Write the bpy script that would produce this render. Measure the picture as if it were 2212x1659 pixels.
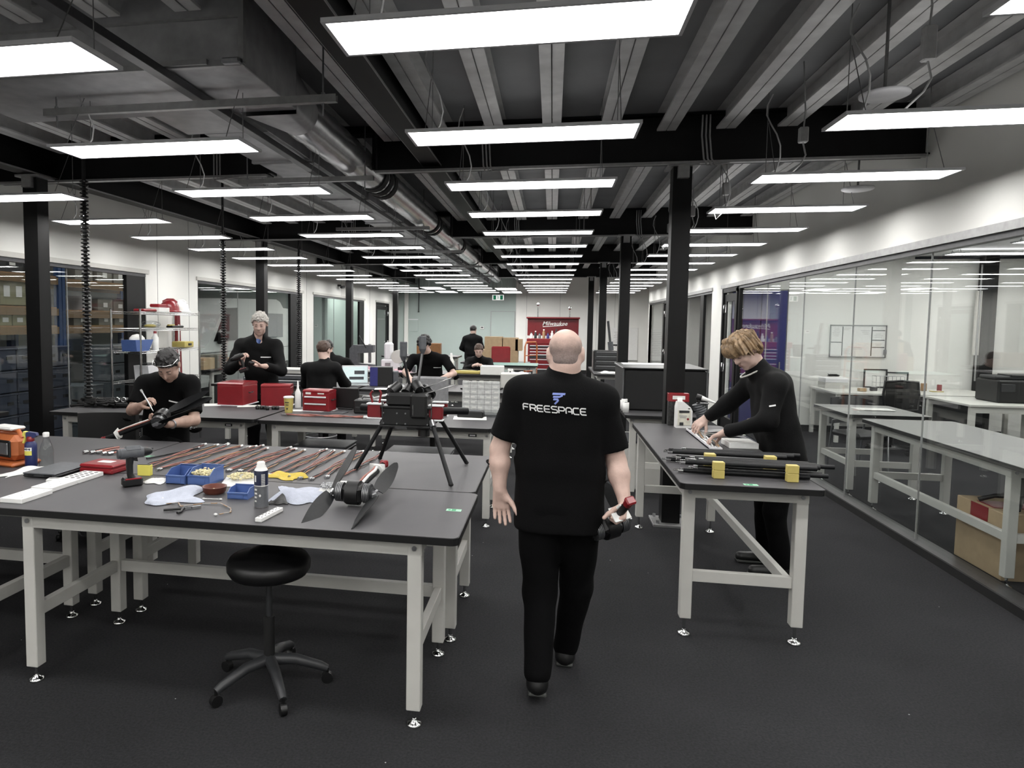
import bpy, math, random
import numpy as np
from mathutils import Vector, Matrix
from mathutils.bvhtree import BVHTree
for o_ in list(bpy.data.objects): bpy.data.objects.remove(o_)
SC = bpy.context.scene
COL = SC.collection
PI = math.pi
rnd = random.Random(7)

# ---------------------------------------------------------------- camera, world, exposure
EYE = 1.72
def cam_rows(yaw, pit, rol):
    f = Vector((-math.sin(yaw)*math.cos(pit), math.cos(yaw)*math.cos(pit), -math.sin(pit)))
    r = Vector((math.cos(yaw), math.sin(yaw), 0)); d = f.cross(r)
    return r*math.cos(rol)+d*math.sin(rol), d*math.cos(rol)-r*math.sin(rol), f
_r, _d, _f = cam_rows(.1831, .0687, -.0107)
cam_data = bpy.data.cameras.new('camera'); cam = bpy.data.objects.new('camera', cam_data); COL.objects.link(cam)
cam.matrix_world = Matrix(((_r.x, -_d.x, -_f.x, 0), (_r.y, -_d.y, -_f.y, 0), (_r.z, -_d.z, -_f.z, EYE), (0, 0, 0, 1)))
cam_data.sensor_width = 36; cam_data.lens = 1481.83/2212*36
cam_data.shift_x = (1106-917.02)/2212; cam_data.shift_y = -(829.5-798.27)/2212
cam_data.clip_start = .05; cam_data.clip_end = 200
SC.camera = cam
W = bpy.data.worlds.new('world'); SC.world = W; W.use_nodes = True
W.node_tree.nodes['Background'].inputs[0].default_value = (.5, .55, .6, 1)
W.node_tree.nodes['Background'].inputs[1].default_value = .02
VS = SC.view_settings
VS.view_transform = 'Standard'; VS.look = 'None'; VS.gamma = 1; VS.exposure = 0; VS.use_curve_mapping = False
LED = 19          # radiance of the LED panels
UPL = 1.8         # weak glow added on their top side to brighten the ceiling

# ---------------------------------------------------------------- materials
def S(r, g=None, b=None):
    if g is None: g = b = r
    c = []
    for x in (r, g, b):
        x /= 255.; c.append(x/12.92 if x <= .04045 else ((x+.055)/1.055)**2.4)
    return (c[0], c[1], c[2], 1)
MATS = {}
def mat(name, col, rough=.5, metal=0., var=.12, scale=30, bump=0., bscale=None, spec=.5, emit=None, es=0, coat=0, stretch=None):
    m = bpy.data.materials.new(name); m.use_nodes = True; nt = m.node_tree; N = nt.nodes; Lk = nt.links
    b = N['Principled BSDF']
    b.inputs['Roughness'].default_value = rough; b.inputs['Metallic'].default_value = metal
    b.inputs['Specular IOR Level'].default_value = spec; b.inputs['Coat Weight'].default_value = coat
    tc = N.new('ShaderNodeTexCoord'); nz = N.new('ShaderNodeTexNoise'); nz.inputs['Scale'].default_value = scale
    nz.inputs['Detail'].default_value = 4
    src = tc.outputs['Object']
    if stretch:
        mp = N.new('ShaderNodeMapping'); mp.inputs['Scale'].default_value = stretch; Lk.new(src, mp.inputs[0]); src = mp.outputs[0]
    Lk.new(src, nz.inputs['Vector'])
    cr = N.new('ShaderNodeValToRGB')
    a = tuple(max(0, x*(1-var)) for x in col[:3])+(1,); c = tuple(min(1, x*(1+var)) for x in col[:3])+(1,)
    cr.color_ramp.elements[0].position = .3; cr.color_ramp.elements[1].position = .7
    cr.color_ramp.elements[0].color = a; cr.color_ramp.elements[1].color = c
    Lk.new(nz.outputs['Fac'], cr.inputs['Fac']); Lk.new(cr.outputs['Color'], b.inputs['Base Color'])
    if bump:
        n2 = N.new('ShaderNodeTexNoise'); n2.inputs['Scale'].default_value = bscale or scale*3; n2.inputs['Detail'].default_value = 3
        Lk.new(src, n2.inputs['Vector'])
        bp = N.new('ShaderNodeBump'); bp.inputs['Strength'].default_value = bump; bp.inputs['Distance'].default_value = .01
        Lk.new(n2.outputs['Fac'], bp.inputs['Height']); Lk.new(bp.outputs['Normal'], b.inputs['Normal'])
    if emit:
        b.inputs['Emission Color'].default_value = emit; b.inputs['Emission Strength'].default_value = es
    MATS[name] = m
    return m
def glass_mat(name, tint=(1, 1, 1, 1), ior=1.5, rough=.0):
    m = bpy.data.materials.new(name); m.use_nodes = True; nt = m.node_tree; N = nt.nodes; N.clear()
    out = N.new('ShaderNodeOutputMaterial'); mx = N.new('ShaderNodeMixShader'); fr = N.new('ShaderNodeFresnel')
    tr = N.new('ShaderNodeBsdfTransparent'); gl = N.new('ShaderNodeBsdfGlossy')
    tr.inputs[0].default_value = tint; gl.inputs['Roughness'].default_value = rough
    ge = N.new('ShaderNodeNewGeometry'); mr = N.new('ShaderNodeMapRange')      # same index seen from either face of the pane
    mr.inputs['To Min'].default_value = ior; mr.inputs['To Max'].default_value = 1/ior
    nt.links.new(ge.outputs['Backfacing'], mr.inputs['Value']); nt.links.new(mr.outputs[0], fr.inputs[0])
    nt.links.new(fr.outputs[0], mx.inputs[0]); nt.links.new(tr.outputs[0], mx.inputs[1]); nt.links.new(gl.outputs[0], mx.inputs[2])
    nt.links.new(mx.outputs[0], out.inputs[0]); MATS[name] = m
    return m
def carpet_mat():
    m = mat('carpet', S(54, 54, 56), .95, var=.25, scale=90, bump=.5, bscale=260, spec=.1)
    nt = m.node_tree; N = nt.nodes; b = N['Principled BSDF']
    base = b.inputs['Base Color'].links[0].from_socket
    tc = N.new('ShaderNodeTexCoord'); big = N.new('ShaderNodeTexNoise'); big.inputs['Scale'].default_value = 1.1; big.inputs['Detail'].default_value = 5
    nt.links.new(tc.outputs['Object'], big.inputs['Vector'])
    mx = N.new('ShaderNodeMixRGB'); mx.blend_type = 'MULTIPLY'; mx.inputs[0].default_value = .55
    nt.links.new(base, mx.inputs[1]); nt.links.new(big.outputs['Fac'], mx.inputs[2])
    vo = N.new('ShaderNodeTexVoronoi'); vo.inputs['Scale'].default_value = 9; vo.inputs['Randomness'].default_value = 1
    nt.links.new(tc.outputs['Object'], vo.inputs['Vector'])
    lt = N.new('ShaderNodeMath'); lt.operation = 'LESS_THAN'; lt.inputs[1].default_value = .028
    nt.links.new(vo.outputs['Distance'], lt.inputs[0])
    wn = N.new('ShaderNodeTexNoise'); wn.inputs['Scale'].default_value = 2.3; nt.links.new(tc.outputs['Object'], wn.inputs['Vector'])
    g2 = N.new('ShaderNodeMath'); g2.operation = 'GREATER_THAN'; g2.inputs[1].default_value = .55; nt.links.new(wn.outputs['Fac'], g2.inputs[0])
    mu = N.new('ShaderNodeMath'); mu.operation = 'MULTIPLY'; nt.links.new(lt.outputs[0], mu.inputs[0]); nt.links.new(g2.outputs[0], mu.inputs[1])
    m2 = N.new('ShaderNodeMixRGB'); m2.inputs[2].default_value = S(190); nt.links.new(mu.outputs[0], m2.inputs[0]); nt.links.new(mx.outputs[0], m2.inputs[1])
    nt.links.new(m2.outputs[0], b.inputs['Base Color'])
    return m
M_carpet = carpet_mat()
M_wall = mat('wall_paint', S(226, 226, 222), .7, var=.025, scale=2, spec=.3)
M_wallgreen = mat('green_wall_paint', S(166, 178, 174), .6, var=.02, scale=2, spec=.3)
M_deck = mat('ceiling_deck', S(132, 133, 135), .6, var=.1, scale=3)
M_joist = mat('galvanised_joist', S(205, 205, 205), .42, .3, var=.12, scale=8)
M_beam = mat('black_steel', S(12, 12, 13), .5, var=.2, scale=14, spec=.25)
M_galv = mat('galvanised_sheet', S(150, 150, 152), .4, .35, var=.18, scale=9)
M_strut = mat('galvanised_strut', S(150, 150, 150), .4, .6, var=.12, scale=20)
M_lightframe = mat('light_frame', S(215, 215, 218), .4, var=.03)
M_led = mat('led_diffuser', S(240), .5, var=.01, emit=(1, .985, .96, 1), es=LED)
M_wire = mat('steel_wire', S(120), .4, .7)
M_cable_grey = mat('grey_cable', S(150), .6)
M_black = mat('black_plastic', S(13, 13, 14), .42, var=.2, scale=40)
M_blackmatte = mat('black_rubber', S(10, 10, 11), .8, var=.2, scale=40)
M_white = mat('white_plastic', S(222, 222, 220), .45, var=.03)
M_top = mat('grey_laminate', S(70, 69, 71), .48, var=.07, scale=5, spec=.3, bump=.03, bscale=300)
M_edge = mat('black_edge_band', S(9, 9, 10), .45, var=.15)
M_added_uplight = mat('added_uplight_glow', S(200), .5, var=.01, emit=(1, .985, .96, 1), es=UPL)
M_frame = mat('grey_powder_coat', S(190, 189, 184), .5, var=.03, scale=12)
M_chrome = mat('chrome', S(215), .12, 1, var=.03)
M_steel = mat('brushed_steel', S(165, 166, 168), .3, .9, var=.1, scale=30)
M_dark = mat('dark_grey_plastic', S(45, 46, 48), .45, var=.12)
M_glass = glass_mat('window_glass', (.97, .985, .98, 1))
M_track = mat('dark_aluminium', S(70, 70, 72), .35, .6)
M_red = mat('red_enamel', S(126, 24, 32), .35, var=.08, scale=12, coat=.2)
M_yellow = mat('yellow_plastic', S(190, 174, 100), .5, var=.05)
M_blue = mat('blue_plastic', S(72, 96, 150), .4, var=.06)
M_navy = mat('navy_panel', S(44, 46, 112), .45, var=.06)
M_paper = mat('paper', S(226, 226, 222), .8, var=.02)
M_card = mat('cardboard', S(168, 146, 116), .85, var=.08, scale=14)
M_orange = mat('orange_paint', S(176, 98, 54), .5, var=.08)
M_brownred = mat('red_cable', S(150, 96, 86), .5, var=.2)
M_tan = mat('tan_wood', S(150, 118, 84), .7, var=.2, scale=10, stretch=(1, 1, 8))
M_clearplastic = glass_mat('clear_plastic', (.86, .88, .88, 1), 1.45, .08)

# ---------------------------------------------------------------- mesh builder
class MB:
    def __init__(s): s.v = []; s.f = []; s.s = []; s.m = []; s.cm = 0
    def add(s, vs, fs, smooth=False):
        o = len(s.v); s.v += [tuple(x) for x in vs]
        for f in fs: s.f.append(tuple(i+o for i in f)); s.s.append(smooth); s.m.append(s.cm)
        return s
    def box(s, c, d, ch=0., R=None):
        x, y, z = d[0]/2., d[1]/2., d[2]/2.
        R3 = R if R is not None else None
        if not ch:
            vs = [Vector((sx*x, sy*y, sz*z)) for sx in (-1, 1) for sy in (-1, 1) for sz in (-1, 1)]
            fs = [(0, 1, 3, 2), (4, 6, 7, 5), (0, 4, 5, 1), (2, 3, 7, 6), (0, 2, 6, 4), (1, 5, 7, 3)]
        else:
            ch = min(ch, x*.9, y*.9, z*.9); vs = []; idx = {}
            for sx in (-1, 1):
                for sy in (-1, 1):
                    for sz in (-1, 1):
                        for ax in range(3):
                            p = [sx*x, sy*y, sz*z]
                            for k in range(3):
                                if k != ax: p[k] -= (sx, sy, sz)[k]*ch
                            idx[(sx, sy, sz, ax)] = len(vs); vs.append(Vector(p))
            fs = []
            def q(l, n):
                pts = [vs[i] for i in l]; nn = (pts[1]-pts[0]).cross(pts[2]-pts[0])
                fs.append(tuple(l) if nn.dot(n) > 0 else tuple(reversed(l)))
            for ax in range(3):
                a, b = (ax+1) % 3, (ax+2) % 3
                for sg in (-1, 1):
                    l = []
                    for (ta, tb) in ((-1, -1), (1, -1), (1, 1), (-1, 1)):
                        t = [0, 0, 0]; t[ax] = sg; t[a] = ta; t[b] = tb; l.append(idx[(t[0], t[1], t[2], ax)])
                    n = Vector((0, 0, 0)); n[ax] = sg; q(l, n)
                for ta in (-1, 1):
                    for tb in (-1, 1):
                        l = []
                        for (sg, w) in ((-1, a), (1, a), (1, b), (-1, b)):
                            t = [0, 0, 0]; t[ax] = sg; t[a] = ta; t[b] = tb; l.append(idx[(t[0], t[1], t[2], w)])
                        n = Vector((0, 0, 0)); n[a] = ta; n[b] = tb; q(l, n)
            for sx in (-1, 1):
                for sy in (-1, 1):
                    for sz in (-1, 1): q([idx[(sx, sy, sz, k)] for k in range(3)], Vector((sx, sy, sz)))
        C = Vector(c)
        return s.add([(R3 @ p if R3 is not None else p)+C for p in vs], fs)
    def beam(s, p0, p1, w, h, up=(0, 0, 1), ch=0.):
        p0 = Vector(p0); p1 = Vector(p1); d = p1-p0; L = d.length; d = d.normalized()
        u = Vector(up)
        if abs(d.dot(u)) > .98: u = Vector((0, 1, 0))
        sd = d.cross(u).normalized(); u = sd.cross(d)
        R = Matrix((sd, d, u)).transposed()
        return s.box((p0+p1)/2, (w, L, h), ch, R)
    def cyl(s, p0, p1, r0, r1=None, n=12, caps=True):
        if r1 is None: r1 = r0
        p0 = Vector(p0); p1 = Vector(p1); d = (p1-p0).normalized()
        a = d.orthogonal().normalized(); b = d.cross(a)
        vs = []
        for p, r in ((p0, r0), (p1, r1)):
            for k in range(n):
                t = 2*PI*k/n; vs.append(p+(a*math.cos(t)+b*math.sin(t))*r)
        s.add(vs, [(k, (k+1) % n, n+(k+1) % n, n+k) for k in range(n)], n > 6)
        if caps:
            s.add(vs[:n], [tuple(reversed(range(n)))]); s.add(vs[n:], [tuple(range(n))])
        return s
    def tube(s, pts, r, n=8, closed=False, caps=True):
        P = [Vector(p) for p in pts]; m = len(P); rr = r if isinstance(r, (list, tuple)) else [r]*m
        vs = []; a = None
        for i in range(m):
            t = (P[(i+1) % m]-P[i-1]) if (closed or 0 < i < m-1) else (P[1]-P[0] if i == 0 else P[-1]-P[-2])
            t = t.normalized() if t.length > 1e-9 else Vector((0, 0, 1))
            a = t.orthogonal().normalized() if a is None else (a-t*a.dot(t)).normalized() if (a-t*a.dot(t)).length > 1e-6 else t.orthogonal().normalized()
            b = t.cross(a)
            for k in range(n):
                th = 2*PI*k/n; vs.append(P[i]+(a*math.cos(th)+b*math.sin(th))*rr[i])
        fs = []
        for i in range(m if closed else m-1):
            j = (i+1) % m
            for k in range(n): fs.append((i*n+k, i*n+(k+1) % n, j*n+(k+1) % n, j*n+k))
        s.add(vs, fs, True)
        if caps and not closed:
            s.add(vs[:n], [tuple(reversed(range(n)))]); s.add(vs[-n:], [tuple(range(n))])
        return s
    def lathe(s, prof, c=(0, 0, 0), n=20, R=None, smooth=True):
        C = Vector(c); vs = []
        for r, z in prof:
            for k in range(n):
                t = 2*PI*k/n; p = Vector((r*math.cos(t), r*math.sin(t), z)); vs.append((R @ p if R is not None else p)+C)
        m = len(prof); fs = []
        for i in range(m-1):
            for k in range(n): fs.append((i*n+k, i*n+(k+1) % n, (i+1)*n+(k+1) % n, (i+1)*n+k))
        s.add(vs, fs, smooth)
        if prof[0][0] > 1e-5: s.add(vs[:n], [tuple(reversed(range(n)))])
        if prof[-1][0] > 1e-5: s.add(vs[-n:], [tuple(range(n))])
        return s
    def prism(s, poly, h0, h1, axis='z', smooth=False):
        n = len(poly)
        def P(a, b, h): return {'z': (a, b, h), 'x': (h, a, b), 'y': (a, h, b)}[axis]
        ar = sum(poly[i][0]*poly[(i+1) % n][1]-poly[(i+1) % n][0]*poly[i][1] for i in range(n))
        if ar < 0: poly = poly[::-1]
        flip = (axis == 'y')
        lo = [P(a, b, h0) for a, b in poly]; hi = [P(a, b, h1) for a, b in poly]
        def o(f): return tuple(reversed(f)) if flip else tuple(f)
        s.add(lo+hi, [o((k, (k+1) % n, n+(k+1) % n, n+k)) for k in range(n)], smooth)
        s.add(lo, [o(tuple(reversed(range(n))))]); s.add(hi, [o(tuple(range(n)))])
        return s
    def grid(s, fn, nu, nv, smooth=True, thick=0.):
        vs = [Vector(fn(i/nu, j/nv)) for j in range(nv+1) for i in range(nu+1)]; w = nu+1
        fs = [(j*w+i, j*w+i+1, (j+1)*w+i+1, (j+1)*w+i) for j in range(nv) for i in range(nu)]
        s.add(vs, fs, smooth)
        if thick:
            nn = [Vector((0, 0, 0)) for _ in vs]
            for f in fs:
                q = (vs[f[1]]-vs[f[0]]).cross(vs[f[3]]-vs[f[0]])
                for k in f: nn[k] += q
            lo = [v-n_.normalized()*thick if n_.length > 0 else v for v, n_ in zip(vs, nn)]
            s.add(lo, [tuple(reversed(f)) for f in fs], smooth)
            bd = [i for i in range(w)]+[j*w+nu for j in range(1, nv+1)]+[nv*w+i for i in range(nu-1, -1, -1)]+[j*w for j in range(nv-1, 0, -1)]
            L = len(bd); s.add([vs[k] for k in bd]+[lo[k] for k in bd], [(L+k, L+(k+1) % L, (k+1) % L, k) for k in range(L)])
        return s
    def ball(s, c, r, n=10, sc=(1, 1, 1)):
        C = Vector(c); m = max(4, n//2); vs = []; fs = []
        for i in range(m+1):
            p = PI*i/m-PI/2
            for k in range(n):
                t = 2*PI*k/n; vs.append(C+Vector((r*sc[0]*math.cos(p)*math.cos(t), r*sc[1]*math.cos(p)*math.sin(t), r*sc[2]*math.sin(p))))
        for i in range(m):
            for k in range(n): fs.append((i*n+k, i*n+(k+1) % n, (i+1)*n+(k+1) % n, (i+1)*n+k))
        return s.add(vs, fs, True)
    def xf(s, M):
        s.v = [tuple(M @ Vector(p)) for p in s.v]; return s
    def mesh(s, name):
        me = bpy.data.meshes.new(name); me.from_pydata(s.v, [], s.f); me.polygons.foreach_set('use_smooth', s.s); me.update()
        return me
    def build(s, name, m, parent=None, loc=(0, 0, 0), rz=0., label=None):
        me = s.mesh(name)
        ms = m if isinstance(m, (list, tuple)) else [m]
        for x in ms: me.materials.append(x)
        if len(ms) > 1: me.polygons.foreach_set('material_index', s.m)
        o = bpy.data.objects.new(name, me); COL.objects.link(o)
        o.location = loc; o.rotation_euler = (0, 0, rz)
        if parent is not None: o.parent = parent
        if label: o['label'] = label
        return o
def thing(name, label, cat, loc=(0, 0, 0), rz=0., group=None):
    o = bpy.data.objects.new(name, None); COL.objects.link(o); o.empty_display_size = .1
    o.location = loc; o.rotation_euler = (0, 0, rz); o['label'] = label; o['category'] = cat
    if group: o['group'] = group
    return o
def tag(o, label, cat, group=None):
    o['label'] = label; o['category'] = cat
    if group: o['group'] = group
    return o
def struct(o): o['kind'] = 'structure'; return o
KIDS = {}
def dup(root, loc, rz=0., label=None, group=None):
    r = root.copy(); COL.objects.link(r); r.location = loc; r.rotation_euler = (0, 0, rz)
    if label: r['label'] = label
    if group: r['group'] = group
    if not KIDS.get(root.name):
        KIDS[root.name] = [(c, [g for g in bpy.data.objects if g.parent == c]) for c in bpy.data.objects if c.parent == root]
    for c, gs in KIDS[root.name]:
        k = c.copy(); COL.objects.link(k); k.parent = r
        for g in gs:
            q = g.copy(); COL.objects.link(q); q.parent = k
    return r
def rrect(w, d, r, n=4, cx=0, cy=0):
    P = []
    for (sx, sy, a0) in ((1, 1, 0), (-1, 1, 90), (-1, -1, 180), (1, -1, 270)):
        for k in range(n+1):
            a = math.radians(a0+90*k/n); P.append((cx+sx*(w/2-r)+r*math.cos(a), cy+sy*(d/2-r)+r*math.sin(a)))
    return P
ORD = ['first', 'second', 'third', 'fourth', 'fifth', 'sixth', 'seventh', 'eighth', 'ninth', 'tenth', 'eleventh', 'twelfth', 'thirteenth', 'fourteenth', 'fifteenth', 'sixteenth', 'seventeenth', 'eighteenth', 'nineteenth', 'twentieth']
# ================================================================ SETTING
XL, XR, YB, YF, ZC = -5.5, 2.84, 24.4, -8.2, 3.46
struct(MB().box((0, 11, -.05), (30, 30, .1)).build('floor', M_carpet))
# ceiling deck with its joists
ceil = struct(MB().box((-1.2, 8.2, ZC+.05), (9.4, 33.2, .1)).build('ceiling', M_deck))
def joist_mesh(L):
    b = MB()
    for sg in (-1, 1):
        x0 = .003*sg
        b.box((x0+sg*.002, 0, .075), (.003, L, .15)); b.box((sg*.038, 0, .0015), (.07, L, .003)); b.box((sg*.038, 0, .1485), (.07, L, .003))
        b.box((sg*.0725, 0, .009), (.003, L, .015))
    return b
bays = [(-2.0, 6.0), (6.2, 10.75), (10.95, 15.5), (15.7, 20.2), (20.4, 24.3)]
for (y0, y1) in bays+[(-8, -2.1)]:
    src = None
    for k in range(17):
        x = -.96+.46*(k-8)
        if x < -5.35 or x > 2.75 or -1.22 < x < -1.0: continue
        if y0 == -2.0 and -3.75 < x < -1.5:      # trimmed around the plenum box
            for a, c in ((y0, 3.36), (4.26, y1)): joist_mesh(c-a).build('joist', M_joist, ceil, (x, (a+c)/2, 3.305))
            continue
        if src is None:
            src = joist_mesh(y1-y0).build('joist', M_joist, ceil, (x, (y0+y1)/2, 3.305))
        else:
            o = src.copy(); COL.objects.link(o); o.parent = ceil; o.location = (x, (y0+y1)/2, 3.305)
def ibeam(p0, p1, h, w, m=M_beam):
    b = MB(); p0 = Vector(p0); p1 = Vector(p1); t = .012
    b.beam(p0+Vector((0, 0, t/2)), p1+Vector((0, 0, t/2)), w, t); b.beam(p0+Vector((0, 0, h-t/2)), p1+Vector((0, 0, h-t/2)), w, t)
    b.beam(p0+Vector((0, 0, h/2)), p1+Vector((0, 0, h/2)), .01, h-2*t)
    return b
for k, y in enumerate((6.1, 10.85, 15.6, 20.3)):
    o = MB()
    for x0, x1 in ((XL, -2.6), (-1.58, XR)):
        q = ibeam((x0, y, 3.06), (x1, y, 3.06), .39, .15); o.add(q.v, q.f)
    o.box((-2.09, y, 3.42), (1.02, .15, .06)).box((-2.58, y, 3.25), (.02, .15, .36)).box((-1.6, y, 3.25), (.02, .15, .36))
    o = o.build('steel_beam', M_beam)
    tag(o, 'black steel cross beam under the ceiling, %s one counted from the nearest' % ORD[k], 'beam', 'black steel ceiling beams')
    b = MB().box((-4.05, y-.07, 3.05), (2.88, .05, .02)).box((.62, y-.07, 3.05), (4.4, .05, .02))
    b.build('flange_strip', M_strut, o)
for (x, z, lab) in ((-4.9, 3.08, 'black steel beam running down the hall along the left columns'), (-1.08, 3.1, 'black steel beam running down the hall beside the round duct')):
    o = ibeam((x, YF, z), (x, YB, z), .36, .16).build('steel_beam', M_beam)
    tag(o, lab, 'beam', 'black steel ceiling beams')
    b = MB(); b.box((x-.082, 11, z+.006), (.004, 26, .014)); b.box((x+.082, 11, z+.006), (.004, 26, .014)); b.build('flange_edge', M_strut, o)
# walls
def wall_x(name, x, y0, y1, z0, z1, holes, t=.12, m=M_wall, out=1):
    b = MB(); ys = y0
    for (a, c, lo, hi) in sorted(holes):
        if a > ys: b.box((x+out*t/2, (ys+a)/2, (z0+z1)/2), (t, a-ys, z1-z0))
        if lo > z0: b.box((x+out*t/2, (a+c)/2, (z0+lo)/2), (t, c-a, lo-z0))
        if hi < z1: b.box((x+out*t/2, (a+c)/2, (hi+z1)/2), (t, c-a, z1-hi))
        ys = c
    if ys < y1: b.box((x+out*t/2, (ys+y1)/2, (z0+z1)/2), (t, y1-ys, z1-z0))
    return struct(b.build(name, m))
LH = [(1.5, 8.62, .0, 2.34), (10.02, 14.63, .0, 2.34), (15.35, 19.77, .0, 2.34), (21.13, 22.89, 0, 2.34)]
RH = [(-1.0, 12.46, 0, 2.34), (13.25, 17.2, 0, 2.34), (17.9, 21.4, 0, 2.34)]
wall_x('wall_left', XL, YF, YB, 0, ZC, LH, out=-1)
wall_x('wall_right', XR, YF, 21.5, 0, ZC, RH)
wb = MB(); wb.box((.26, YB+.06, ZC/2), (3.08, .12, ZC)); wb.box((2.7, YB+.06, ZC/2), (1.8, .12, ZC)); struct(wb.build('wall_back', M_wall))
gb = MB(); gb.box((-3.44, YB+.03, ZC/2), (4.32, .06, ZC)); struct(gb.build('wall_back_green', M_wallgreen))
struct(MB().box((XR+.6, YB-1.4, ZC/2), (.1, 3, ZC)).build('wall_nook', M_wall))
struct(MB().box((XR+.3, 21.45, ZC/2), (.62, .1, ZC)).build('wall_return', M_wall))
struct(MB().box((-1.33, YF-.06, ZC/2), (8.5, .12, ZC)).build('wall_front', M_wall))
# panel joints on the walls (thin recessed-looking battens), light trim above the openings
tb = MB()
for (a, c, lo, hi) in LH: tb.box((XL+.012, (a+c)/2, hi+.03), (.024, c-a+.1, .055))
struct(tb.build('trim_left', M_frame))
tb = MB()
for (a, c, lo, hi) in RH: tb.box((XR-.012, (a+c)/2, hi+.03), (.024, c-a+.1, .06))
struct(tb.build('trim_right', M_strut))
b = MB().box((XL+.008, 9.32, .06), (.016, 1.36, .12)).box((XL+.008, 15.0, .06), (.016, .7, .12)); struct(b.build('baseboard_left', M_blackmatte))
b = MB().box((0, YB-.008, .06), (6, .016, .12)); struct(b.build('baseboard_back', M_blackmatte))

# glazing
def glazing(name, x, y0, y1, joints, stiles, z1=2.34, m=M_glass, sill=.03, t=.012):
    w = struct(MB().box((x, (y0+y1)/2, sill/2), (.09, y1-y0, sill)).box((x, (y0+y1)/2, z1-.02), (.07, y1-y0, .04)).build(name, M_track))
    ys = [y0]+joints+[y1]
    for a, c in zip(ys[:-1], ys[1:]):
        MB().box((x, (a+c)/2, (sill+z1-.04)/2), (t, c-a-.006, z1-.04-sill)).build('pane', m, w)
    for (a, c) in stiles:
        MB().box((x, (a+c)/2, z1/2), (.06, c-a, z1-.004), .004).build('stile', M_beam, w)
    for j in joints: MB().box((x, j, z1/2), (.013, .005, z1-.07)).build('joint', M_cable_grey, w)
    return w
glazing('window_1', XR+.04, -1.0, 11.5, [.56, 1.92, 3.28, 4.62, 5.98, 7.34, 8.7, 10.1], [(11.42, 11.5)])
glazing('window_2', XR+.04, 13.25, 17.2, [15.6], [(13.25, 13.32), (14.0, 14.28)])
glazing('window_3', XR+.04, 18.7, 21.4, [], [(18.7, 18.95)])
glazing('window_4', XL-.04, 1.5, 8.62, [2.9, 4.3, 5.7, 7.1], [(8.2, 8.62)])
glazing('window_5', XL-.04, 10.02, 14.63, [11.5], [(10.02, 10.06), (13.95, 14.63)])
glazing('window_6', XL-.04, 15.35, 19.77, [17.0], [(15.35, 15.4), (19.3, 19.77)])
b = MB().box((XR+.05, 5.3, .02), (.16, 12.6, .04)).box((XR-.03, 5.3, .012), (.03, 12.6, .024)); struct(b.build('trim_track', M_track))
b = MB().box((XR-.055, 5.3, .03), (.018, 12.6, .06)); struct(b.build('baseboard_right', M_blackmatte))
# doors with black leaves and pull handles
def door(name, x, y0, y1, into, open_=False, glass=True):
    d = struct(MB().box((x, y0+.035, 1.16), (.1, .07, 2.32)).box((x, y1-.035, 1.16), (.1, .07, 2.32)).box((x, (y0+y1)/2, 2.3), (.1, y1-y0, .07)).build(name, M_beam))
    yy = y0+.09; w = y1-y0-.18
    if open_: lf = lambda a, z: (x+into*a, yy+.02, z)
    else: lf = lambda a, z: (x, yy+a, z)
    b = MB()
    for a0, a1, z0, z1 in ((0, .14, .02, 2.24), (w-.14, w, .02, 2.24), (.14, w-.14, .02, .2), (.14, w-.14, 2.12, 2.24)):
        p, q = lf(a0, z0), lf(a1, z1)
        b.box(((p[0]+q[0])/2, (p[1]+q[1])/2, (z0+z1)/2), (max(abs(p[0]-q[0]), .045), max(abs(p[1]-q[1]), .045), z1-z0))
    leaf = b.build('leaf', M_beam, d)
    p, q = lf(.14, .2), lf(w-.14, 2.12)
    MB().box(((p[0]+q[0])/2, (p[1]+q[1])/2, 1.16), (max(abs(p[0]-q[0]), .01), max(abs(p[1]-q[1]), .01), 1.92)).build('pane', M_glass, leaf)
    for z in (1.02, 2.0):
        p = lf(w-.07 if not open_ else .07, z)
        hb = MB(); ox = -.05 if into > 0 else .05
        hb.tube([(p[0]+ox*.4, p[1], z-.07), (p[0]+ox, p[1], z-.07), (p[0]+ox, p[1], z+.07), (p[0]+ox*.4, p[1], z+.07), (p[0]+ox*.4, p[1], z-.07)], .012, 6)
        hb.build('handle', M_chrome, leaf)
    return d
door('door_1', XR+.04, 11.5, 12.46, 1)
door('door_2', XR+.04, 17.9, 18.7, 1)
door('door_3', XL-.04, 21.13, 22.89, -1)

# columns
def column(x, y, z1, lab, base=True):
    t = thing('steel_column', lab, 'column', (x, y, 0), 0, 'black steel columns')
    b = MB(); w = .15
    b.box((0, -w/2+.006, z1/2+.01), (w, .012, z1-.02)); b.box((0, w/2-.006, z1/2+.01), (w, .012, z1-.02)); b.box((0, 0, z1/2+.01), (.01, w-.024, z1-.02))
    b.box((-w/2+.004, 0, z1/2+.01), (.008, w-.02, z1-.02)); b.box((w/2-.004, 0, z1/2+.01), (.008, w-.02, z1-.02))
    b.build('shaft', M_beam, t)
    p = MB().box((0, 0, .012), (.3, .3, .024), .003).build('base_plate', M_strut, t)
    for sx in (-1, 1):
        for sy in (-1, 1): MB().cyl((sx*.11, sy*.11, .024), (sx*.11, sy*.11, .05), .014, n=6).build('bolt', M_steel, p)
    MB().box((0, 0, z1-.02), (.24, .24, .02)).box((.0, -.1, z1-.07), (.09, .05, .12)).build('cap_plate', M_strut, t)
    return t
for k, (y, x) in enumerate(((6.15, 1.035), (10.75, 1.055), (15.35, 1.06), (19.9, 1.05))):
    column(x, y, 3.06, 'black steel column in the right-hand row, %s from the nearest' % ORD[k])
for k, (y, x) in enumerate(((5.88, -4.9), (11.05, -4.88), (16.2, -4.88), (21.2, -4.88))):
    column(x, y, 3.08, 'black steel column in the left-hand row, %s from the nearest' % ORD[k])

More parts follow.
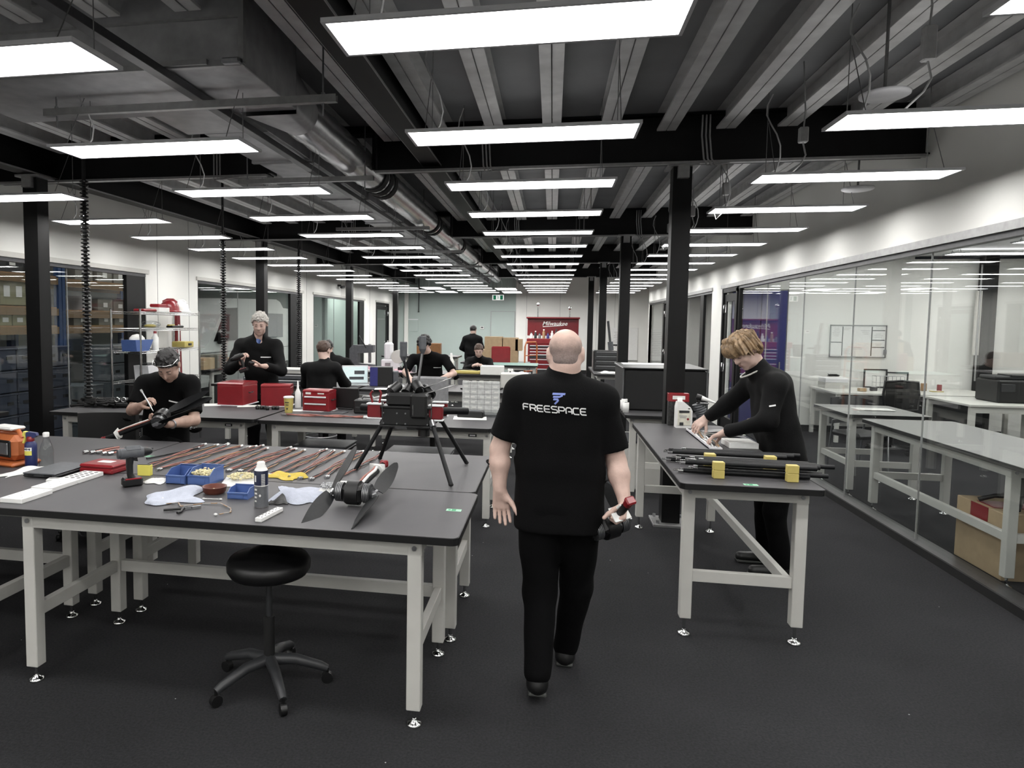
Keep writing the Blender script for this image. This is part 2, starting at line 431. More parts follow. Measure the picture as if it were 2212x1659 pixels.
# ================================================================ LED PANELS
def panel(w=1.2, d=.3):
    t = thing('led_panel', 'x', 'light', (0, 0, 0))
    f = MB(); h = .016; e = .014
    f.box((0, -d/2+e/2, h/2), (w, e, h)).box((0, d/2-e/2, h/2), (w, e, h)).box((-w/2+e/2, 0, h/2), (e, d-2*e, h)).box((w/2-e/2, 0, h/2), (e, d-2*e, h)).box((0, 0, h-.003), (w-.01, d-.01, .004))
    f.build('frame', M_lightframe, t)
    MB().box((0, 0, .007), (w-2*e, d-2*e, .006)).build('diffuser', M_led, t)
    MB().box((0, 0, h+.002), (w-.2, d-.1, .004)).build('added_uplight', M_added_uplight, t)  # added glowing plate, throws light up onto deck and joists
    for sx in (-1, 1):
        wb_ = MB(); wb_.cyl((sx*(w/2-.1), d/2-.04, h), (sx*(w/2-.1), d/2-.04, .62), .0025, n=5, caps=False)
        wb_.cyl((sx*(w/2-.1), -d/2+.04, h), (sx*(w/2-.1), d/2-.06, .4), .0025, n=5, caps=False)
        wb_.box((sx*(w/2-.1), d/2-.04, h+.015), (.02, .02, .03)); wb_.build('suspension_wire', M_wire, t)
    pts = [(-w/2+.12+.05*math.sin(6*u), .02+.03*math.sin(9*u), h+.56*u) for u in [i/8 for i in range(9)]]
    MB().tube(pts, .005, 5).build('power_cord', M_cable_grey, t)
    return t
proto = panel()
sp = 1.3382; first = True
cols_ = [(-4.47, 'far left'), (-2.315, 'left middle'), (-.184, 'centre'), (1.931, 'right')]
for ci, (cx, nm) in enumerate(cols_):
    for r in range(-5, 17):
        y = 2.2565+sp*(r-1)+.15
        loc = (cx, y, EYE+.994)
        lab = 'long white LED panel in the %s row, %s from the nearest' % (nm, ORD[r-1]) if r > 0 else 'long white LED panel in the %s row behind the camera, %s back' % (nm, ORD[-r])
        if ci == 0:
            if 0 < r < 3: continue
            if r > 0: lab = 'long white LED panel in the far left row by the windows, %s from the nearest' % ORD[r-3]
        if first: proto.location = loc; proto['label'] = lab; proto['group'] = 'LED ceiling panels'; first = False
        else: dup(proto, loc, 0, lab, 'LED ceiling panels')
pr2 = panel(.6, 1.2)
pr2.location = (-3.45, 19.9, 2.714); pr2['label'] = 'short LED panel turned lengthwise between rows, nearer and left'; pr2['group'] = 'turned LED panels'
dup(pr2, (-3.4, 22.2, 2.714), 0, 'short LED panel turned lengthwise between rows, farther and left', 'turned LED panels')
dup(pr2, (-1.35, 20.3, 2.714), 0, 'short LED panel turned lengthwise beside the duct end, nearer', 'turned LED panels')
dup(pr2, (-1.3, 22.4, 2.714), 0, 'short LED panel turned lengthwise beside the duct end, farther', 'turned LED panels')
# ================================================================ BENCHES
M_labelwhite = mat('plate_white', S(215), .6)
def bench(lx, ly, T, x0, x1, y0, y1, label, loc, name='workbench', group='grey workbenches', back='y+', foot=.075, rz=0., topm=None):
    """legs centred at +-lx, +-ly about the origin; top spans x0..x1, y0..y1"""
    t = thing(name, label, 'workbench', loc, rz, group)
    w, d = x1-x0, y1-y0; cx, cy = (x0+x1)/2, (y0+y1)/2; th = .032
    MB().prism(rrect(w, d, .035, 4, cx, cy), T-th, T-.002).build('edge_band', M_edge, t, label='black edge of the top')
    MB().prism(rrect(w-.006, d-.006, .033, 4, cx, cy), T-.004, T).build('tabletop', topm or M_top, t)
    L = .06; zt = T-th
    for sx in (-1, 1):
        for sy in (-1, 1):
            lg = MB().box((sx*lx, sy*ly, (foot+zt)/2), (L, L, zt-foot-.002), .003).build('leg', M_frame, t)
            MB().cyl((sx*lx, sy*ly, .018), (sx*lx, sy*ly, foot+.002), .009, n=8).lathe([(.034, 0), (.036, .006), (.03, .014), (.013, .022), (.012, .03)], (sx*lx, sy*ly, 0), 14).build('levelling_foot', M_chrome, lg, label='round chrome levelling foot')
    zr = zt-.037
    for sy in (-1, 1):
        r = MB().box((0, sy*(ly+.002), zr), (2*lx+L+.004, L-.006, .066), .002).build('top_rail', M_frame, t)
        for sx in (-1, 1): MB().cyl((sx*lx, sy*(ly+.026), zr), (sx*lx, sy*(ly+.038), zr), .011, n=8).build('bolt', M_steel, r)
    for sx in (-1, 1):
        MB().box((sx*lx, 0, zr), (L-.008, 2*ly-L, .064)).build('side_rail', M_frame, t)
        if ly <= lx: MB().box((sx*lx, 0, .34), (.035, 2*ly-L, .062), .002).build('lower_rail', M_frame, t)
        else: MB().box((0, sx*ly, .34), (2*lx-L, .035, .062), .002).build('lower_rail', M_frame, t)
    if back == 'y+': MB().box((0, ly, .34), (2*lx-L, .035, .062), .002).build('stretcher', M_frame, t)
    if loc[1] > 5.2 and loc[0] < 0:
        pl_ = MB().box((lx-.12, -ly-.036, zr), (.07, .004, .022)).build('name_plate', M_black, t); MB().box((lx-.12, -ly-.039, zr), (.045, .002, .01)).build('plate_print', M_labelwhite, pl_)
    if back == 'x-': MB().box((-lx, 0, .34), (.035, 2*ly-L, .06), .002).build('stretcher', M_frame, t)
    elif back == 'x+': MB().box((lx-.05, 0, .34), (.035, 2*ly, .06), .002).build('stretcher', M_frame, t)
    return t
def bench_w(xl, xr, yf, yb, T, tx0, tx1, ty0, ty1, label, **k):
    cx, cy = (xl+xr)/2, (yf+yb)/2
    return bench((xr-xl)/2, (yb-yf)/2, T, tx0-cx, tx1-cx, ty0-cy, ty1-cy, label, (cx, cy, 0), **k)
bench_w(-2.378, -.543, 2.775, 3.41, .85, -2.575, -.352, 2.69, 3.452, 'nearest grey-topped workbench, cluttered with blue bins and a spray can')
bench_w(-2.354, -.506, 3.585, 4.20, .85, -2.575, -.37, 3.458, 4.452, 'grey-topped workbench behind the nearest one, carrying the drone and red cables')
bench_w(-4.7, -2.695, 2.775, 3.43, .85, -4.82, -2.581, 2.69, 3.452, 'grey-topped workbench at the left edge, under the spray bottles')
bench_w(-4.7, -2.673, 3.61, 4.2, .85, -4.82, -2.581, 3.458, 4.452, 'grey-topped workbench at the left edge behind the orange radio')
bench_w(-4.5, -2.72, 5.73, 6.35, .85, -4.63, -2.56, 5.63, 6.6, 'grey-topped workbench with the leftmost red tool box and black hand tools')
bench_w(-2.39, -.515, 5.70, 6.33, .85, -2.535, -.475, 5.6, 6.6, 'grey-topped workbench with the red two-drawer tool box and clear parts case')
bench_w(-4.4, -2.75, 8.8, 9.4, .85, -4.6, -2.5, 8.68, 9.6, 'grey workbench at which the grey-haired man and laptop user work')
bench_w(-2.3, -.5, 8.72, 9.35, .85, -2.46, -.4, 8.55, 9.5, 'grey workbench at which the curly-haired person leans')
bench_w(-4.3, -2.5, 11.6, 12.2, .85, -4.5, -2.3, 11.45, 12.35, 'grey workbench far left carrying the pink cloth and arbor press')
bench_w(-2.1, -.35, 11.6, 12.2, .85, -2.25, -.35, 11.45, 12.35, 'grey workbench in front of the seated man with yellow tray', )
M_mat = mat('green_cutting_mat', S(120, 150, 142), .6, var=.04)
bench_w(-1.6, -.35, 14.4, 15.1, .85, -1.75, -.28, 14.3, 15.3, 'far workbench with a pale green cutting mat top', topm=M_mat)
bench_w(.76, 1.33, 3.925, 5.955, .882, .69, 1.405, 3.78, 6.06, 'grey-topped workbench on the right carrying the bundle of rods', back='x+', foot=.1)
bench_w(.80, 1.36, 6.95, 8.9, .85, .71, 1.45, 6.8, 9.1, 'grey workbench behind it carrying the large black-covered case', back='x+')
bench_w(.83, 1.4, 12.5, 14.2, .85, .74, 1.5, 12.3, 14.4, 'far grey workbench between the columns with white papers', back='x+')
# ================================================================ CEILING SERVICES
t = thing('air_handler', 'galvanised plenum box of the air duct hanging at upper left', 'air duct', (-2.6, 3.82, 3.05))
pl = MB().box((0, 0, .2), (1.96, .78, .40), .004).build('plenum_box', M_galv, t)
s = MB().box((0, -.395, .005), (1.99, .03, .03)).box((0, -.395, .39), (1.99, .03, .03)).box((0, -.396, .24), (1.94, .012, .012))
for x in (-.98, .985): s.box((x, -.395, .2), (.03, .03, .40))
s.build('flange', M_strut, pl)
MB().box((.94, -.42, .005), (.1, .05, .03), .008).build('clamp', M_steel, pl); MB().box((.65, -.41, .012), (.3, .03, .028)).build('seam_strip', M_strut, pl)
t = thing('round_duct', 'galvanised round spiral duct with black collars running away overhead', 'air duct', (-1.765, 4.2, 3.15))
n = 24; r = .145; ring0 = []; ring1 = []
for k in range(n):
    a = 2*PI*k/n; dx, dz = math.cos(a), math.sin(a); m_ = max(abs(dx), abs(dz))
    ring0.append((-.025+.17*dx/m_, .01, .01+.135*dz/m_)); ring1.append((r*dx, .42, r*dz))
MB().add(ring0+ring1, [(k, n+k, n+(k+1) % n, (k+1) % n) for k in range(n)], True).build('transition', M_galv, t)
N = 110; M_spiral = mat('spiral_duct', S(190, 190, 192), .24, .85, var=.12, scale=9)
MB().tube([(0, .42+17.4*i/N, 0) for i in range(N+1)], [r+(.009 if i % 2 else 0) for i in range(N+1)], 22).build('round_pipe', M_spiral, t)
for k, y in enumerate((6.55, 6.75, 6.95, 9.7, 9.95, 12.5, 12.7, 15.2, 17.8)):
    MB().tube([(0, y-4.2, 0), (0, y-4.08, 0)], r+.014, 20).build('black_collar', M_blackmatte, t, label='black collar on the round pipe')
t = thing('flat_duct', 'flat galvanised duct running away beside the round duct', 'air duct', (-2.28, 4.2, 3.155))
f = MB().box((-.04, .25, .005), (.62, .46, .2)); f.build('first_section', M_galv, t); y = .02
while y < 17.3:
    MB().box((0, y+.93, 0), (.5, .86, .17), .006).box((0, y+1.38, 0), (.54, .04, .2)).build('duct_section', M_galv, t); y += .9
b = MB(); 
b.box((-2.06, 10.5, 2.998), (.06, 24, .004)).box((-2.09, 10.5, 3.018), (.004, 24, .04)).box((-2.03, 10.5, 3.018), (.004, 24, .04))
tag(b.build('cable_tray', M_track), 'long dark cable tray channel running away under the flat duct', 'cable tray')
for k, (y, x0, x1, z) in enumerate(((3.76, -3.05, -1.21, 2.96), (5.86, -2.8, -1.55, 2.962), (9.0, -2.9, -1.62, 2.962), (12.0, -2.85, -1.55, 2.962), (15.2, -2.85, -1.55, 2.962), (18.4, -2.85, -1.55, 2.962))):
    t = thing('trapeze_hanger', 'galvanised trapeze strut under the air duct, %s from the nearest' % ORD[k], 'hanger', ((x0+x1)/2, y, z), 0, 'duct hangers')
    w = x1-x0; b = MB(); b.box((0, -.019, 0), (w, .003, .041)).box((0, .019, 0), (w, .003, .041)).box((0, 0, -.019), (w, .04, .003)); b.build('strut', M_strut, t)
    for sx in (-1, 1):
        MB().cyl((sx*(w/2-.08), 0, -.09), (sx*(w/2-.08), 0, ZC-z), .006, n=6).cyl((sx*(w/2-.08), 0, .022), (sx*(w/2-.08), 0, .034), .013, n=6).build('threaded_rod', M_steel, t)
# conduits under the beams, cables looping from the trays, driver boxes
for k, (x, y, z0, z1) in enumerate(((1.72, 3.72, 2.98, 3.14), (1.60, 5.0, 2.93, 3.03), (1.47, 6.5, 2.86, 2.97), (1.42, 7.7, 2.86, 2.97), (1.4, 9.0, 2.86, 2.97))):
    t = thing('driver_box', 'grey plug box with a hanging cord above the right light row, %s from the nearest' % ORD[k], 'plug box', (x, y, z0), 0, 'hanging plug boxes')
    MB().box((0, 0, (z1-z0)/2), (.055, .045, z1-z0), .006).build('housing', M_cable_grey, t)
    MB().tube([(0, 0, z1-z0), (.01, .01, z1-z0+.1), (-.01, .02, 3.46-z0)], .005, 6).build('upper_cord', M_cable_grey, t)
    MB().tube([(0, 0, 0), (.02, .0, -.08), (-.01, .0, -.14), (-.06, .05, -.2+.0*k), (-.08, .08, 2.755-z0)], .005, 6).build('lower_cord', M_cable_grey, t)
for k, (x, y) in enumerate(((-3.1, 6.0), (-.62, 6.0), (1.16, 6.0), (-.6, 10.75), (1.2, 10.75), (-3.2, 10.75))):
    b = MB()
    for j in range(3):
        xx = x+.03*j; b.tube([(xx, y, 3.42), (xx-.005, y-.02, 3.25), (xx+.01, y-.05, 3.06), (xx+.03, y-.09, 3.0), (xx+.12+.02*j, y+.02, 3.04)], .007, 6)
    tag(b.build('cable_drop', M_cable_grey), 'bunch of three pale cables looping over a ceiling beam, number %s from front left' % ORD[k], 'cable', 'cable loops at the beams')
for k, (x, y, z) in enumerate(((1.70, 4.1, 2.93), (2.45, 6.3, 2.84))):
    t = thing('ceiling_disc', 'round white ceiling speaker above the right light row, %s one' % ('nearer' if k == 0 else 'farther'), 'speaker', (x, y, z), 0, 'round ceiling speakers')
    MB().lathe([(0, 0), (.1, .002), (.118, .01), (.12, .024), (.1, .03), (0, .03)], n=28).build('grille', M_lightframe, t)
    MB().cyl((0, 0, .028), (0, 0, 3.46-z), .008, n=6).build('drop_rod', M_wire, t)
# black vertebra cable risers
def riser(x, y, z0, z1, lab):
    t = thing('cable_riser', lab, 'cable riser', (x, y, 0), 0, 'vertical cable risers')
    n = int((z1-z0)/.034); b = MB(); d = MB()
    for i in range(n):
        z = z0+i*(z1-z0)/n
        b.lathe([(.02, z), (.037, z+.006), (.037, z+.016), (.02, z+.024)], n=10)
        a = i*2.3
        for q in (0, 1.6): d.box((.036*math.cos(a+q), .036*math.sin(a+q), z+.011), (.009, .009, .008))
    b.build('vertebra_chain', M_black, t); d.build('chain_links', M_steel, t)['kind'] = 'stuff'
    MB().cyl((0, 0, z0-.02), (0, 0, 3.46), .016, n=8).build('cable_core', M_blackmatte, t)
    MB().cyl((0, 0, z0-.03), (0, 0, z0), .06, n=14).build('foot_ring', M_black, t)
riser(-4.2, 5.64, .99, 2.98, 'black ribbed cable riser rising from the leftmost bench')
riser(-4.12, 8.15, .93, 2.86, 'black ribbed cable riser left of the grey-haired person')
riser(-4.2, 11.0, .88, 2.76, 'black ribbed cable riser right of the grey-haired person')

# ================================================================ OFFICE BEHIND THE GLASS
struct(MB().box((5.9, 12.26, 1.4), (4.2, .12, 2.8)).build('wall_office_back', M_wall)); struct(MB().box((2.9, 12.26, 1.4), (.05, .12, 2.8)).build('wall_office_left', M_wall)); struct(MB().box((3.36, 12.26, 2.56), (.87, .12, .48)).build('wall_office_header', M_wall))
struct(MB().box((7.4, 5, 1.4), (.12, 14.6, 2.8)).build('wall_office_side', M_wall))
struct(MB().box((5.1, 5, 2.88), (4.5, 14.6, .06)).build('ceiling_office', M_lightframe))
struct(MB().box((5.1, -2.1, 1.4), (4.5, .12, 2.8)).build('wall_office_front', M_wall))
struct(MB().box((5.4, 12.19, .05), (3.2, .02, .1)).build('baseboard_office', M_blackmatte))
for k, y in enumerate((13.4, 15.6, 19.5)): dup(proto, (4.2, y, 2.9), 0, 'extra unseen LED panel added to brighten the store room, %s one' % ORD[k], 'store room LED panels')  # further panels out of view, added to brighten the store room
struct(MB().box((5.6, 18, 1.5), (.1, 11.5, 3)).build('wall_store', M_wall)); struct(MB().box((4.2, 18, 3.0), (2.8, 11.5, .06)).build('ceiling_store', M_lightframe))
def office_light(x, y, lab):
    return dup(proto, (x, y, 2.78), 0, lab, 'office LED panels')
for k, y in enumerate((1.5, 4.0, 6.0, 8.0, 9.7, 11.2)):
    for xx, nm in ((4.2, 'left'), (6.2, 'right')): office_light(xx, y, 'white LED panel on the office ceiling behind the glass, %s in the %s row' % (ORD[k], nm))
for k, y in enumerate((14.2, 17.5)): dup(proto, (4.2, y, 2.9), 0, 'white LED panel in the store room behind the right windows, %s one' % ORD[k], 'store room LED panels')
nv = thing('navy_door', 'dark navy door panel in the opening of the office back wall', 'door', (3.362, 12.21, 0))
MB().box((0, 0, 1.15), (.84, .04, 2.3), .004).build('leaf', M_navy, nv)
MB().box((.06, -.03, 1.15), (.07, .03, 2.3), .004).box((-.38, -.03, 1.15), (.06, .03, 2.3), .004).build('stile', mat('navy_stile', S(36, 38, 104), .4), nv)
MB().box((.33, -.035, 1.05), (.02, .03, .16), .004).build('handle', M_chrome, nv)
wbd = thing('whiteboard', 'white planning board with black rules and notes on the office wall', 'whiteboard', (4.86, 12.19, 1.23))
MB().box((0, 0, .26), (.80, .012, .50)).build('board', M_white, wbd)
fr = MB()
for (c, d) in (((0, -.005, .515), (.83, .02, .015)), ((0, -.005, .005), (.83, .02, .015)), ((-.41, -.005, .26), (.015, .02, .52)), ((.41, -.005, .26), (.015, .02, .52))): fr.box(c, d)
fr.build('rim', M_strut, wbd)
ln = MB()
for (c, d) in (((-.23, -.008, .26), (.012, .002, .47)), ((.20, -.008, .26), (.014, .002, .47)), ((-.32, -.008, .24), (.16, .002, .012)), ((.3, -.008, .435), (.18, .002, .012)), ((.3, -.008, .28), (.18, .002, .012)), ((.3, -.008, .165), (.18, .002, .012))): ln.box(c, d)
ln.build('black_rule', M_dark, wbd)
sc = MB()
for (cx_, cz, n) in ((-.32, .47, 6), (-.17, .47, 2), (.1, .43, 3), (.3, .46, 1), (.3, .38, 3), (.3, .22, 3), (-.17, .13, 4), (.0, .16, 2)):
    for i in range(n): sc.box((cx_+rnd.uniform(-.01, .01), -.0075, cz-.025*i), (rnd.uniform(.07, .14), .001, .004))
sc.build('handwriting', M_cable_grey, wbd)
MB().box((.03, -.012, .06), (.12, .004, .1)).build('paper_note', M_paper, wbd)
MB().box((.4, -.02, .09), (.04, .02, .08)).build('pen_holder', M_steel, wbd)
# office desk along the back wall
M_desk = mat('white_desk', S(206, 206, 200), .5, var=.02)
dk = thing('office_desk', 'white office desk along the back wall behind the glass', 'desk', (5.3, 11.6, 0))
MB().box((0, 0, .735), (2.3, 1.1, .03), .004).build('desktop', M_desk, dk)
MB().box((-.1, -.42, .52), (1.9, .02, .38)).build('modesty_panel', M_dark, dk)
for sx in (-1, 1):
    for sy in (-1, 1): MB().box((sx*1.1, sy*.5, .36), (.05, .05, .72)).build('leg', M_desk, dk)
dk2 = thing('printer_desk', 'white desk under the large black printer behind the glass', 'desk', (5.9, 10.35, 0))
MB().box((0, 0, .735), (1.3, 1.1, .03), .004).build('desktop', M_desk, dk2)
for sx in (-1, 1):
    for sy in (-1, 1): MB().box((sx*.6, sy*.5, .36), (.06, .06, .72)).build('leg', M_desk, dk2)
MB().box((0, -.5, .68), (1.2, .03, .08)).box((0, .5, .68), (1.2, .03, .08)).build('apron', M_desk, dk2)
pn = thing('printer', 'large black office printer on the white desk', 'printer', (6.03, 10.35, .75))
MB().box((0, 0, .15), (.62, .5, .3), .02).build('body', M_black, pn)
MB().box((-.05, .02, .325), (.5, .36, .05), .015).build('scanner_lid', M_dark, pn)
MB().box((.05, -.02, .36), (.34, .3, .02), .006).build('feeder_tray', M_black, pn)
MB().box((-.2, -.255, .2), (.16, .02, .1), .004).build('control_panel', M_dark, pn)
sw = thing('swivel_chair', 'black mesh-backed swivel chair at the office desk behind the glass', 'chair', (4.62, 10.15, 0))
cb = MB(); cb.tube([(-.2, .0, .62), (-.215, .02, .82), (-.2, .02, .99), (0, .02, 1.0), (.2, .02, .99), (.215, .02, .82), (.2, .0, .62), (0, -.01, .6)], .018, 6, closed=True); cb.build('back_frame', M_black, sw)
MB().box((0, 0, .8), (.4, .006, .36)).build('mesh_back', glass_mat('mesh_fabric', S(120)), sw)
MB().box((0, .24, .47), (.48, .46, .08), .03).build('seat', M_black, sw)
MB().cyl((0, .22, .1), (0, .22, .44), .03, n=10).build('gas_column', M_black, sw)
for k in range(5):
    a = 2*PI*k/5; MB().beam((0, .22, .1), (.28*math.cos(a), .22+.28*math.sin(a), .07), .04, .03).cyl((.28*math.cos(a), .22+.28*math.sin(a)-.012, .03), (.28*math.cos(a), .22+.28*math.sin(a)+.012, .03), .03, n=10).build('castor_arm', M_black, sw)
for sx in (-1, 1): MB().box((sx*.27, .2, .66), (.05, .22, .03), .01).box((sx*.26, .2, .56), (.03, .04, .2)).build('armrest', M_black, sw)
# things on the office desk
def stack_box(c, d, m, name, lab, cat, rz=0, group=None, ch=.004):
    t = thing(name, lab, cat, (c[0], c[1], c[2]), rz, group)
    MB().box((0, 0, d[2]/2), d, ch).build('carton_body', m, t)
    MB().box((0, 0, d[2]+.001), (d[0]*.96, .012, .002)).build('flap_seam', M_dark, t)
    return t
stack_box((4.42, 11.9, .75), (.34, .3, .09), M_frame, 'document_tray', 'grey carton at the bottom of the pile on the left end of the office desk', 'carton')
stack_box((4.42, 11.9, .842), (.33, .29, .07), M_lightframe, 'document_tray', 'pale carton on top of the pile on the office desk', 'carton')
b = MB()
for i in range(9): b.tube([(rnd.uniform(-.09, .09), rnd.uniform(-.06, .06), .01+rnd.uniform(0, .03)) for _ in range(4)], .007, 5)
tag(b.build('cable_tangle', M_black, None, (4.42, 11.9, .925)), 'black cable tangle lying on the carton pile in the office', 'cable')
for k, (x, y, w, h) in enumerate(((5.1, 12.08, .34, .3), (5.4, 12.05, .32, .26))):
    t = thing('picture_frame', 'dark framed board leaning on the office wall, %s of two' % ('left' if k == 0 else 'right'), 'frame', (x, y, .752), 0, 'leaning frames')
    f = MB(); f.box((0, 0, h-.01), (w, .02, .022)).box((0, 0, .01), (w, .02, .02)).box((-w/2+.01, 0, h/2), (.02, .02, h-.04)).box((w/2-.01, 0, h/2), (.02, .02, h-.04)); f.build('rim', M_dark, t)
    MB().box((0, .003, h/2), (w-.04, .006, h-.04)).build('sheet', M_paper, t)
wr = thing('wire_basket', 'silver wire basket in front of the leaning frames', 'basket', (5.22, 11.85, .752))
b = MB()
for i in range(8): b.tube([(-.2+.057*i, 0, 0), (-.2+.057*i, 0, .2)], .004, 4)
for z in (0, .1, .2): b.tube([(-.2, 0, z), (.2, 0, z)], .004, 4); b.tube([(-.2, 0, z), (-.2, .14, z)], .004, 4); b.tube([(.2, 0, z), (.2, .14, z)], .004, 4)
b.tube([(-.2, .14, 0), (-.2, .14, .2), (.2, .14, .2), (.2, .14, 0)], .004, 4, closed=True); b.build('wires', M_steel, wr)
for k, (x, y, c, d, lab) in enumerate(((4.84, 11.5, M_dark, (.09, .06, .06), 'small dark gadget on the left of the office desk'), (5.05, 11.4, M_paper, (.2, .14, .03), 'white crumpled papers on the office desk'), (5.75, 11.6, M_yellow, (.16, .1, .012), 'yellow note pad on the office desk'), (5.62, 11.7, M_tan, (.06, .06, .12), 'tan carton standing on the office desk'), (5.86, 11.75, M_red, (.05, .05, .1), 'red pot beside the note pad on the office desk'), (4.62, 11.35, M_card, (.1, .08, .05), 'tan small box beside the carton pile in the office'))):
    t = thing('desk_item', lab, 'desk item', (x, y, .752), rnd.uniform(-.3, .3))
    MB().box((0, 0, d[2]/2), d, .006).build('body', c, t); MB().box((0, 0, d[2]+.0015), (d[0]*.7, d[1]*.6, .003)).build('top_face', M_paper, t)
oc = thing('office_column', 'black steel column standing against the office back wall', 'column', (6.62, 12.1, 0))
MB().box((0, 0, 1.42), (.19, .16, 2.84), .004).build('shaft', M_beam, oc); MB().box((-.12, -.02, 1.8), (.08, .06, 1.0), .004).build('switch_box', M_frame, oc)
MB().tube([(-.13, -.06, 2.7), (-.14, -.07, 1.5), (-.13, -.06, .9)], .012, 6).build('conduit', M_cable_grey, oc)
M_toplight = mat('pale_laminate', S(122, 122, 120), .35, var=.04)
bench_w(3.0, 3.58, 7.55, 8.3, .85, 2.915, 3.68, 7.45, 8.38, 'grey workbench behind the glass, farther one with papers', back='x-', topm=M_toplight)
bench_w(3.0, 3.6, 5.08, 7.02, .85, 2.915, 3.7, 4.75, 7.15, 'long grey workbench behind the glass, nearer one', back='x-', topm=M_toplight)
tag(MB().box((3.35, 7.95, .853), (.34, .21, .005)).box((3.37, 7.93, .857), (.3, .2, .004)).build('papers', M_paper), 'white paper sheets on the farther bench behind the glass', 'paper')
ch_ = thing('visitor_chair', 'grey armchair with a black seat between the office benches', 'chair', (3.62, 8.9, 0), .4)
MB().box((0, 0, .45), (.44, .42, .07), .03).build('seat', M_black, ch_)
MB().grid(lambda u, v: (-.22+.44*u, .2+.05*math.sin(PI*u), .55+.32*v), 8, 3, thick=.02).build('backrest', M_dark, ch_)
for sx in (-1, 1):
    MB().tube([(sx*.23, -.2, 0), (sx*.23, -.16, .62), (sx*.23, 0, .68), (sx*.23, .16, .6), (sx*.23, .22, 0)], .012, 6).build('leg', M_steel, ch_)
cbx = thing('floor_carton', 'tan carton with red tape standing under the office bench', 'carton', (3.3, 5.5, 0))
MB().box((0, 0, .23), (.5, .56, .46), .004).build('carton_body', M_card, cbx)
MB().box((.02, 0, .462), (.47, .2, .004)).box((-.252, 0, .41), (.004, .2, .1)).build('red_tape', M_red, cbx)
st = thing('swivel_stool_base', 'black swivel chair base standing on the tan carton', 'chair base', (3.32, 5.5, .466))
MB().lathe([(.035, .02), (.035, .14), (.028, .14), (.028, .22), (.014, .22), (.014, .3), (0, .3)], n=12).build('gas_column', M_black, st)
for k in range(5):
    a = .3+2*PI*k/5; MB().tube([(0, 0, .06), (.16*math.cos(a), .16*math.sin(a), .05), (.25*math.cos(a), .25*math.sin(a), .01)], .018, 6).build('castor_arm', M_black, st)
MB().box((2.98, 4.72, .0), (.01, .01, .01))
bt = thing('waste_bin', 'steel waste bin beside the near office bench leg', 'bin', (3.12, 4.95, 0)); MB().lathe([(.07, 0), (.085, .3), (.08, .3), (.066, .01), (0, .01)], n=16).build('body', M_steel, bt); MB().lathe([(.087, .29), (.09, .3), (.087, .31)], n=16).build('rim', M_chrome, bt)

# ================================================================ WAREHOUSE BEYOND THE LEFT WINDOWS
M_whwall = mat('warehouse_wall', S(120, 124, 122), .8, var=.05, scale=2)
struct(MB().box((-12.6, 11, 2.2), (.12, 28, 4.4)).build('wall_warehouse', M_whwall)); struct(MB().box((-9.1, 24.9, 2.2), (7, .12, 4.4)).build('wall_warehouse_back', M_whwall))
struct(MB().box((-9.1, 11, 4.45), (7.2, 28, .1)).build('ceiling_warehouse', M_deck)); struct(MB().box((-9.1, -2.9, 2.2), (7, .12, 4.4)).build('wall_warehouse_front', M_whwall))
struct(MB().box((-5.56, 11, 3.96), (.1, 28, 1.0)).build('wall_upper_left', M_whwall))
struct(MB().box((-9.2, 19.4, 2.2), (5.4, .1, 4.4)).box((-6.62, 22.0, 1.75), (.1, 5.3, 3.5)).build('wall_side_room', mat('pale_green_paint', S(158, 174, 168), .7, var=.03)))
for k, (x, y) in enumerate(((-6.2, 5.0), (-6.2, 7.5), (-6.3, 10.0), (-6.3, 12.4), (-6.3, 15.2), (-6.3, 17.6))): dup(proto, (x, y, 3.6), 0, 'unseen LED panel added high in the warehouse beyond the left windows, %s one' % ORD[k], 'added warehouse LED panels')  # panels out of view, put in to light the warehouse
struct(MB().box((-6.1, 21.8, 3.56), (1.1, 5.2, .06)).build('ceiling_side_room', M_deck))
for k, y in enumerate((20.2, 22.4)): dup(pr2, (-6.05, y, 2.95), 0, 'white LED panel in the pale green side room, %s one' % ORD[k], 'side room LED panels')
M_rackblue = mat('rack_blue', S(44, 74, 118), .45); M_rackbeam = mat('rack_beam', S(128, 104, 74), .5, var=.1)
def rack(x, y0, y1, levels, lab):
    t = thing('pallet_rack', lab, 'rack', (x, y0, 0), 0, 'pallet racks'); L = y1-y0
    for y in (0, L):
        for dx in (0, -.8): MB().box((dx, y, 1.5), (.08, .06, 3.0)).build('upright', M_rackblue, t)
    for z in levels:
        MB().box((.02, L/2, z-.05), (.05, L-.08, .1)).build('beam', M_rackbeam, t); MB().box((-.8, L/2, z-.05), (.05, L-.08, .1)).build('beam', M_rackbeam, t)
        MB().box((-.4, L/2, z+.01), (.84, L-.1, .02)).build('deck', M_tan, t)
rack(-7.0, 6.0, 8.78, (1.6, 1.86, 2.3), 'blue and tan pallet rack at the far left beyond the window')
rack(-7.0, 8.86, 11.4, (1.6, 1.83, 2.28), 'blue and tan pallet rack beside the window stile')
M_boxgrey = mat('grey_carton', S(128, 126, 118), .85, var=.1, scale=12); M_boxolive = mat('olive_carton', S(140, 138, 108), .85, var=.08, scale=12)
def wbox(y, z, w, h, m, lab, grp, labels=1):
    t = thing('storage_carton', lab, 'carton', (-7.2, y, z), rnd.uniform(-.04, .04), grp)
    MB().box((0, 0, h/2), (.4, w, h), .004).build('carton_body', m, t)
    b = MB()
    for i in range(labels): b.box((.203, (i+.5-labels/2)*w/max(1, labels), h*.5), (.004, min(.1, w*.5), h*.4))
    b.build('paper_label', M_paper, t)
for k in range(6): wbox(7.05+.25*k, 1.62, .235, .15, M_boxolive, 'small labelled carton on the left rack, %s from the near end' % ORD[k], 'labelled cartons')
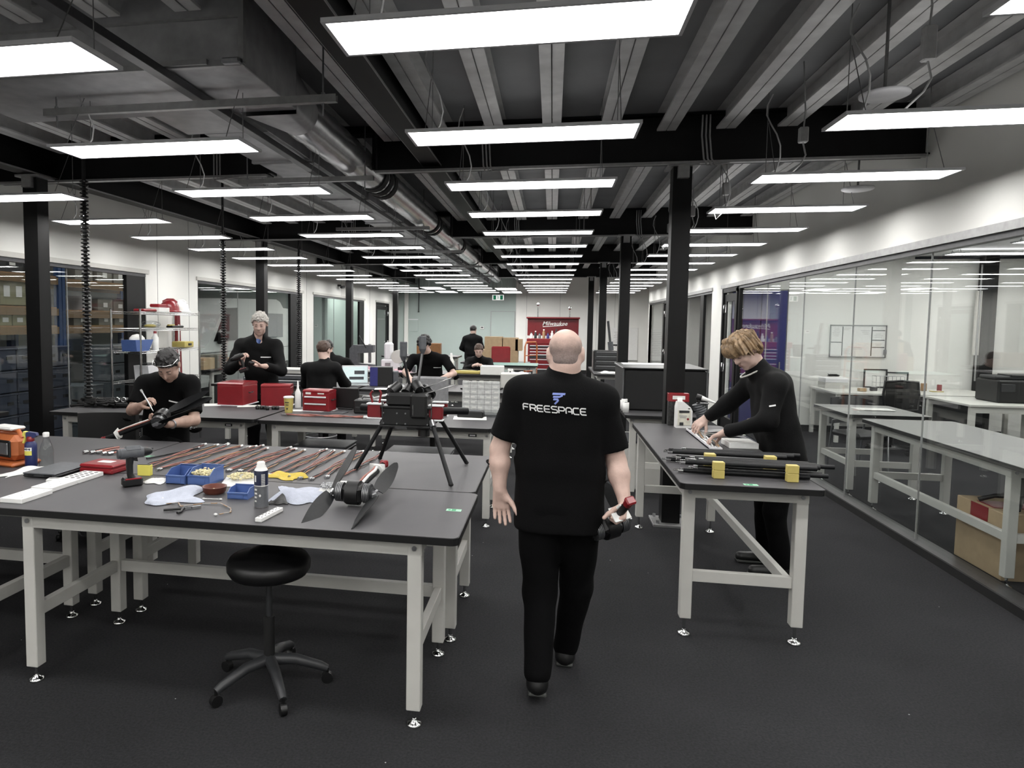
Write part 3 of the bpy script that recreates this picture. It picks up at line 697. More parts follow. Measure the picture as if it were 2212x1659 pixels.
wbox(8.05, 1.89, .62, .36, M_boxolive, 'big olive carton with white labels on the left rack', 'rack cartons', 3)
wbox(7.95, 2.32, .4, .3, M_dark, 'dark carton at the top of the left rack', 'rack cartons'); wbox(8.4, 2.32, .34, .28, M_dark, 'second dark carton at the top of the left rack', 'rack cartons')
wbox(9.35, 2.3, .42, .3, M_boxgrey, 'square grey carton at the top of the rack near the cable riser', 'rack cartons')
wbox(9.3, 1.62, .42, .16, M_boxgrey, 'low grey carton on the rack left of the cable riser', 'rack cartons')
wbox(9.42, 1.85, .2, .22, M_lightframe, 'white upright tub on the rack left of the cable riser', 'rack cartons')
i = 0
for z, hh in ((1.62, .19), (1.85, .2), (2.3, .26)):
    for y, w in ((9.85, .36), (10.24, .34), (10.62, .38), (11.05, .36)):
        wbox(y, z, w, hh-.02*(i % 3), M_boxgrey, 'grey carton behind the wire shelf, level %s, %s from the riser' % (ORD[i//4], ORD[i % 4]), 'cartons behind the wire shelf'); i += 1
M_crate = mat('navy_crate', S(38, 44, 58), .5, var=.1); M_tote = mat('grey_tote', S(92, 100, 106), .5, var=.1)
def crate(x, y, z, w, h, m, lab, grp):
    t = thing('storage_crate', lab, 'crate', (x, y, z), 0, grp)
    MB().box((0, 0, h/2), (.5, w, h), .01).build('body', m, t); MB().box((0, 0, h-.012), (.52, w+.012, .018), .004).build('rim', m, t)
    b = MB()
    for j in (-1, 1): b.box((.25, j*w*.25, h*.55), (.012, .09, .04))
    b.build('hand_hole', M_blackmatte, t)
k = 0
for ci, y in enumerate((6.95, 7.42, 7.89)):
    for l in range(5): crate(-6.55, y, .02+.27*l, .45, .26, M_crate, 'navy plastic crate, level %s of the %s stack from the left' % (ORD[l], ORD[ci]), 'navy crates')
for ci, y in enumerate((8.5, 9.15, 9.7)):
    for l in range(5 if ci else 3): crate(-6.5, y, .02+.265*l, .42, .255, M_tote, 'grey plastic tote, level %s of the %s grey stack' % (ORD[l], ORD[ci]), 'grey totes')
# van
vn = thing('white_van', 'white delivery van parked beyond the second left window', 'van', (-7.8, 15.3, 0))
M_van = mat('van_white', S(208, 212, 210), .3, var=.02, coat=.4)
prof = [(-3.0, .35), (-3.05, .95), (-2.3, 1.25), (-1.6, 2.05), (-1.2, 2.2), (1.2, 2.26), (1.45, 2.2), (1.65, 2.05), (2.95, 2.02), (3.0, .4)]
MB().prism(prof, -.9, .9, 'x').build('body', M_van, vn)
MB().prism([(-2.1, 1.28), (-1.55, 1.98), (-1.0, 2.0), (-1.0, 1.28)], .89, .912, 'x').build('side_window', M_black, vn)
MB().box((.905, 1.0, 1.6), (.02, 1.2, .6), .004).build('side_panel', M_tote, vn)
for y in (-2.0, 1.9): MB().cyl((.7, y, .34), (.93, y, .34), .34, n=20).build('wheel', M_blackmatte, vn)
MB().box((1.0, -1.95, 1.35), (.16, .1, .26), .02).build('mirror', M_black, vn)
MB().box((.91, .2, 1.2), (.01, .01, 1.6)).box((.91, .0, 1.05), (.01, 5.6, .012)).build('seam', M_dark, vn)
MB().lathe([(0, 0), (.12, .0), (.12, .01), (0, .012)], (.9, -2.55, .95), 16, Matrix.Rotation(PI/2, 3, 'Y')).build('headlight', M_steel, vn)
bench_w(-6.35, -5.9, 11.2, 14.0, .85, -6.45, -5.8, 11.0, 14.2, 'grey workbench with cartons in front of the white van', back=None)
for k, (y, m, h, lab) in enumerate(((10.6, M_card, .2, 'tan'), (11.1, M_boxgrey, .24, 'grey'), (11.6, M_card, .16, 'low tan'), (13.2, M_dark, .14, 'dark'))):
    stack_box((-6.12, y+.6, .85), (.36, .4, h), m, 'bench_carton', '%s carton on the bench in front of the van' % lab, 'carton', 0, 'cartons by the van')
# wire shelf with helmets
ws = thing('wire_shelf', 'chrome wire shelving unit by the left wall carrying helmets', 'shelf', (-5.2, 8.42, 0))
for sx in (-1, 1):
    for sy in (-1, 1):
        pts = []; 
        for i in range(56): pts.append((sx*.2, sy*.72, .01+i*.0335))
        MB().tube(pts, [.013+.003*(i % 2) for i in range(56)], 8).build('post', M_chrome, ws)
for z in (.2, .93, 1.32, 1.6, 1.81):
    b = MB()
    for sx in (-1, 1):
        for dz in (0, -.025): b.tube([(sx*.2, -.72, z+dz), (sx*.2, .72, z+dz)], .004, 5)
        b.tube([(sx*.2, -.72+1.44*i/36, z-.025*(i % 2)) for i in range(37)], .003, 4)
    for sy in (-1, 1):
        for dz in (0, -.025): b.tube([(-.2, sy*.72, z+dz), (.2, sy*.72, z+dz)], .004, 5)
    for i in range(1, 30): b.tube([(-.2, -.72+1.44*i/30, z+.003), (.2, -.72+1.44*i/30, z+.003)], .002, 4)
    b.build('wire_deck', M_chrome, ws)
def helmet(x, y, z, m, lab):
    t = thing('hard_hat', lab, 'helmet', (x, y, z), .4, 'hard hats on the wire shelf')
    MB().lathe([(.13, .02), (.128, .06), (.115, .11), (.085, .15), (.045, .172), (0, .18)], n=20).build('shell', m, t)
    MB().lathe([(.12, .005), (.155, .01), (.155, .018), (.128, .03)], n=20).build('brim', m, t)
    MB().tube([(-.09, 0, .15), (-.03, 0, .183), (.05, 0, .183), (.1, 0, .14)], .012, 6).build('crest', m, t)
helmet(-5.15, 8.62, 1.815, M_red, 'red hard hat on top of the wire shelf'); helmet(-5.22, 9.0, 1.815, M_white, 'white hard hat behind the red one')
def simple(name, lab, cat, loc, parts, rz=0, group=None):
    t = thing(name, lab, cat, loc, rz, group)
    for (pn_, b, m) in parts: b.build(pn_, m, t)
    return t
simple('red_case', 'flat red pouch on the top wire shelf', 'pouch', (-5.15, 8.05, 1.816), [('body', MB().box((0, 0, .02), (.16, .3, .035), .012), M_red), ('zip', MB().box((0, 0, .04), (.02, .25, .006)), M_dark)])
simple('white_box', 'white carton with red box on the top wire shelf', 'carton', (-5.12, 8.3, 1.816), [('body', MB().box((0, 0, .03), (.18, .24, .06), .004), M_white), ('lid', MB().box((0, 0, .085), (.14, .2, .045), .012), M_red)])
simple('blue_bin', 'blue plastic bin on the third wire shelf', 'bin', (-5.1, 7.78, 1.325), [('body', MB().prism([(-.16, 0), (.1, 0), (.2, .14), (-.18, .14)], -.1, .1, 'x'), M_blue), ('contents', MB().ball((0, 0, .14), .09, 10, (.9, 1.4, .8)), M_paper)])
simple('white_bottle', 'white bottle with red cap beside the blue bin on the shelf', 'bottle', (-5.05, 8.1, 1.325), [('body', MB().lathe([(.045, 0), (.045, .16), (.02, .2), (.02, .22), (0, .22)], n=12), M_white), ('cap', MB().lathe([(.022, .215), (.018, .25), (0, .255)], n=10), M_red)])
simple('yellow_tray', 'yellow tray at the far end of the third wire shelf', 'tray', (-5.15, 8.95, 1.325), [('body', MB().box((0, 0, .05), (.2, .24, .08), .006), M_yellow), ('clip', MB().box((.11, 0, .05), (.02, .06, .03)), M_dark)])
simple('plastic_bag', 'clear crumpled plastic bag on the second wire shelf', 'bag', (-5.15, 8.15, 1.605), [('bag', MB().ball((0, 0, .05), .1, 12, (1, 2, .5)), M_clearplastic), ('parts', MB().ball((0, 0, .03), .06, 8, (1, 2, .4)), M_yellow)])
simple('dark_parts', 'black and yellow tools lying on the second wire shelf', 'tools', (-5.12, 8.7, 1.605), [('body', MB().box((0, 0, .02), (.1, .3, .03), .01), M_black), ('grip', MB().box((0, -.1, .04), (.04, .14, .02), .006), M_yellow)])
simple('white_tub', 'white tub with small tools on the lowest visible wire shelf', 'tub', (-5.1, 8.0, .936), [('body', MB().prism([(-.12, 0), (.12, 0), (.15, .2), (-.15, .2)], -.1, .1, 'x'), M_lightframe), ('tools', MB().box((0, 0, .21), (.12, .2, .03), .01), M_black)])
fx = thing('folded_banner', 'dark red folded banner with white stripe behind the wire shelf', 'banner', (-5.44, 9.3, 0))
MB().prism([(-.14, 0), (.14, 0), (.05, 1.78), (-.03, 1.78)], -.02, .02, 'x').build('body', mat('dark_red_cloth', S(104, 16, 24), .7), fx); MB().box((.025, 0, 1.2), (.01, .03, .9)).build('stripe', M_white, fx)

# fine wall joints, posts and conduits
def joint(x, y, z0, z1, ax):
    MB().box((x, y, (z0+z1)/2), (.004, .006, z1-z0) if ax == 'x' else (.006, .004, z1-z0))
b = MB()
for y in (8.9, 9.75, 12.3, 14.9, 17.5, 20.4): b.box((XL+.002, y, 2.9 if y not in (8.9, 9.75, 14.9, 20.4) else 1.8), (.004, .006, 1.1 if y not in (8.9, 9.75, 14.9, 20.4) else 3.3))
struct(b.build('trim_joint_left', M_cable_grey))
b = MB()
for x in (-1.27, -.9, .25, 1.5, 2.1): b.box((x, YB-.002, 1.7), (.008, .004, 3.4))
struct(b.build('trim_joint_back', M_cable_grey))
struct(MB().box((-5.2, YB-.03, 1.7), (.14, .06, 3.4)).build('trim_post', M_wall))
tag(MB().box((-4.75, YB-.02, 2.75), (.03, .03, 1.3)).box((-4.75, YB-.03, 2.1), (.05, .04, .04)).build('wall_conduit', M_dark), 'thin dark conduit at the top left of the green wall', 'conduit')
# ================================================================ ITEMS ON THE BENCHES
def text_part(name, body, size, m, parent, loc, X=(1, 0, 0), Yv=(0, 0, 1), shear=0., bold=.0, align='CENTER', ext=.0004):
    cu = bpy.data.curves.new('txt', 'FONT'); cu.body = body; cu.size = size; cu.align_x = align; cu.align_y = 'CENTER'; cu.extrude = ext; cu.shear = shear; cu.offset = bold; cu.resolution_u = 3
    o = bpy.data.objects.new('txt', cu); COL.objects.link(o); bpy.context.view_layer.update()
    me = bpy.data.meshes.new_from_object(o.evaluated_get(bpy.context.evaluated_depsgraph_get()))
    bpy.data.objects.remove(o); bpy.data.curves.remove(cu)
    X = Vector(X).normalized(); Yv = Vector(Yv).normalized(); Z = X.cross(Yv)
    R = Matrix((X, Yv, Z)).transposed()
    for v in me.vertices: v.co = R @ v.co
    me.materials.clear(); me.materials.append(m); me.name = name
    q = bpy.data.objects.new(name, me); COL.objects.link(q); q.location = loc; q.parent = parent
    return q
T0 = .85
M_cloth = mat('pale_cloth', S(172, 177, 190), .9, var=.06, scale=40, bump=.3, bscale=200)
M_clothw = mat('white_cloth', S(214, 214, 212), .9, var=.05, scale=40, bump=.3, bscale=200)
M_ybag = mat('cream_parts', S(222, 212, 172), .7, var=.12, scale=90, bump=.6)
M_carbon = mat('carbon_fibre', S(18, 19, 21), .5, var=.3, scale=60, spec=.25)
M_greytool = mat('grey_tool_body', S(78, 80, 84), .5, var=.15, scale=30)
M_brown = mat('brown_glaze', S(92, 48, 38), .35, var=.08)
M_labelw = mat('white_label', S(220, 220, 216), .6, var=.02); M_labely = mat('yellow_label', S(216, 206, 96), .5, var=.03)
M_cangrey = mat('can_grey', S(110, 112, 116), .3, .4); M_candark = mat('can_navy', S(28, 34, 58), .35); M_sprayblue = mat('spray_blue', S(38, 46, 92), .35)
M_green = mat('green_tape', S(150, 206, 172), .6); M_greendark = mat('green_print', S(40, 130, 88), .6)
M_pink = mat('pink_cloth', S(196, 160, 170), .9, bump=.3)
# --- left table: radio, spray, bottle, cloth, laptop
t = thing('jobsite_radio', 'orange jobsite radio with round black-rimmed dial at the left edge', 'radio', (-3.2, 3.56, T0), -.25)
MB().box((0, 0, .012), (.34, .19, .024), .01).box((0, 0, .105), (.3, .15, .15), .035).build('body', M_orange, t)
MB().tube([(-.13, 0, .16), (-.1, 0, .2), (.1, 0, .2), (.13, 0, .16)], .014, 8).build('handle', M_orange, t)
d = MB().box((.085, -.078, .105), (.1, .012, .1), .03).build('dial_rim', M_black, t); MB().box((.085, -.085, .105), (.07, .008, .07), .02).build('dial_face', M_steel, d)
MB().box((-.085, -.078, .105), (.1, .012, .1), .03).build('speaker_grille', M_black, t)
MB().box((0, 0, .215), (.2, .1, .02), .01).build('cloth_on_top', M_clothw, t)
t = thing('spray_bottle', 'blue spray can with yellow-and-blue trigger top and yellow shield label', 'spray can', (-2.995, 3.5, T0), .1)
MB().lathe([(.03, 0), (.033, .004), (.033, .13), (.028, .142), (.02, .15)], n=24).build('can', M_sprayblue, t)
MB().lathe([(.02, .148), (.022, .16), (.018, .178), (0, .18)], n=16).build('red_collar', M_red, t)
MB().prism([(-.02, .17), (.03, .172), (.045, .185), (.04, .2), (-.01, .206), (-.03, .2)], -.012, .012, 'y').build('trigger_head', M_sprayblue, t)
MB().prism([(-.045, .185), (-.022, .17), (-.02, .205), (-.036, .208)], -.012, .012, 'y').tube([(-.03, 0, .18), (-.036, 0, .155), (-.045, 0, .138)], .008, 6).build('nozzle', M_labely, t)
b = MB(); b.grid(lambda u, v: (.0336*math.cos(-2.3+1.45*u), .0336*math.sin(-2.3+1.45*u), .07+.045*v), 10, 1); b.build('shield_label', M_labely, t)
b = MB(); b.grid(lambda u, v: (.0338*math.cos(-2.3+1.45*u), .0338*math.sin(-2.3+1.45*u), .096+.02*v), 10, 1); b.build('name_band', M_labelw, t)
text_part('printed_name', 'WD-40', .0125, M_candark, t, (0, -.0345, .1062), bold=.0005)
t = thing('clear_bottle', 'clear plastic bottle with white cap beside the blue spray can', 'bottle', (-2.9, 3.51, T0))
MB().lathe([(.036, 0), (.038, .006), (.038, .1), (.03, .13), (.017, .165), (.015, .185)], n=24).build('body', M_clearplastic, t)
MB().lathe([(.017, .178), (.018, .182), (.018, .2), (.015, .204), (0, .205)], n=16).build('cap', M_white, t)
def rag(name, lab, loc, rx, ry, h, m, seed, rz=0, fold=3):
    r_ = random.Random(seed); ph = [r_.uniform(0, 6.28) for _ in range(6)]
    def f(u, v):
        x = (u-.5)*2; y = (v-.5)*2
        e = max(0, 1-max(abs(x), abs(y))**3)
        edge = 1+.16*math.sin(5*x+ph[0])*abs(y)+.12*math.sin(4*y+ph[1])*abs(x)
        z = h*e*(.45+.3*math.sin(fold*x+ph[2]+1.5*y)+.25*math.sin(fold*1.7*y+ph[3]-x))+.004
        return (rx*x*edge+.12*rx*math.sin(2*y+ph[4]), ry*y*edge, max(.003, z))
    o = MB().grid(f, 22, 22, thick=.003).build(name, m, None, loc, rz)
    return tag(o, lab, 'cloth')
rag('rag', 'long white rolled rag left of the closed laptop', (-2.9, 3.36, T0), .05, .14, .03, M_clothw, 4, -.35)
t = thing('closed_laptop', 'closed dark grey laptop between the rag and the red case', 'laptop', (-2.73, 3.39, T0), 0)
MB().box((0, 0, .012), (.2, .3, .016), .006).build('base', M_dark, t); MB().box((0, 0, .024), (.2, .3, .008), .003).build('lid', M_greytool, t); MB().box((.06, -.151, .016), (.05, .003, .006)).box((-.05, -.151, .016), (.03, .003, .006)).build('port', M_black, t)
t = thing('flat_red_case', 'flat red plastic case with white label beside the standing drill', 'case', (-2.5, 3.49, T0), -.06)
MB().box((0, 0, .016), (.22, .17, .03), .008).build('base', M_red, t); MB().box((0, 0, .042), (.22, .17, .02), .008).build('lid', M_red, t); MB().box((0, .01, .0525), (.09, .05, .001)).build('white_label', M_labelw, t)
for (x, y, lab, holes, l) in ((-2.485, 2.87, 'white foam tray nearest the table edge', 0, .2), (-2.505, 3.085, 'white foam tray in the middle of the row', 0, .19), (-2.5, 3.285, 'white foam tray with rows of holes', 1, .2)):
    t = thing('foam_tray', lab, 'tray', (x, y, T0), -.02, 'white foam trays')
    MB().box((0, 0, .011), (.12, l, .022), .002).build('slab', M_white, t)
    b = MB()
    for i in range(3):
        for j in range(5):
            if holes or (i+j) % 2 == 0: b.cyl((-.036+.036*i, -.07+.035*j, .0221), (-.036+.036*i, -.07+.035*j, .0226), .011 if holes else .003, n=8)
    b.build('hole_pattern', M_dark if holes else M_cable_grey, t)['kind'] = 'stuff'
t = thing('loose_foam_block', 'small pale foam block lying left of the foam trays', 'block', (-2.6, 3.2, T0), .3); MB().box((0, 0, .008), (.07, .05, .016), .003).build('block', M_white, t); MB().box((0, 0, .017), (.05, .02, .002)).build('mark', M_cable_grey, t)
# --- cordless drill standing on its battery
def drill(name, lab, loc, rz, R=None, m=M_greytool):
    t = thing(name, lab, 'drill', loc, rz); t.scale = (.82, .82, .92)
    if R is not None: t.rotation_euler = R.to_euler()
    MB().cyl((0, -.07, .19), (0, .07, .19), .031, n=16).cyl((0, .07, .19), (0, .085, .19), .027, n=16).box((0, -.01, .205), (.05, .12, .05), .018).build('motor_body', m, t)
    MB().lathe([(.026, 0), (.026, .02), (.018, .045), (.012, .055), (0, .056)], (0, -.07, .19), 14, Matrix.Rotation(PI/2, 3, 'X')).build('chuck', M_black, t)
    MB().tube([(0, .01, .17), (0, .015, .12), (0, .012, .07), (0, .0, .045)], [.025, .022, .02, .026], 12).build('grip', M_black, t)
    MB().box((0, .0, .026), (.075, .12, .05), .01).build('battery', M_black, t); MB().box((0, -.0, .046), (.078, .1, .008), .003).build('battery_clip', M_red, t)
    MB().prism([(-.035, .14), (-.012, .145), (-.01, .165), (-.03, .168)], -.01, .01, 'x').build('trigger', M_black, t)
    return t
drill('cordless_drill', 'grey and black cordless drill standing upright on its battery', (-2.14, 3.2, T0), 2.4)
t = thing('yellow_pad', 'small yellow pad standing behind the cordless drill', 'pad', (-2.22, 3.44, T0), .1); MB().box((0, 0, .03), (.075, .03, .06), .002).build('pad', M_labely, t); MB().box((0, 0, .062), (.07, .024, .003)).build('edge', M_dark, t)
t = thing('thin_rod', 'thin dark rod lying behind the cordless drill', 'rod', (-2.4, 4.02, T0+.008), -.3)
MB().cyl((-.0, -.2, 0), (.0, .22, 0), .006, n=8).build('shaft', M_dark, t); MB().cyl((0, .22, 0), (0, .235, 0), .008, n=8).build('tip', M_steel, t)
r_ = random.Random(3)
for k in range(7):
    t = thing('cable_plug', 'short red cable with bright plug in the row behind the red case', 'cable', (-2.94+.045*k, 3.93+r_.uniform(-.02, .02), T0+.011), r_.uniform(-.5, .1), 'short plugs behind the red case')
    MB().tube([(0, 0, 0), (.01, .06, .003), (.0, .12, 0), (.02, .2, 0)], .006, 6).build('lead', M_brownred if k % 3 else M_dark, t); MB().cyl((0, -.03, 0), (0, .005, 0), .011, n=8).build('plug', M_chrome, t)
# --- blue bins
def bin_(x, y, w, d, h, lab, rz=0, fill=None):
    t = thing('parts_bin', lab, 'bin', (x, y, T0), rz, 'blue parts bins'); th = .004
    b = MB(); b.box((0, 0, th/2), (w, d, th)).box((0, d/2-th/2, h/2), (w, th, h)).box((0, -d/2+th/2, h*.3), (w, th, h*.6))
    side = [(-d/2, 0), (d/2, 0), (d/2, h), (-d/2+.35*d, h), (-d/2, h*.6)]
    for s_ in (-1, 1): b.prism(side, s_*w/2-th/2, s_*w/2+th/2, 'x')
    b.build('body', M_blue, t)
    MB().box((0, -d/2, h*.6), (w+.006, .008, .006)).box((0, d/2, h), (w+.006, .008, .006)).build('rim', M_blue, t)
    MB().box((0, -d/2-.001, h*.28), (w*.6, .002, h*.3)).build('label_slot', M_blue, t)
    if fill:
        c = MB(); q = random.Random(9)
        for i in range(150): c.box((q.uniform(-w*.42, w*.42), q.uniform(-d*.35, d*.4), h*.45+q.uniform(0, h*.35)), (.014, .006, .006), 0, Matrix.Rotation(q.uniform(0, 6), 3, 'Z') @ Matrix.Rotation(q.uniform(-1, 1), 3, 'X'))
        c.build('fittings', M_ybag, t)['kind'] = 'stuff'
bin_(-1.945, 3.36, .105, .15, .075, 'empty blue parts bin next to the white pouch')
bin_(-1.815, 3.37, .125, .15, .08, 'blue parts bin heaped with cream fittings', -.03, True)
bin_(-1.49, 3.12, .1, .1, .05, 'small empty blue parts bin beside the tall aerosol can', .03)
rag('white_pouch', 'white paper pouch left of the blue bins', (-2.07, 3.32, T0), .055, .06, .02, M_clothw, 12)
rag('glove_cloth', 'pale grey cloth glove lying at the front of the near table', (-1.8, 3.02, T0), .12, .11, .055, M_cloth, 5, .5, 2.2)
rag('folded_cloth', 'large pale blue-grey cloth right of the aerosol can', (-1.21, 3.2, T0), .12, .15, .07, M_cloth, 21, .2, 2.0)
rag('dark_lined_cloth', 'black and white striped cloth tucked beside the aerosol can', (-1.275, 3.08, T0), .045, .06, .045, mat('striped_cloth', S(70), .9, var=.9, scale=18), 8, .3)
rag('yellow_cloth', 'mustard yellow cloth behind the pale blue cloth', (-1.43, 3.58, T0), .1, .07, .04, mat('mustard_cloth', S(190, 168, 78), .9), 15, -.3)
t = thing('fittings_bag', 'open clear bag spilling cream fittings behind the brown bowl', 'bag', (-1.63, 3.42, T0), .3)
MB().grid(lambda u, v: ((u-.5)*.2, (v-.5)*.24, .004+.035*math.sin(PI*u)*math.sin(PI*v)), 10, 10, thick=.002).build('sheet', M_clothw, t)
c = MB(); q = random.Random(2)
for i in range(160):
    a = q.uniform(0, 6.28); r = .07*math.sqrt(q.random()); c.box((r*math.cos(a), r*math.sin(a)-.02, .03+.02*(1-r/.07)+q.uniform(0, .008)), (.014, .006, .006), 0, Matrix.Rotation(q.uniform(0, 6), 3, 'Z'))
c.build('cream_fittings', M_ybag, t)['kind'] = 'stuff'
t = thing('parts_bag', 'clear bag of small grey parts right of the pale cloth', 'bag', (-1.11, 3.3, T0), .2)
MB().grid(lambda u, v: ((u-.5)*.1, (v-.5)*.16, .004+.03*math.sin(PI*u)*math.sin(PI*v)), 8, 8, thick=.002).build('sheet', M_clothw, t)
c = MB()
for i in range(90): c.ball((q.uniform(-.03, .03), q.uniform(-.05, .05), .033+q.uniform(0, .006)), .005, 6)
c.build('grey_parts', M_steel, t)['kind'] = 'stuff'
t = thing('brown_bowl', 'small brown round bowl in front of the cream fittings', 'bowl', (-1.655, 3.16, T0))
MB().lathe([(.045, 0), (.056, .012), (.06, .034), (.062, .036), (.056, .036), (.05, .014), (0, .01)], n=26).build('shell', M_brown, t)
c = MB()
for i in range(14): c.ball((q.uniform(-.03, .03), q.uniform(-.03, .03), .014), .005, 6)
c.build('tan_beads', M_ybag, t)['kind'] = 'stuff'
t = thing('aerosol_can', 'tall grey and white aerosol can standing in the middle of the near table', 'spray can', (-1.318, 2.965, T0))
MB().lathe([(.031, 0), (.033, .004), (.033, .008)], n=28).build('bottom_rim', M_chrome, t)
MB().lathe([(.0325, .008), (.0325, .105)], n=28).build('grey_band', M_cangrey, t); MB().lathe([(.0327, .105), (.0327, .108)], n=28).build('white_line', M_labelw, t)
MB().lathe([(.0325, .108), (.0325, .17), (.031, .176)], n=28).build('navy_band', M_candark, t)
MB().lathe([(.031, .176), (.026, .186), (.022, .19), (.022, .197), (.019, .2), (.019, .212), (.014, .216), (0, .217)], n=24).build('white_cap', M_white, t)
b = MB(); q = random.Random(6)
for i in range(15):
    z = .16-.004*i
    b.grid(lambda u, v, z=z: (.0331*math.cos(-1.15+.55*u), .0331*math.sin(-1.15+.55*u), z+.0016*v), 5, 1)
for i in range(4):
    z = .085-.018*i; w_ = q.uniform(.35, .5)
    b.grid(lambda u, v, z=z, w_=w_: (.0331*math.cos(-2.25+w_*u), .0331*math.sin(-2.25+w_*u), z+.008*v), 5, 1)
b.grid(lambda u, v: (.0331*math.cos(-2.2+.3*u), .0331*math.sin(-2.2+.3*u), .125+.03*v), 4, 1)
b.prism([(-.006, 0), (0, -.007), (.006, 0), (0, .007)], -.034, -.0325, 'y'); b.v[-16:] = [(x+.008, y+.0006, z+.062) for x, y, z in b.v[-16:]]
b.build('printing', M_labelw, t)
t = thing('terminal_strip', 'white terminal strip with dark holes in front of the aerosol can', 'strip', (-1.22, 2.83, T0), -.12)
MB().box((0, 0, .009), (.032, .19, .018), .002).build('body', M_white, t)
b = MB()
for j in range(6):
    for i in (-1, 1): b.box((i*.007, -.075+.03*j, .0183), (.006, .008, .001))
b.build('hole_pattern', M_dark, t)['kind'] = 'stuff'
t = thing('pliers', 'small black-handled pliers at the front of the near table', 'pliers', (-1.63, 2.84, T0+.008), 0)
MB().tube([(-.085, -.045, 0), (-.04, -.02, 0), (-.01, .0, 0), (.02, .02, 0)], .006, 6).tube([(.0, -.075, 0), (.005, -.05, 0), (-.01, -.015, 0), (-.01, .01, 0)], .006, 6).build('handle', M_black, t)
MB().beam((-.005, .0, 0), (.045, .05, 0), .012, .009).beam((.0, .0, 0), (.05, .045, 0), .006, .009).build('jaw', M_steel, t)
t = thing('twisted_lead', 'twisted thin multicoloured lead with white plug at the front of the near table', 'cable', (0, 0, T0+.004))
pts = [(-1.78, 2.9, 0), (-1.72, 2.93, .002), (-1.68, 2.88, 0), (-1.6, 2.95, 0), (-1.52, 2.96, .003), (-1.44, 2.9, 0), (-1.41, 2.84, 0), (-1.45, 2.79, 0)]
pp = []
for i in range(len(pts)-1):
    for k in range(6): u = k/6; pp.append(tuple(pts[i][j]*(1-u)+pts[i+1][j]*u for j in range(3)))
MB().tube([(x+.002*math.sin(i*1.3), y+.002*math.cos(i*1.3), z+.001) for i, (x, y, z) in enumerate(pp)], .0022, 5).build('tan_strand', M_tan, t); MB().tube([(x-.002*math.sin(i*1.3), y-.002*math.cos(i*1.3), z+.001) for i, (x, y, z) in enumerate(pp)], .0022, 5).build('grey_strand', M_cable_grey, t)
MB().ball((-1.455, 2.785, .003), .007, 8, (1.4, 1, .8)).build('plug', M_white, t)
for (x, y, a, lab) in ((-1.6, 3.03, .1, 'cotton swab lying right of the pale grey glove'), (-1.83, 3.03, 1.4, 'cotton swab poking up behind the pale grey glove')):
    t = thing('cotton_swab', lab, 'swab', (x, y, T0+.006), a); MB().cyl((-.04, 0, 0), (.04, 0, 0), .002, n=6).build('stick', M_white, t); MB().ball((.043, 0, 0), .005, 6, (1.6, 1, 1)).ball((-.043, 0, 0), .005, 6, (1.6, 1, 1)).build('tip', M_clothw, t)
# --- row of laid out cable harnesses
hs = thing('cable_harness', 'x', 'cable', (0, 0, 0), 0, 'red cable harnesses laid side by side')
r_ = random.Random(11); hx = [-2.35+.0667*k for k in range(19)]; mm = (M_brownred, M_dark, M_tan)
for k, x in enumerate(hx):
    y0 = 3.60+r_.uniform(-.03, .05)-.03*(k > 14); y1 = 4.35+r_.uniform(-.05, .05)
    t = thing('cable_harness', 'twisted red and dark cable harness in the row on the bench, %s from the left' % ORD[k], 'cable', (x, y0, T0+.007), r_.uniform(-.1, .02), 'red cable harnesses laid side by side')
    L = y1-y0; ph = r_.uniform(0, 6); tw = r_.uniform(6, 11); bend = r_.uniform(-.03, .03)
    for s in range(3):
        pts = []
        for i in range(26):
            u = i/25; am = .005+.011*math.sin(PI*u)**2*(1 if s else .5)
            pts.append((bend*math.sin(PI*u)+.009*math.sin(5.5*u+ph*2)*math.sin(PI*u)+am*math.sin(tw*u+ph+s*2.1), L*u, .002+.004*math.cos(tw*u+ph+s*2.1)))
        MB().tube(pts, .003, 5).build(('red_wire', 'dark_wire', 'tan_wire')[s], (M_brownred, M_dark, M_tan if k % 2 else M_brownred)[s], t)
    MB().cyl((0, L, 0), (.004, L+.025, .001), .008, n=7).cyl((-.012, L-.01, 0), (-.01, L+.012, 0), .006, n=7).build('white_plug', M_white, t)
    MB().cyl((0, -.03, 0), (0, .005, 0), .009, n=8).cyl((.012, -.022, 0), (.01, .008, 0), .007, n=8).build('metal_plug', M_steel, t)
bpy.data.objects.remove(hs)
for (x, y, z, lab, rz) in ((-.43, 3.11, T0, 'green tape mark near the right edge of the nearest table', 0), (-2.49, 3.93, T0, 'green tape mark behind the red case', .1), (1.05, 3.83, .882, 'green tape mark on the near edge of the right bench', 0)):
    t = thing('tape_mark', lab, 'tape', (x, y, z+.0006), rz, 'green tape marks'); MB().box((0, 0, 0), (.07, .035, .0008)).build('strip', M_green, t); MB().box((0, 0, .0006), (.02, .025, .0004)).box((-.02, 0, .0006), (.012, .015, .0004)).build('print', M_greendark, t)
tag(MB().box((-1.08, 3.52, T0+.001), (.12, .06, .002)).box((-1.07, 3.525, T0+.0025), (.1, .05, .001)).build('paper_slip', M_paper), 'white paper slip under the last cable harness', 'paper')
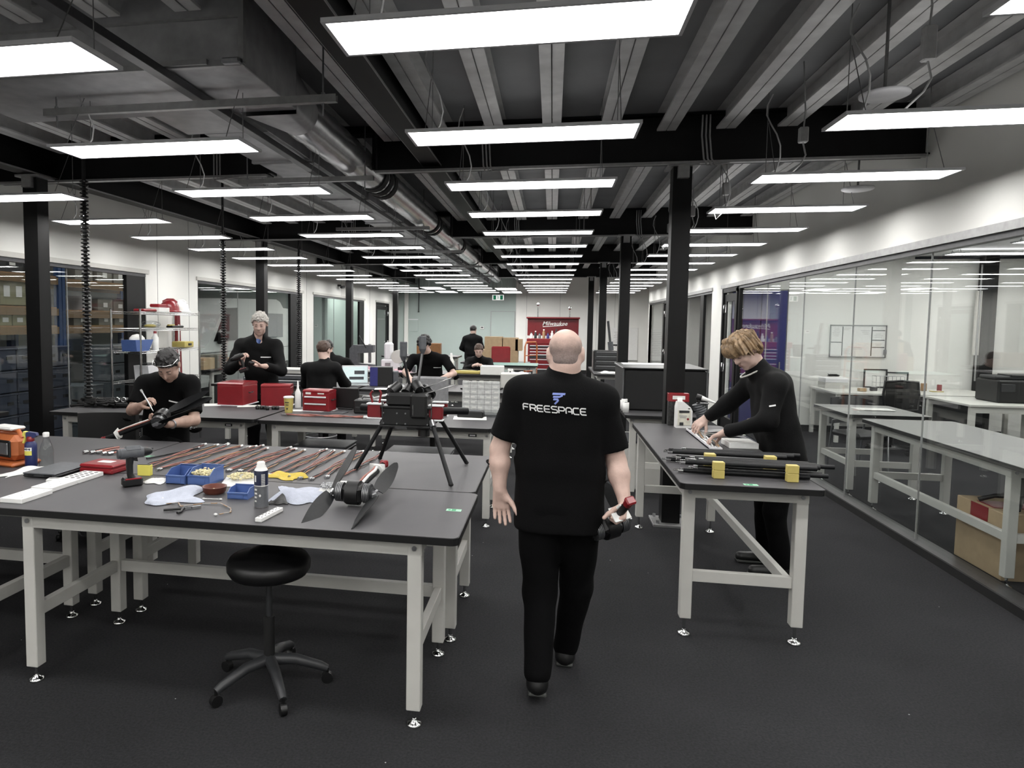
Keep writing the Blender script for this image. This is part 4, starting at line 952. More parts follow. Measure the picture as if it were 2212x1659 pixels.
# --- drone arms with motors and folded propeller blades
def blade(b, L, w, tw=.35, bend=.0):
    def f(u, v):
        c = w*(.35+.65*math.sin(PI*min(1, .12+.88*u)**.8)) if u < .9 else w*.55*(1-(u-.9)/.1*.8)
        x = (v-.5)*c; a = tw*(1-u)
        return (x*math.cos(a), L*u, x*math.sin(a)+bend*u*u*L)
    return b.grid(f, 14, 3, thick=.004)
def drone_arm(name, lab, loc, R, blades, tube_len=.46, bl=.34):
    """tube along +Y from the motors at the origin, motor axis along X"""
    t = thing(name, lab, 'drone arm', loc); t.rotation_euler = R.to_euler()
    MB().cyl((0, .03, 0), (0, tube_len, 0), .017, n=14).build('carbon_tube', M_carbon, t)
    MB().box((0, 0, 0), (.1, .1, .085), .015).cyl((-.03, 0, -.0), (.03, 0, 0), .058, n=20).build('motor_mount', M_black, t)
    for s in (-1, 1):
        mo = MB().cyl((s*.05, 0, 0), (s*.085, 0, 0), .045, n=22).cyl((s*.085, 0, 0), (s*.095, 0, 0), .03, n=16).build('motor', M_dark, t)
        b = MB()
        for k in range(4): b.cyl((s*.052+s*.008*k, 0, 0), (s*.0545+s*.008*k, 0, 0), .0465, n=22)
        b.build('cooling_fins', M_steel, mo)
        MB().cyl((s*.095, 0, 0), (s*.112, 0, 0), .014, n=10).box((s*.103, 0, 0), (.014, .07, .024), .004).build('hub', M_steel, mo)
        for a in blades[0 if s < 0 else 1]:
            bb = MB(); blade(bb, bl, .074); bb.xf(Matrix.Translation((s*.108, 0, 0)) @ Matrix.Rotation(a, 4, 'X') @ Matrix.Translation((0, .03, 0)) @ Matrix.Rotation(-.35 if s < 0 else .8, 4, 'Y'))
            bb.build('propeller_blade', M_carbon, t)
    MB().box((0, tube_len-.09, 0), (.085, .006, .07), .002).lathe([(.034, -.006), (.034, .008), (.02, .01)], (0, tube_len-.1, 0), 18, Matrix.Rotation(-PI/2, 3, 'X')).build('white_plate', M_white, t)
    MB().cyl((0, tube_len, 0), (0, tube_len+.03, 0), .02, n=8).box((.0, tube_len+.035, 0), (.045, .022, .038), .006).build('red_connector', M_red, t)
    k_ = tube_len/.46
    MB().tube([(.008, .1*k_, .018), (.006, .2*k_, .022), (.01, .3*k_, .021), (.0, .36*k_, .02)], .008, 6).build('white_sleeve', M_white, t)
    MB().tube([(-.008, .08*k_, .018), (-.012, .18*k_, .021), (-.004, .28*k_, .022), (-.01, .37*k_, .02)], .006, 6).build('red_lead', M_brownred, t)
    b = MB()
    for k in range(4): b.cyl((.035*math.cos(k*1.57+.8), .035*math.sin(k*1.57+.8), .0425), (.035*math.cos(k*1.57+.8), .035*math.sin(k*1.57+.8), .046), .005, n=6)
    b.build('screws', M_steel, t)['kind'] = 'stuff'
    return t
def frame3(y, z):
    y = Vector(y).normalized(); x = y.cross(Vector(z)).normalized(); return Matrix((x, y, x.cross(y))).transposed()
drone_arm('propeller_arm', 'black drone arm with two propellers lying on the nearest table', (-.905, 3.09, T0+.062), frame3((.05, 1, .08), (0, 0, 1)), ((PI+.12, .35), (PI+.1, .12)))
# --- the drone standing on four legs
M_clamp = mat('clamp_red', S(112, 18, 26), .4, var=.1)
dr = thing('drone', 'black multirotor drone body standing on four splayed legs', 'drone', (-.82, 3.95, 1.2))
MB().box((0, 0, .03), (.3, .25, .012), .003).box((0, 0, -.08), (.3, .27, .012), .003).box((0, 0, -.025), (.27, .22, .1), .004).box((-.02, -.02, .07), (.2, .16, .08), .016).box((.08, -.06, .04), (.1, .16, .14), .012).build('body', M_black, dr)
b = MB()
for x in (-.13, -.05, .0, .13):
    for z in (-.065, -.005): b.cyl((x, -.109, z), (x, -.115, z), .005, n=6)
b.build('screws', M_steel, dr)['kind'] = 'stuff'
for (fx, fy, tx, ty) in ((-1.11, 3.83, -.95, 3.87), (-.51, 3.56, -.67, 3.86), (-.5, 4.15, -.66, 4.07), (-1.05, 4.16, -.93, 4.07)):
    p1 = (fx+.82, fy-3.95, T0-1.2+.012); p0 = (tx+.82, ty-3.95, -.05)
    lg = MB().cyl(p0, p1, .0125, n=12).build('leg', M_carbon, dr); MB().ball(p1, .015, 8, (1, 1, .75)).build('rubber_foot', M_blackmatte, lg)
    q_ = Vector(p0).lerp(Vector(p1), .1); MB().cyl(p0, q_, .019, n=12).build('leg_clamp', M_steel if (fx, fy) == (-.51, 3.56) else M_black, lg)
for (x, y) in ((-.19, -.07), (.17, -.07), (-.17, .1), (.17, .1)):
    c = MB().box((x, y, .0), (.085, .05, .075), .006).build('arm_clamp', M_clamp, dr, label='red arm clamp'); MB().box((x, y-.002, .042), (.095, .052, .01), .003).box((x, y, -.042), (.095, .052, .01), .003).build('clamp_plate', M_lightframe, c)
for s, yy in ((1, .03), (-1, .05)):
    MB().cyl((s*.17, yy, .0), (s*.33, yy+.1, -.01), .022, n=12).build('folded_arm', M_carbon, dr)
for (x, y, z, a) in ((-.1, -.03, .11, .5), (-.02, .02, .1, .2), (.07, 0, .12, -.6), (.13, .04, .09, -.9)):
    mo = MB().cyl((x, y-.03, z), (x+.07*math.sin(a), y+.03, z+.035), .03, n=18).build('folded_motor', M_black, dr); MB().tube([(x+.02*math.cos(q_), y-.032, z+.02*math.sin(q_)) for q_ in [i*PI/6 for i in range(12)]], .003, 5, closed=True).build('motor_cap', M_dark, mo)
for (x, y, z, az, el) in ((.1, -.03, .1, -1.0, .25), (.06, .03, .12, -1.2, .35), (-.12, .0, .09, 1.25, -.25)):
    bb = MB(); blade(bb, .2, .05); bb.xf(Matrix.Translation((x, y, z)) @ Matrix.Rotation(az, 4, 'Z') @ Matrix.Rotation(el, 4, 'X')); bb.build('propeller_blade', mat('grey_blade', S(110), .35) if 'grey_blade' not in MATS else MATS['grey_blade'], dr)
MB().tube([(-.2, -.09, .05), (-.215, -.09, .1), (-.2, -.09, .12)], .007, 6).tube([(-.16, -.09, .05), (-.15, -.09, .11), (-.16, -.09, .125)], .007, 6).build('red_cable_loop', M_clamp, dr)
MB().box((.1, -.06, -.06), (.09, .09, .08), .01).cyl((.1, -.06, -.1), (.1, -.06, -.14), .034, n=18).build('camera_gimbal', M_black, dr)
for (x0, y0, x1, z1, zt, mm_) in ((.01, .03, -.045, .31, .4, M_carbon), (.035, .03, .07, .355, .435, M_steel)):
    an = MB().cyl((x0, y0, .08), (x1, y0, z1), .008, n=10).build('antenna_mast', mm_, dr); MB().lathe([(.01, z1-.02), (.022, z1+.008), (.022, zt), (.02, zt+.004), (0, zt+.004)], (x1, y0, 0), 16, smooth=False).build('antenna_head', M_greytool, an)
b = MB(); b.box((-.13, -.142, .02), (.006, .006, .09)).box((.05, -.142, .02), (.006, .006, .06)).box((.15, -.1, .03), (.006, .006, .12)).box((-.02, -.14, -.085), (.07, .01, .014)).build('bright_standoff', M_chrome, dr)
# --- third row bench items: red tool boxes etc.
def toolbox(x, y, w, d, h, lab, rz=0, front=True):
    t = thing('tool_box', lab, 'tool box', (x, y, T0), rz, 'red tool boxes')
    MB().box((0, 0, h*.44), (w, d, h*.88), .006).build('body', M_red, t)
    MB().prism([(-d/2, h*.88), (d/2, h*.88), (d/2-.0, h*.95), (d/2-.03, h), (-d/2+.03, h), (-d/2, h*.95)], -w/2, w/2, 'x').build('lid', M_red, t)
    for z in (.3, .62):
        dw = MB().box((0, -d/2-.004, h*z-.02), (w*.86, .012, h*.24), .003).build('drawer', M_red, t); MB().box((0, -d/2-.014, h*z+.012), (w*.82, .014, .014), .003).build('drawer_pull', M_lightframe, dw)
    MB().box((-w*.28, -d/2-.002, h*.84), (w*.2, .004, .02)).box((w*.2, -d/2-.002, h*.84), (w*.24, .004, .012)).build('badge', M_labelw, t)
    for s in (-1, 1): MB().tube([(s*w/2, -.04, h*.55), (s*(w/2+.015), -.04, h*.53), (s*(w/2+.015), .04, h*.53), (s*w/2, .04, h*.55)], .005, 6).build('side_handle', M_black, t)
    MB().box((0, 0, .004), (w+.02, d+.02, .008)).build('base_trim', M_lightframe, t)
    return t
toolbox(-3.215, 6.66, .28, .36, .235, 'leftmost red tool box, seen from behind on the third bench', PI)
toolbox(-2.76, 6.62, .3, .2, .225, 'middle red tool box turned sideways, behind the yellow tub', .22+PI/2*0+PI)
toolbox(-2.215, 6.36, .27, .2, .21, 'rightmost red tool box with two white drawer pulls facing front', -.06)
t = thing('yellow_tub', 'yellow disposal tub with white lid in front of the tool boxes', 'tub', (-2.45, 6.15, T0)); MB().lathe([(.036, 0), (.046, .14), (.046, .145)], n=18).build('body', M_yellow, t); MB().lathe([(.05, .14), (.05, .152), (.04, .156), (0, .157)], n=18).build('lid', M_white, t); MB().box((.0, -.047, .1), (.04, .003, .008)).box((0, -.044, .075), (.03, .003, .006)).box((0, -.042, .04), (.014, .003, .014)).build('printing', M_dark, t)
t = thing('white_nozzle_bottle', 'white bottle with tall nozzle behind the middle red tool box', 'bottle', (-2.5, 6.52, T0)); MB().lathe([(.03, 0), (.03, .15), (.012, .19)], n=14).build('body', M_white, t); MB().lathe([(.012, .19), (.006, .27), (0, .272)], n=10).build('nozzle', M_white, t)
t = thing('black_screen', 'black flat screen standing right of the front red tool box', 'screen', (-2.0, 6.52, T0), -.1); MB().box((0, 0, .115), (.28, .03, .2), .006).build('panel', M_black, t); MB().box((0, .04, .008), (.16, .12, .012), .003).box((0, .03, .03), (.04, .02, .04)).build('stand', M_black, t)
t = thing('grey_mat', 'flat grey pad lying in front of the black screen', 'pad', (-2.02, 6.24, T0), -.1); MB().box((0, 0, .004), (.22, .14, .008), .002).build('sheet', M_greytool, t); MB().box((.04, -.02, .0085), (.1, .05, .001)).build('mark', M_dark, t)
t = thing('black_case', 'black box with carry handle between the screen and the drone', 'case', (-1.72, 6.34, T0), .05); MB().box((0, 0, .065), (.24, .2, .13), .01).build('body', M_black, t); MB().tube([(-.06, 0, .13), (-.05, 0, .155), (.05, 0, .155), (.06, 0, .13)], .008, 6).build('handle', M_steel, t); MB().box((0, -.101, .06), (.2, .003, .01)).build('latch_line', M_dark, t)
t = thing('grey_backed_seat', 'grey rounded chair back standing behind the drone', 'chair', (-1.28, 7.25, 0)); MB().box((0, 0, .93), (.4, .05, .42), .022).build('backrest', mat('grey_shell', S(126, 126, 128), .5), t); MB().box((0, .2, .5), (.42, .4, .06), .02).build('seat', M_dark, t); MB().cyl((0, .2, .08), (0, .2, .47), .03, n=10).build('gas_column', M_black, t); MB().beam((0, .02, .5), (0, .0, .75), .06, .02).build('back_bracket', M_black, t)
for k in range(5): MB().beam((0, .2, .09), (.27*math.cos(k*1.257), .2+.27*math.sin(k*1.257), .05), .04, .03).ball((.27*math.cos(k*1.257), .2+.27*math.sin(k*1.257), .027), .027, 8).build('castor_arm', M_black, t)
t = thing('long_cable', 'bundle of long red cables lying along the front of the third bench', 'cable', (-2.0, 5.93, T0+.008), .03)
for s in range(3): MB().tube([(-.38+.04*i, .012*math.sin(i*.9+s*2), .004*s+.003*math.sin(i+s)) for i in range(19)], .006, 6).build('red_wire', M_brownred, t)
MB().box((.37, 0, .006), (.05, .03, .02), .004).build('white_plug', M_white, t); MB().box((-.4, .0, .004), (.06, .025, .014), .003).build('metal_plug', M_steel, t)
r_ = random.Random(5)
for k in range(6):
    t = thing('motor_part', 'small black motor part with bright studs, %s in the cluster before the middle tool box' % ORD[k], 'motor part', (-2.83+.04*k, 6.28+r_.uniform(-.03, .03), T0), r_.uniform(0, 3), 'small motor parts'); MB().lathe([(.018, 0), (.02, .012), (.02, .03), (.012, .034), (0, .034)], n=12).build('can', M_black, t); MB().cyl((.012, 0, .033), (.012, 0, .04), .005, n=6).cyl((-.012, 0, .033), (-.012, 0, .04), .005, n=6).build('stud', M_chrome, t)
for (x, y, w, d, rz, lab) in ((-3.02, 6.5, .22, .15, .4, 'white paper sheet between the two left tool boxes'), (-3.42, 6.5, .16, .2, .5, 'white paper sheet left of the first tool box'), (-2.42, 6.3, .12, .12, .2, 'small white paper sheet left of the front tool box'), (-1.35, 6.0, .14, .1, .1, 'small white slip under the drone'), (-.72, 6.2, .3, .22, .1, 'white printed sheets behind the drone')):
    o = MB().box((0, 0, .001), (w, d, .002)).build('paper_sheet', M_paper, None, (x, y, T0), rz); tag(o, lab, 'paper')
t = thing('parts_case', 'open clear compartment case with labelled lid leaning back', 'case', (-.66, 6.42, T0), -.03)
MB().box((0, -.02, .02), (.36, .2, .04), .006).build('tray', M_clearplastic, t); lid = MB().box((0, .11, .165), (.36, .012, .3), .004).build('lid', mat('milky_plastic', S(196, 198, 196), .35, spec=.6), t)
b = MB(); b2 = MB(); q = random.Random(8)
for i in range(6):
    b.box((0, .103, .04+.05*i), (.34, .004, .004))
    for j in range(5):
        if j: b.box((-.17+.068*j, .103, .165), (.004, .004, .28)) if i == 0 else None
        b2.box((-.14+.07*j+q.uniform(-.01, .01), .101, .062+.05*i), (.04, .002, .014)) if q.random() < .6 else None
b.build('divider', M_cable_grey, lid); b2.build('labels', M_labelw, lid)['kind'] = 'stuff'
t = thing('black_battery', 'black battery pack with orange label on the third bench', 'battery', (-.72, 6.27, T0), -.08); MB().box((0, 0, .03), (.24, .11, .06), .008).build('pack', M_black, t); MB().box((-.08, -.056, .04), (.03, .002, .02)).build('orange_label', M_orange, t); MB().box((0, 0, .061), (.2, .08, .003)).build('top_label', M_greytool, t)
# left end of the third bench
t = thing('black_handset', 'black gripper tool with bright rings on the left bench', 'tool', (-4.05, 6.1, T0), .15)
MB().box((0, 0, .03), (.34, .12, .06), .02).box((.12, .02, .08), (.14, .07, .05), .02).box((-.1, 0, .07), (.12, .1, .05), .02).build('body', M_black, t)
for k in range(5): MB().tube([(-.14+.065*k+.025*math.cos(a), -.05, .08+.022*math.sin(a)) for a in [i*PI/4 for i in range(8)]], .007, 6, closed=True).build('bright_ring', M_chrome, t)
t = thing('orange_box', 'small orange carton at the back of the left bench', 'carton', (-4.15, 6.45, T0+.002), .06); MB().box((0, 0, .07), (.17, .09, .09), .004).build('body', M_orange, t); MB().box((0, 0, .013), (.15, .08, .025), .004).build('stand', M_black, t); MB().box((0, 0, .1165), (.16, .08, .003)).build('yellow_top', M_yellow, t)
t = thing('dark_tool_pile', 'heap of black cables and tools at the left end of the bench', 'cables', (-4.45, 6.2, T0))
b = MB(); r_ = random.Random(13)
for i in range(14): b.tube([(r_.uniform(-.25, .3), r_.uniform(-.25, .2), .012+r_.uniform(0, .05)) for _ in range(5)], .012, 6)
b.build('cables', M_blackmatte, t); MB().box((-.05, .1, .03), (.3, .16, .05), .015).box((.2, -.1, .02), (.2, .12, .035), .01).build('case', M_black, t); MB().box((.05, .12, .058), (.2, .03, .006)).box((.2, -.1, .04), (.12, .03, .004)).build('silver_strip', M_chrome, t)
lb = bench_w(-6.0+.9, -4.98+.0, 4.9, 5.35, .85, -5.3, -4.95, 4.7, 5.55, 'narrow dark bench at the left edge behind the column', back=None, topm=M_edge)
t = thing('grey_folder', 'grey ring folder lying on the narrow left bench', 'folder', (-4.98+.0, 5.0, T0), .4); t.location = (-5.1, 5.0, T0); MB().box((0, 0, .012), (.22, .3, .024), .003).build('cover', M_frame, t); MB().box((.0, 0, .026), (.16, .2, .003)).build('sheet', M_paper, t)
t = thing('black_swivel_chair', 'black swivel chair pushed in at the left edge, its arm sloping', 'chair', (-3.55, 4.85, 0), .3)
MB().box((0, 0, .52), (.5, .48, .09), .04).build('seat', M_black, t); MB().grid(lambda u, v: (-.23+.46*u, .24+.05*math.sin(PI*u), .6+.34*v), 8, 4, thick=.05).build('backrest', M_black, t)
MB().cyl((0, 0, .1), (0, 0, .48), .03, n=10).build('gas_column', M_black, t)
for k in range(5): MB().beam((0, 0, .1), (.29*math.cos(k*1.257), .29*math.sin(k*1.257), .06), .045, .03).ball((.29*math.cos(k*1.257), .29*math.sin(k*1.257), .028), .028, 8).build('castor_arm', M_black, t)
# --- stool under the nearest table
st = thing('work_stool', 'black saddle stool on castors under the nearest workbench', 'stool', (-1.275, 2.95, 0), .2)
MB().lathe([(0, .54), (.14, .538), (.178, .548), (.192, .57), (.193, .6), (.18, .622), (.135, .632), (.1, .645), (.075, .66), (.04, .666), (0, .667)], n=32).build('seat', M_black, st)
MB().tube([(.13*math.cos(a), .12*math.sin(a), .535-.01*math.cos(2*a)) for a in [i*PI/10 for i in range(20)]], .005, 6, closed=True).build('lever_ring', M_dark, st)
MB().cyl((0, 0, .1), (0, 0, .34), .026, n=14).build('outer_column', M_blackmatte, st); MB().cyl((0, 0, .34), (0, 0, .54), .014, n=12).build('piston', M_dark, st)
for k in range(5):
    a = -1.15+k*2*PI/5; e = (.27*math.cos(a), .27*math.sin(a))
    ar = MB().tube([(0, 0, .13), (.12*math.cos(a), .12*math.sin(a), .125), (.24*math.cos(a), .24*math.sin(a), .085), (e[0], e[1], .07)], [.03, .026, .022, .018], 8).build('base_arm', M_dark, st)
    MB().cyl((e[0]-.014*math.sin(a), e[1]+.014*math.cos(a), .027), (e[0]+.014*math.sin(a), e[1]-.014*math.cos(a), .027), .027, n=12).cyl((e[0], e[1], .04), (e[0], e[1], .075), .008, n=6).build('castor', M_black, ar)
# --- rear benches
t = thing('open_laptop', 'open laptop with white screen in front of the seated person in black', 'laptop', (-2.62, 9.0, T0), .35)
MB().box((0, 0, .01), (.36, .25, .018), .004).build('base', M_steel, t); MB().box((0, .14, .14), (.36, .012, .25), .004).build('screen_lid', M_lightframe, t); b = MB().box((0, .131, .14), (.34, .003, .22)).build('screen', mat('lit_screen', S(190, 205, 205), .4, emit=(.75, .9, .9, 1), es=.45), t); MB().box((.06, .128, .17), (.14, .002, .05)).box((.02, .128, .09), (.2, .002, .04)).build('screen_picture', M_greytool, b)
t = thing('blue_black_box', 'blue-fronted black storage box right of the laptop', 'box', (-2.28, 9.1, T0), .2); MB().box((0, 0, .13), (.3, .22, .26), .006).build('body', M_black, t); MB().box((-.152, 0, .13), (.006, .2, .25)).box((-.1, -.112, .13), (.1, .006, .25)).build('blue_face', M_navy, t); MB().box((.19, .02, .1), (.08, .2, .2), .01).build('grey_side_box', M_greytool, t)
for k in range(3):
    t = thing('drawer_tray', 'grey drawer tray stacked left of the seated person, %s from the bottom' % ORD[k], 'tray', (-3.52, 9.0, T0+.075*k), .02, 'stacked grey trays'); MB().box((0, 0, .034), (.42, .34, .066), .006).build('body', M_greytool if k < 2 else M_frame, t); MB().box((0, -.173, .055), (.36, .01, .01)).build('lip', M_lightframe, t)
for k, (x, y) in enumerate(((-4.05, 8.95), (-4.0, 9.15))): 
    t = thing('drawer_tray', 'grey drawer tray left of the grey-haired person, %s one' % ORD[k], 'tray', (x, y, T0), 0, 'trays left'); MB().box((0, 0, .05), (.3, .17, .1), .006).build('body', M_greytool, t); MB().box((0, -.088, .08), (.26, .01, .01)).build('lip', M_lightframe, t)
r_ = random.Random(21)
for k in range(40):
    i, j = k % 10, k//10
    t = tag(MB().lathe([(.016, 0), (.018, .008), (.018, .026), (.008, .032), (.008, .04), (0, .04)], n=9).build('metal_fitting', M_steel if k % 3 else M_white, None, (-2.08+.058*i+r_.uniform(-.01, .01), 8.72+.09*j+r_.uniform(-.02, .02), T0), r_.uniform(0, 3)), 'small bright metal fitting among the rows before the curly-haired person', 'fitting', 'rows of metal fittings')
tag(MB().box((0, 0, .002), (.3, .2, .004)).box((.02, .01, .005), (.28, .19, .002)).build('paper_sheet', M_paper, None, (-2.1, 8.63, T0), .2), 'white paper sheet in front of the laptop row', 'paper')
t = thing('tool_roll', 'row of black and silver hand tools right of the curly-haired person', 'tools', (-.85, 9.0, T0), 0)
r_ = random.Random(31)
for k in range(9): MB().beam((-.3+.07*k, -.12+r_.uniform(-.03, .03), .012), (-.27+.07*k, .06, .014), .02, .018).build('handle', M_black, t); MB().cyl((-.27+.07*k, .06, .014), (-.25+.07*k, .16, .014), .006, n=6).build('shank', M_chrome, t)
t = thing('grey_apparatus', 'grey box apparatus with knobs beside the walking man', 'apparatus', (-.5, 9.3, T0+.0), .1); MB().box((0, 0, .1), (.34, .25, .2), .012).build('housing', M_frame, t); MB().cyl((.12, -.126, .13), (.12, -.15, .13), .02, n=12).cyl((.17, -.05, .15), (.2, -.05, .15), .03, n=12).build('knob', M_black, t)
# pink cloth bench, press and machine
rag('pink_cloth', 'pink cloth heaped on the far left bench', (-3.0, 11.75, T0), .55, .16, .09, M_pink, 3, 0, 4)
t = thing('arbor_press', 'dark grey arbor press with C-shaped frame on the far left bench', 'press', (-3.35, 12.0, T0)); MB().prism([(-.24, 0), (.22, 0), (.22, .1), (-.08, .12), (-.08, .3), (.2, .32), (.2, .45), (-.18, .45), (-.24, .38)], -.08, .08, 'y').build('frame', M_greytool, t); MB().box((.12, 0, .3), (.05, .05, .34), .005).build('ram', M_steel, t); MB().cyl((.08, -.1, .4), (-.05, -.12, .62), .012, n=8).build('lever', M_dark, t)
t = thing('white_machine', 'white bench machine with round guard beside the press', 'machine', (-2.85, 12.1, T0)); MB().box((0, 0, .1), (.34, .25, .2), .02).box((-.05, 0, .34), (.14, .2, .32), .03).build('housing', M_lightframe, t); MB().cyl((.14, -.13, .25), (.14, .1, .25), .12, n=20).build('guard', M_frame, t); MB().box((-.04, -.13, .1), (.1, .02, .08), .004).build('panel', M_steel, t)
r_ = random.Random(41)
for k in range(16):
    w, d, h = r_.uniform(.04, .14), r_.uniform(.04, .1), r_.uniform(.03, .12)
    t = thing('bench_clutter', 'small %s workshop item on the far left bench, %s from the left' % (('white', 'black', 'steel', 'grey')[k % 4], ORD[k]), 'item', (-4.1+.115*k, 11.62+.3*(k % 2)*.5, T0), r_.uniform(0, 1), 'clutter on the far left bench'); MB().box((0, 0, h/2), (w, d, h), .008).build('body', (M_white, M_black, M_steel, M_greytool)[k % 4], t); MB().cyl((0, 0, h), (0, 0, h+.02), .012, n=8).build('knob', (M_black, M_steel, M_white, M_black)[k % 4], t)
t = thing('brown_carton', 'brown carton behind the drone antenna on the far bench', 'carton', (-2.55, 14.3, 1.02), .1); MB().box((0, 0, .13), (.5, .4, .26), .006).build('carton_body', mat('brown_card', S(124, 86, 52), .8), t); MB().box((0, 0, .261), (.48, .03, .002)).build('tape', M_dark, t); 
bench_w(-3.4, -2.0, 14.0, 14.6, 1.02, -3.5, -1.9, 13.9, 14.7, 'tall grey bench far left carrying the brown carton')
t = thing('yellow_tray', 'yellow tray in front of the far seated person', 'tray', (-1.42, 11.65, T0)); MB().box((0, 0, .03), (.46, .2, .05), .01).build('body', M_yellow, t); MB().tube([(-.2, 0, .06), (0, .02, .075), (.2, 0, .06)], .008, 6).build('cable', M_dark, t)
t = thing('white_carton', 'white box with two holes right of the yellow tray', 'carton', (-.98, 11.6, T0), -.03); MB().box((0, 0, .075), (.38, .26, .15), .008).build('body', M_paper, t); MB().box((-.1, 0, .151), (.04, .015, .003)).box((.1, 0, .151), (.04, .015, .003)).build('slot', M_dark, t)
t = thing('white_cup', 'white cup with black dot right of the white box', 'cup', (-.68, 11.65, T0)); MB().lathe([(.03, 0), (.045, .1), (.04, .1), (.026, .006), (0, .005)], n=16).build('body', M_white, t); MB().cyl((0, -.036, .05), (0, -.046, .052), .014, n=10).build('dot', M_black, t)
t = thing('tall_white_bottle', 'tall white bottle left of the far seated person', 'bottle', (-1.72, 11.85, T0)); MB().lathe([(.05, 0), (.05, .2), (.025, .25), (.02, .3)], n=14).build('body', M_white, t); MB().lathe([(.02, .3), (.018, .34), (0, .34)], n=10).build('cap', M_white, t)
rag('paper_heap', 'crumpled white papers near the right end of the yellow tray bench', (-.55, 11.95, T0), .14, .1, .05, M_paper, 33)
# cardboard boxes by the green wall, on a low table
lt = bench_w(-2.0, -.6, 16.0, 16.6, .8, -2.1, -.5, 15.9, 16.7, 'far low table carrying the cardboard boxes')
for k, (x, z, w, h, lab) in enumerate(((-1.52, .8, .5, .3, 'lower left cardboard box by the green wall'), (-1.0, .8, .46, .28, 'lower right cardboard box by the green wall'), (-1.35, 1.102, .42, .3, 'upper left cardboard box by the green wall'), (-.95, 1.082, .36, .3, 'upper middle cardboard box by the green wall'), (-.6, 1.082, .3, .27, 'upper right cardboard box by the green wall'))):
    if k == 4: x = -.76; 
    stack_box((x, 16.3, z), (w*.98 if k != 4 else .16, .4, h), M_card, 'cardboard_box', lab, 'box', 0, 'cardboard boxes by the green wall')
t = thing('red_chair', 'red plastic chair back behind the far seated person', 'chair', (-1.12, 15.43, 0), PI); MB().box((0, 0, .95), (.42, .05, .5), .03).build('backrest', M_red, t); MB().box((0, -.2, .5), (.42, .4, .05), .02).build('seat', M_red, t); MB().cyl((-.18, 0, 0), (-.18, 0, .75), .015, n=8).cyl((.18, 0, 0), (.18, 0, .75), .015, n=8).cyl((-.18, -.36, 0), (-.18, -.36, .48), .015, n=8).cyl((.18, -.36, 0), (.18, -.36, .48), .015, n=8).build('legs', M_steel, t)
t = thing('black_bin', 'black waste bin by the green wall', 'bin', (-1.55, 22.4, .8), 0); MB().lathe([(.12, 0), (.16, .36), (.15, .36), (.11, .01), (0, .01)], n=16).build('body', M_black, t); MB().lathe([(.165, .35), (.17, .36), (.165, .37)], n=16).build('rim', M_dark, t)
t = thing('bin_table', 'low grey table by the green wall under the black bin', 'table', (-1.55, 22.4, 0)); MB().box((0, 0, .785), (.7, .5, .03), .004).build('tabletop', M_frame, t)
for sx in (-1, 1):
    for sy in (-1, 1): MB().box((sx*.3, sy*.2, .385), (.05, .05, .77)).build('leg', M_frame, t)
# tool chest on the back wall, hand truck, exit sign, wall fittings
tc = thing('tool_chest', 'tall red rolling tool chest with open lid and many drawers', 'tool chest', (.02, 20.6, 0))
MB().box((0, 0, .62), (1.42, .5, 1.0), .01).build('cabinet', M_red, tc)
for i, (z, h) in enumerate(((1.05, .07), (.96, .07), (.87, .07), (.76, .12), (.62, .12), (.48, .12), (.3, .2))):
    for sx in (-1, 1):
        dw = MB().box((sx*.34, -.255, z), (.64, .02, h), .004).build('drawer', M_red if i % 3 else M_dark, tc); MB().box((sx*.34, -.272, z+h/2-.012), (.62, .022, .022), .003).build('drawer_pull', M_lightframe, dw)
MB().box((0, 0, 1.2), (1.5, .52, .16), .012).build('upper_box', M_red, tc)
ld = MB().box((0, .26, 1.62), (1.5, .04, .52), .01).box((0, .2, 1.89), (1.56, .16, .05), .01).build('lid', mat('dark_red_enamel', S(104, 18, 26), .35), tc)
text_part('lid_lettering', 'Milwaukee', .17, M_labelw, ld, (.05, .233, 1.72), shear=.3, bold=.002); MB().prism([(-.3, 1.62), (.3, 1.66), (.3, 1.675), (-.3, 1.64)], .232, .236, 'y').build('lettering_swash', M_labelw, ld)
for (x, h) in ((-.45, .36), (.48, .25)): MB().cyl((x, .2, 1.91), (x, .2, 1.91+h), .018, n=8).ball((x, .2, 1.93+h), .05, 10).build('lamp_stalk', M_chrome, tc)
for sx in (-1, 1):
    for sy in (-1, 1): MB().cyl((sx*.6, sy*.18-.02, .06), (sx*.6, sy*.18+.02, .06), .06, n=12).box((sx*.6, sy*.18, .11), (.06, .06, .03)).build('castor', M_black, tc)
r_ = random.Random(51)
for k in range(11):
    h = r_.uniform(.12, .28); c = (M_white, M_black, M_cangrey, M_tan, M_navy)[k % 5]
    t = thing('chest_bottle', '%s bottle or can standing in the open tool chest, %s from the left' % (('white', 'black', 'grey', 'tan', 'navy')[k % 5], ORD[k]), 'can', (-.6+.12*k, 20.52, 1.282), 0, 'cans in the tool chest'); MB().lathe([(.04, 0), (.04, h*.75), (.02, h*.85), (.02, h)], n=12).build('body', c, t); MB().lathe([(.022, h*.95), (.02, h+.02), (0, h+.02)], n=8).build('cap', M_white if k % 2 else M_black, t)
ht = thing('hand_truck', 'orange tubular hand truck standing before the tool chest', 'hand truck', (-.46, 15.65, 0), .95)
MB().tube([(-.22, 0, .05), (-.22, 0, 1.2), (-.17, 0, 1.3), (.17, 0, 1.3), (.22, 0, 1.2), (.22, 0, .05)], .018, 8).build('frame', M_orange, ht)
for z in (.3, .65, 1.0): MB().tube([(-.22, 0, z), (.22, 0, z)], .012, 6).build('crossbar', M_orange, ht)
MB().box((0, -.12, .015), (.44, .24, .012)).build('toe_plate', M_orange, ht)
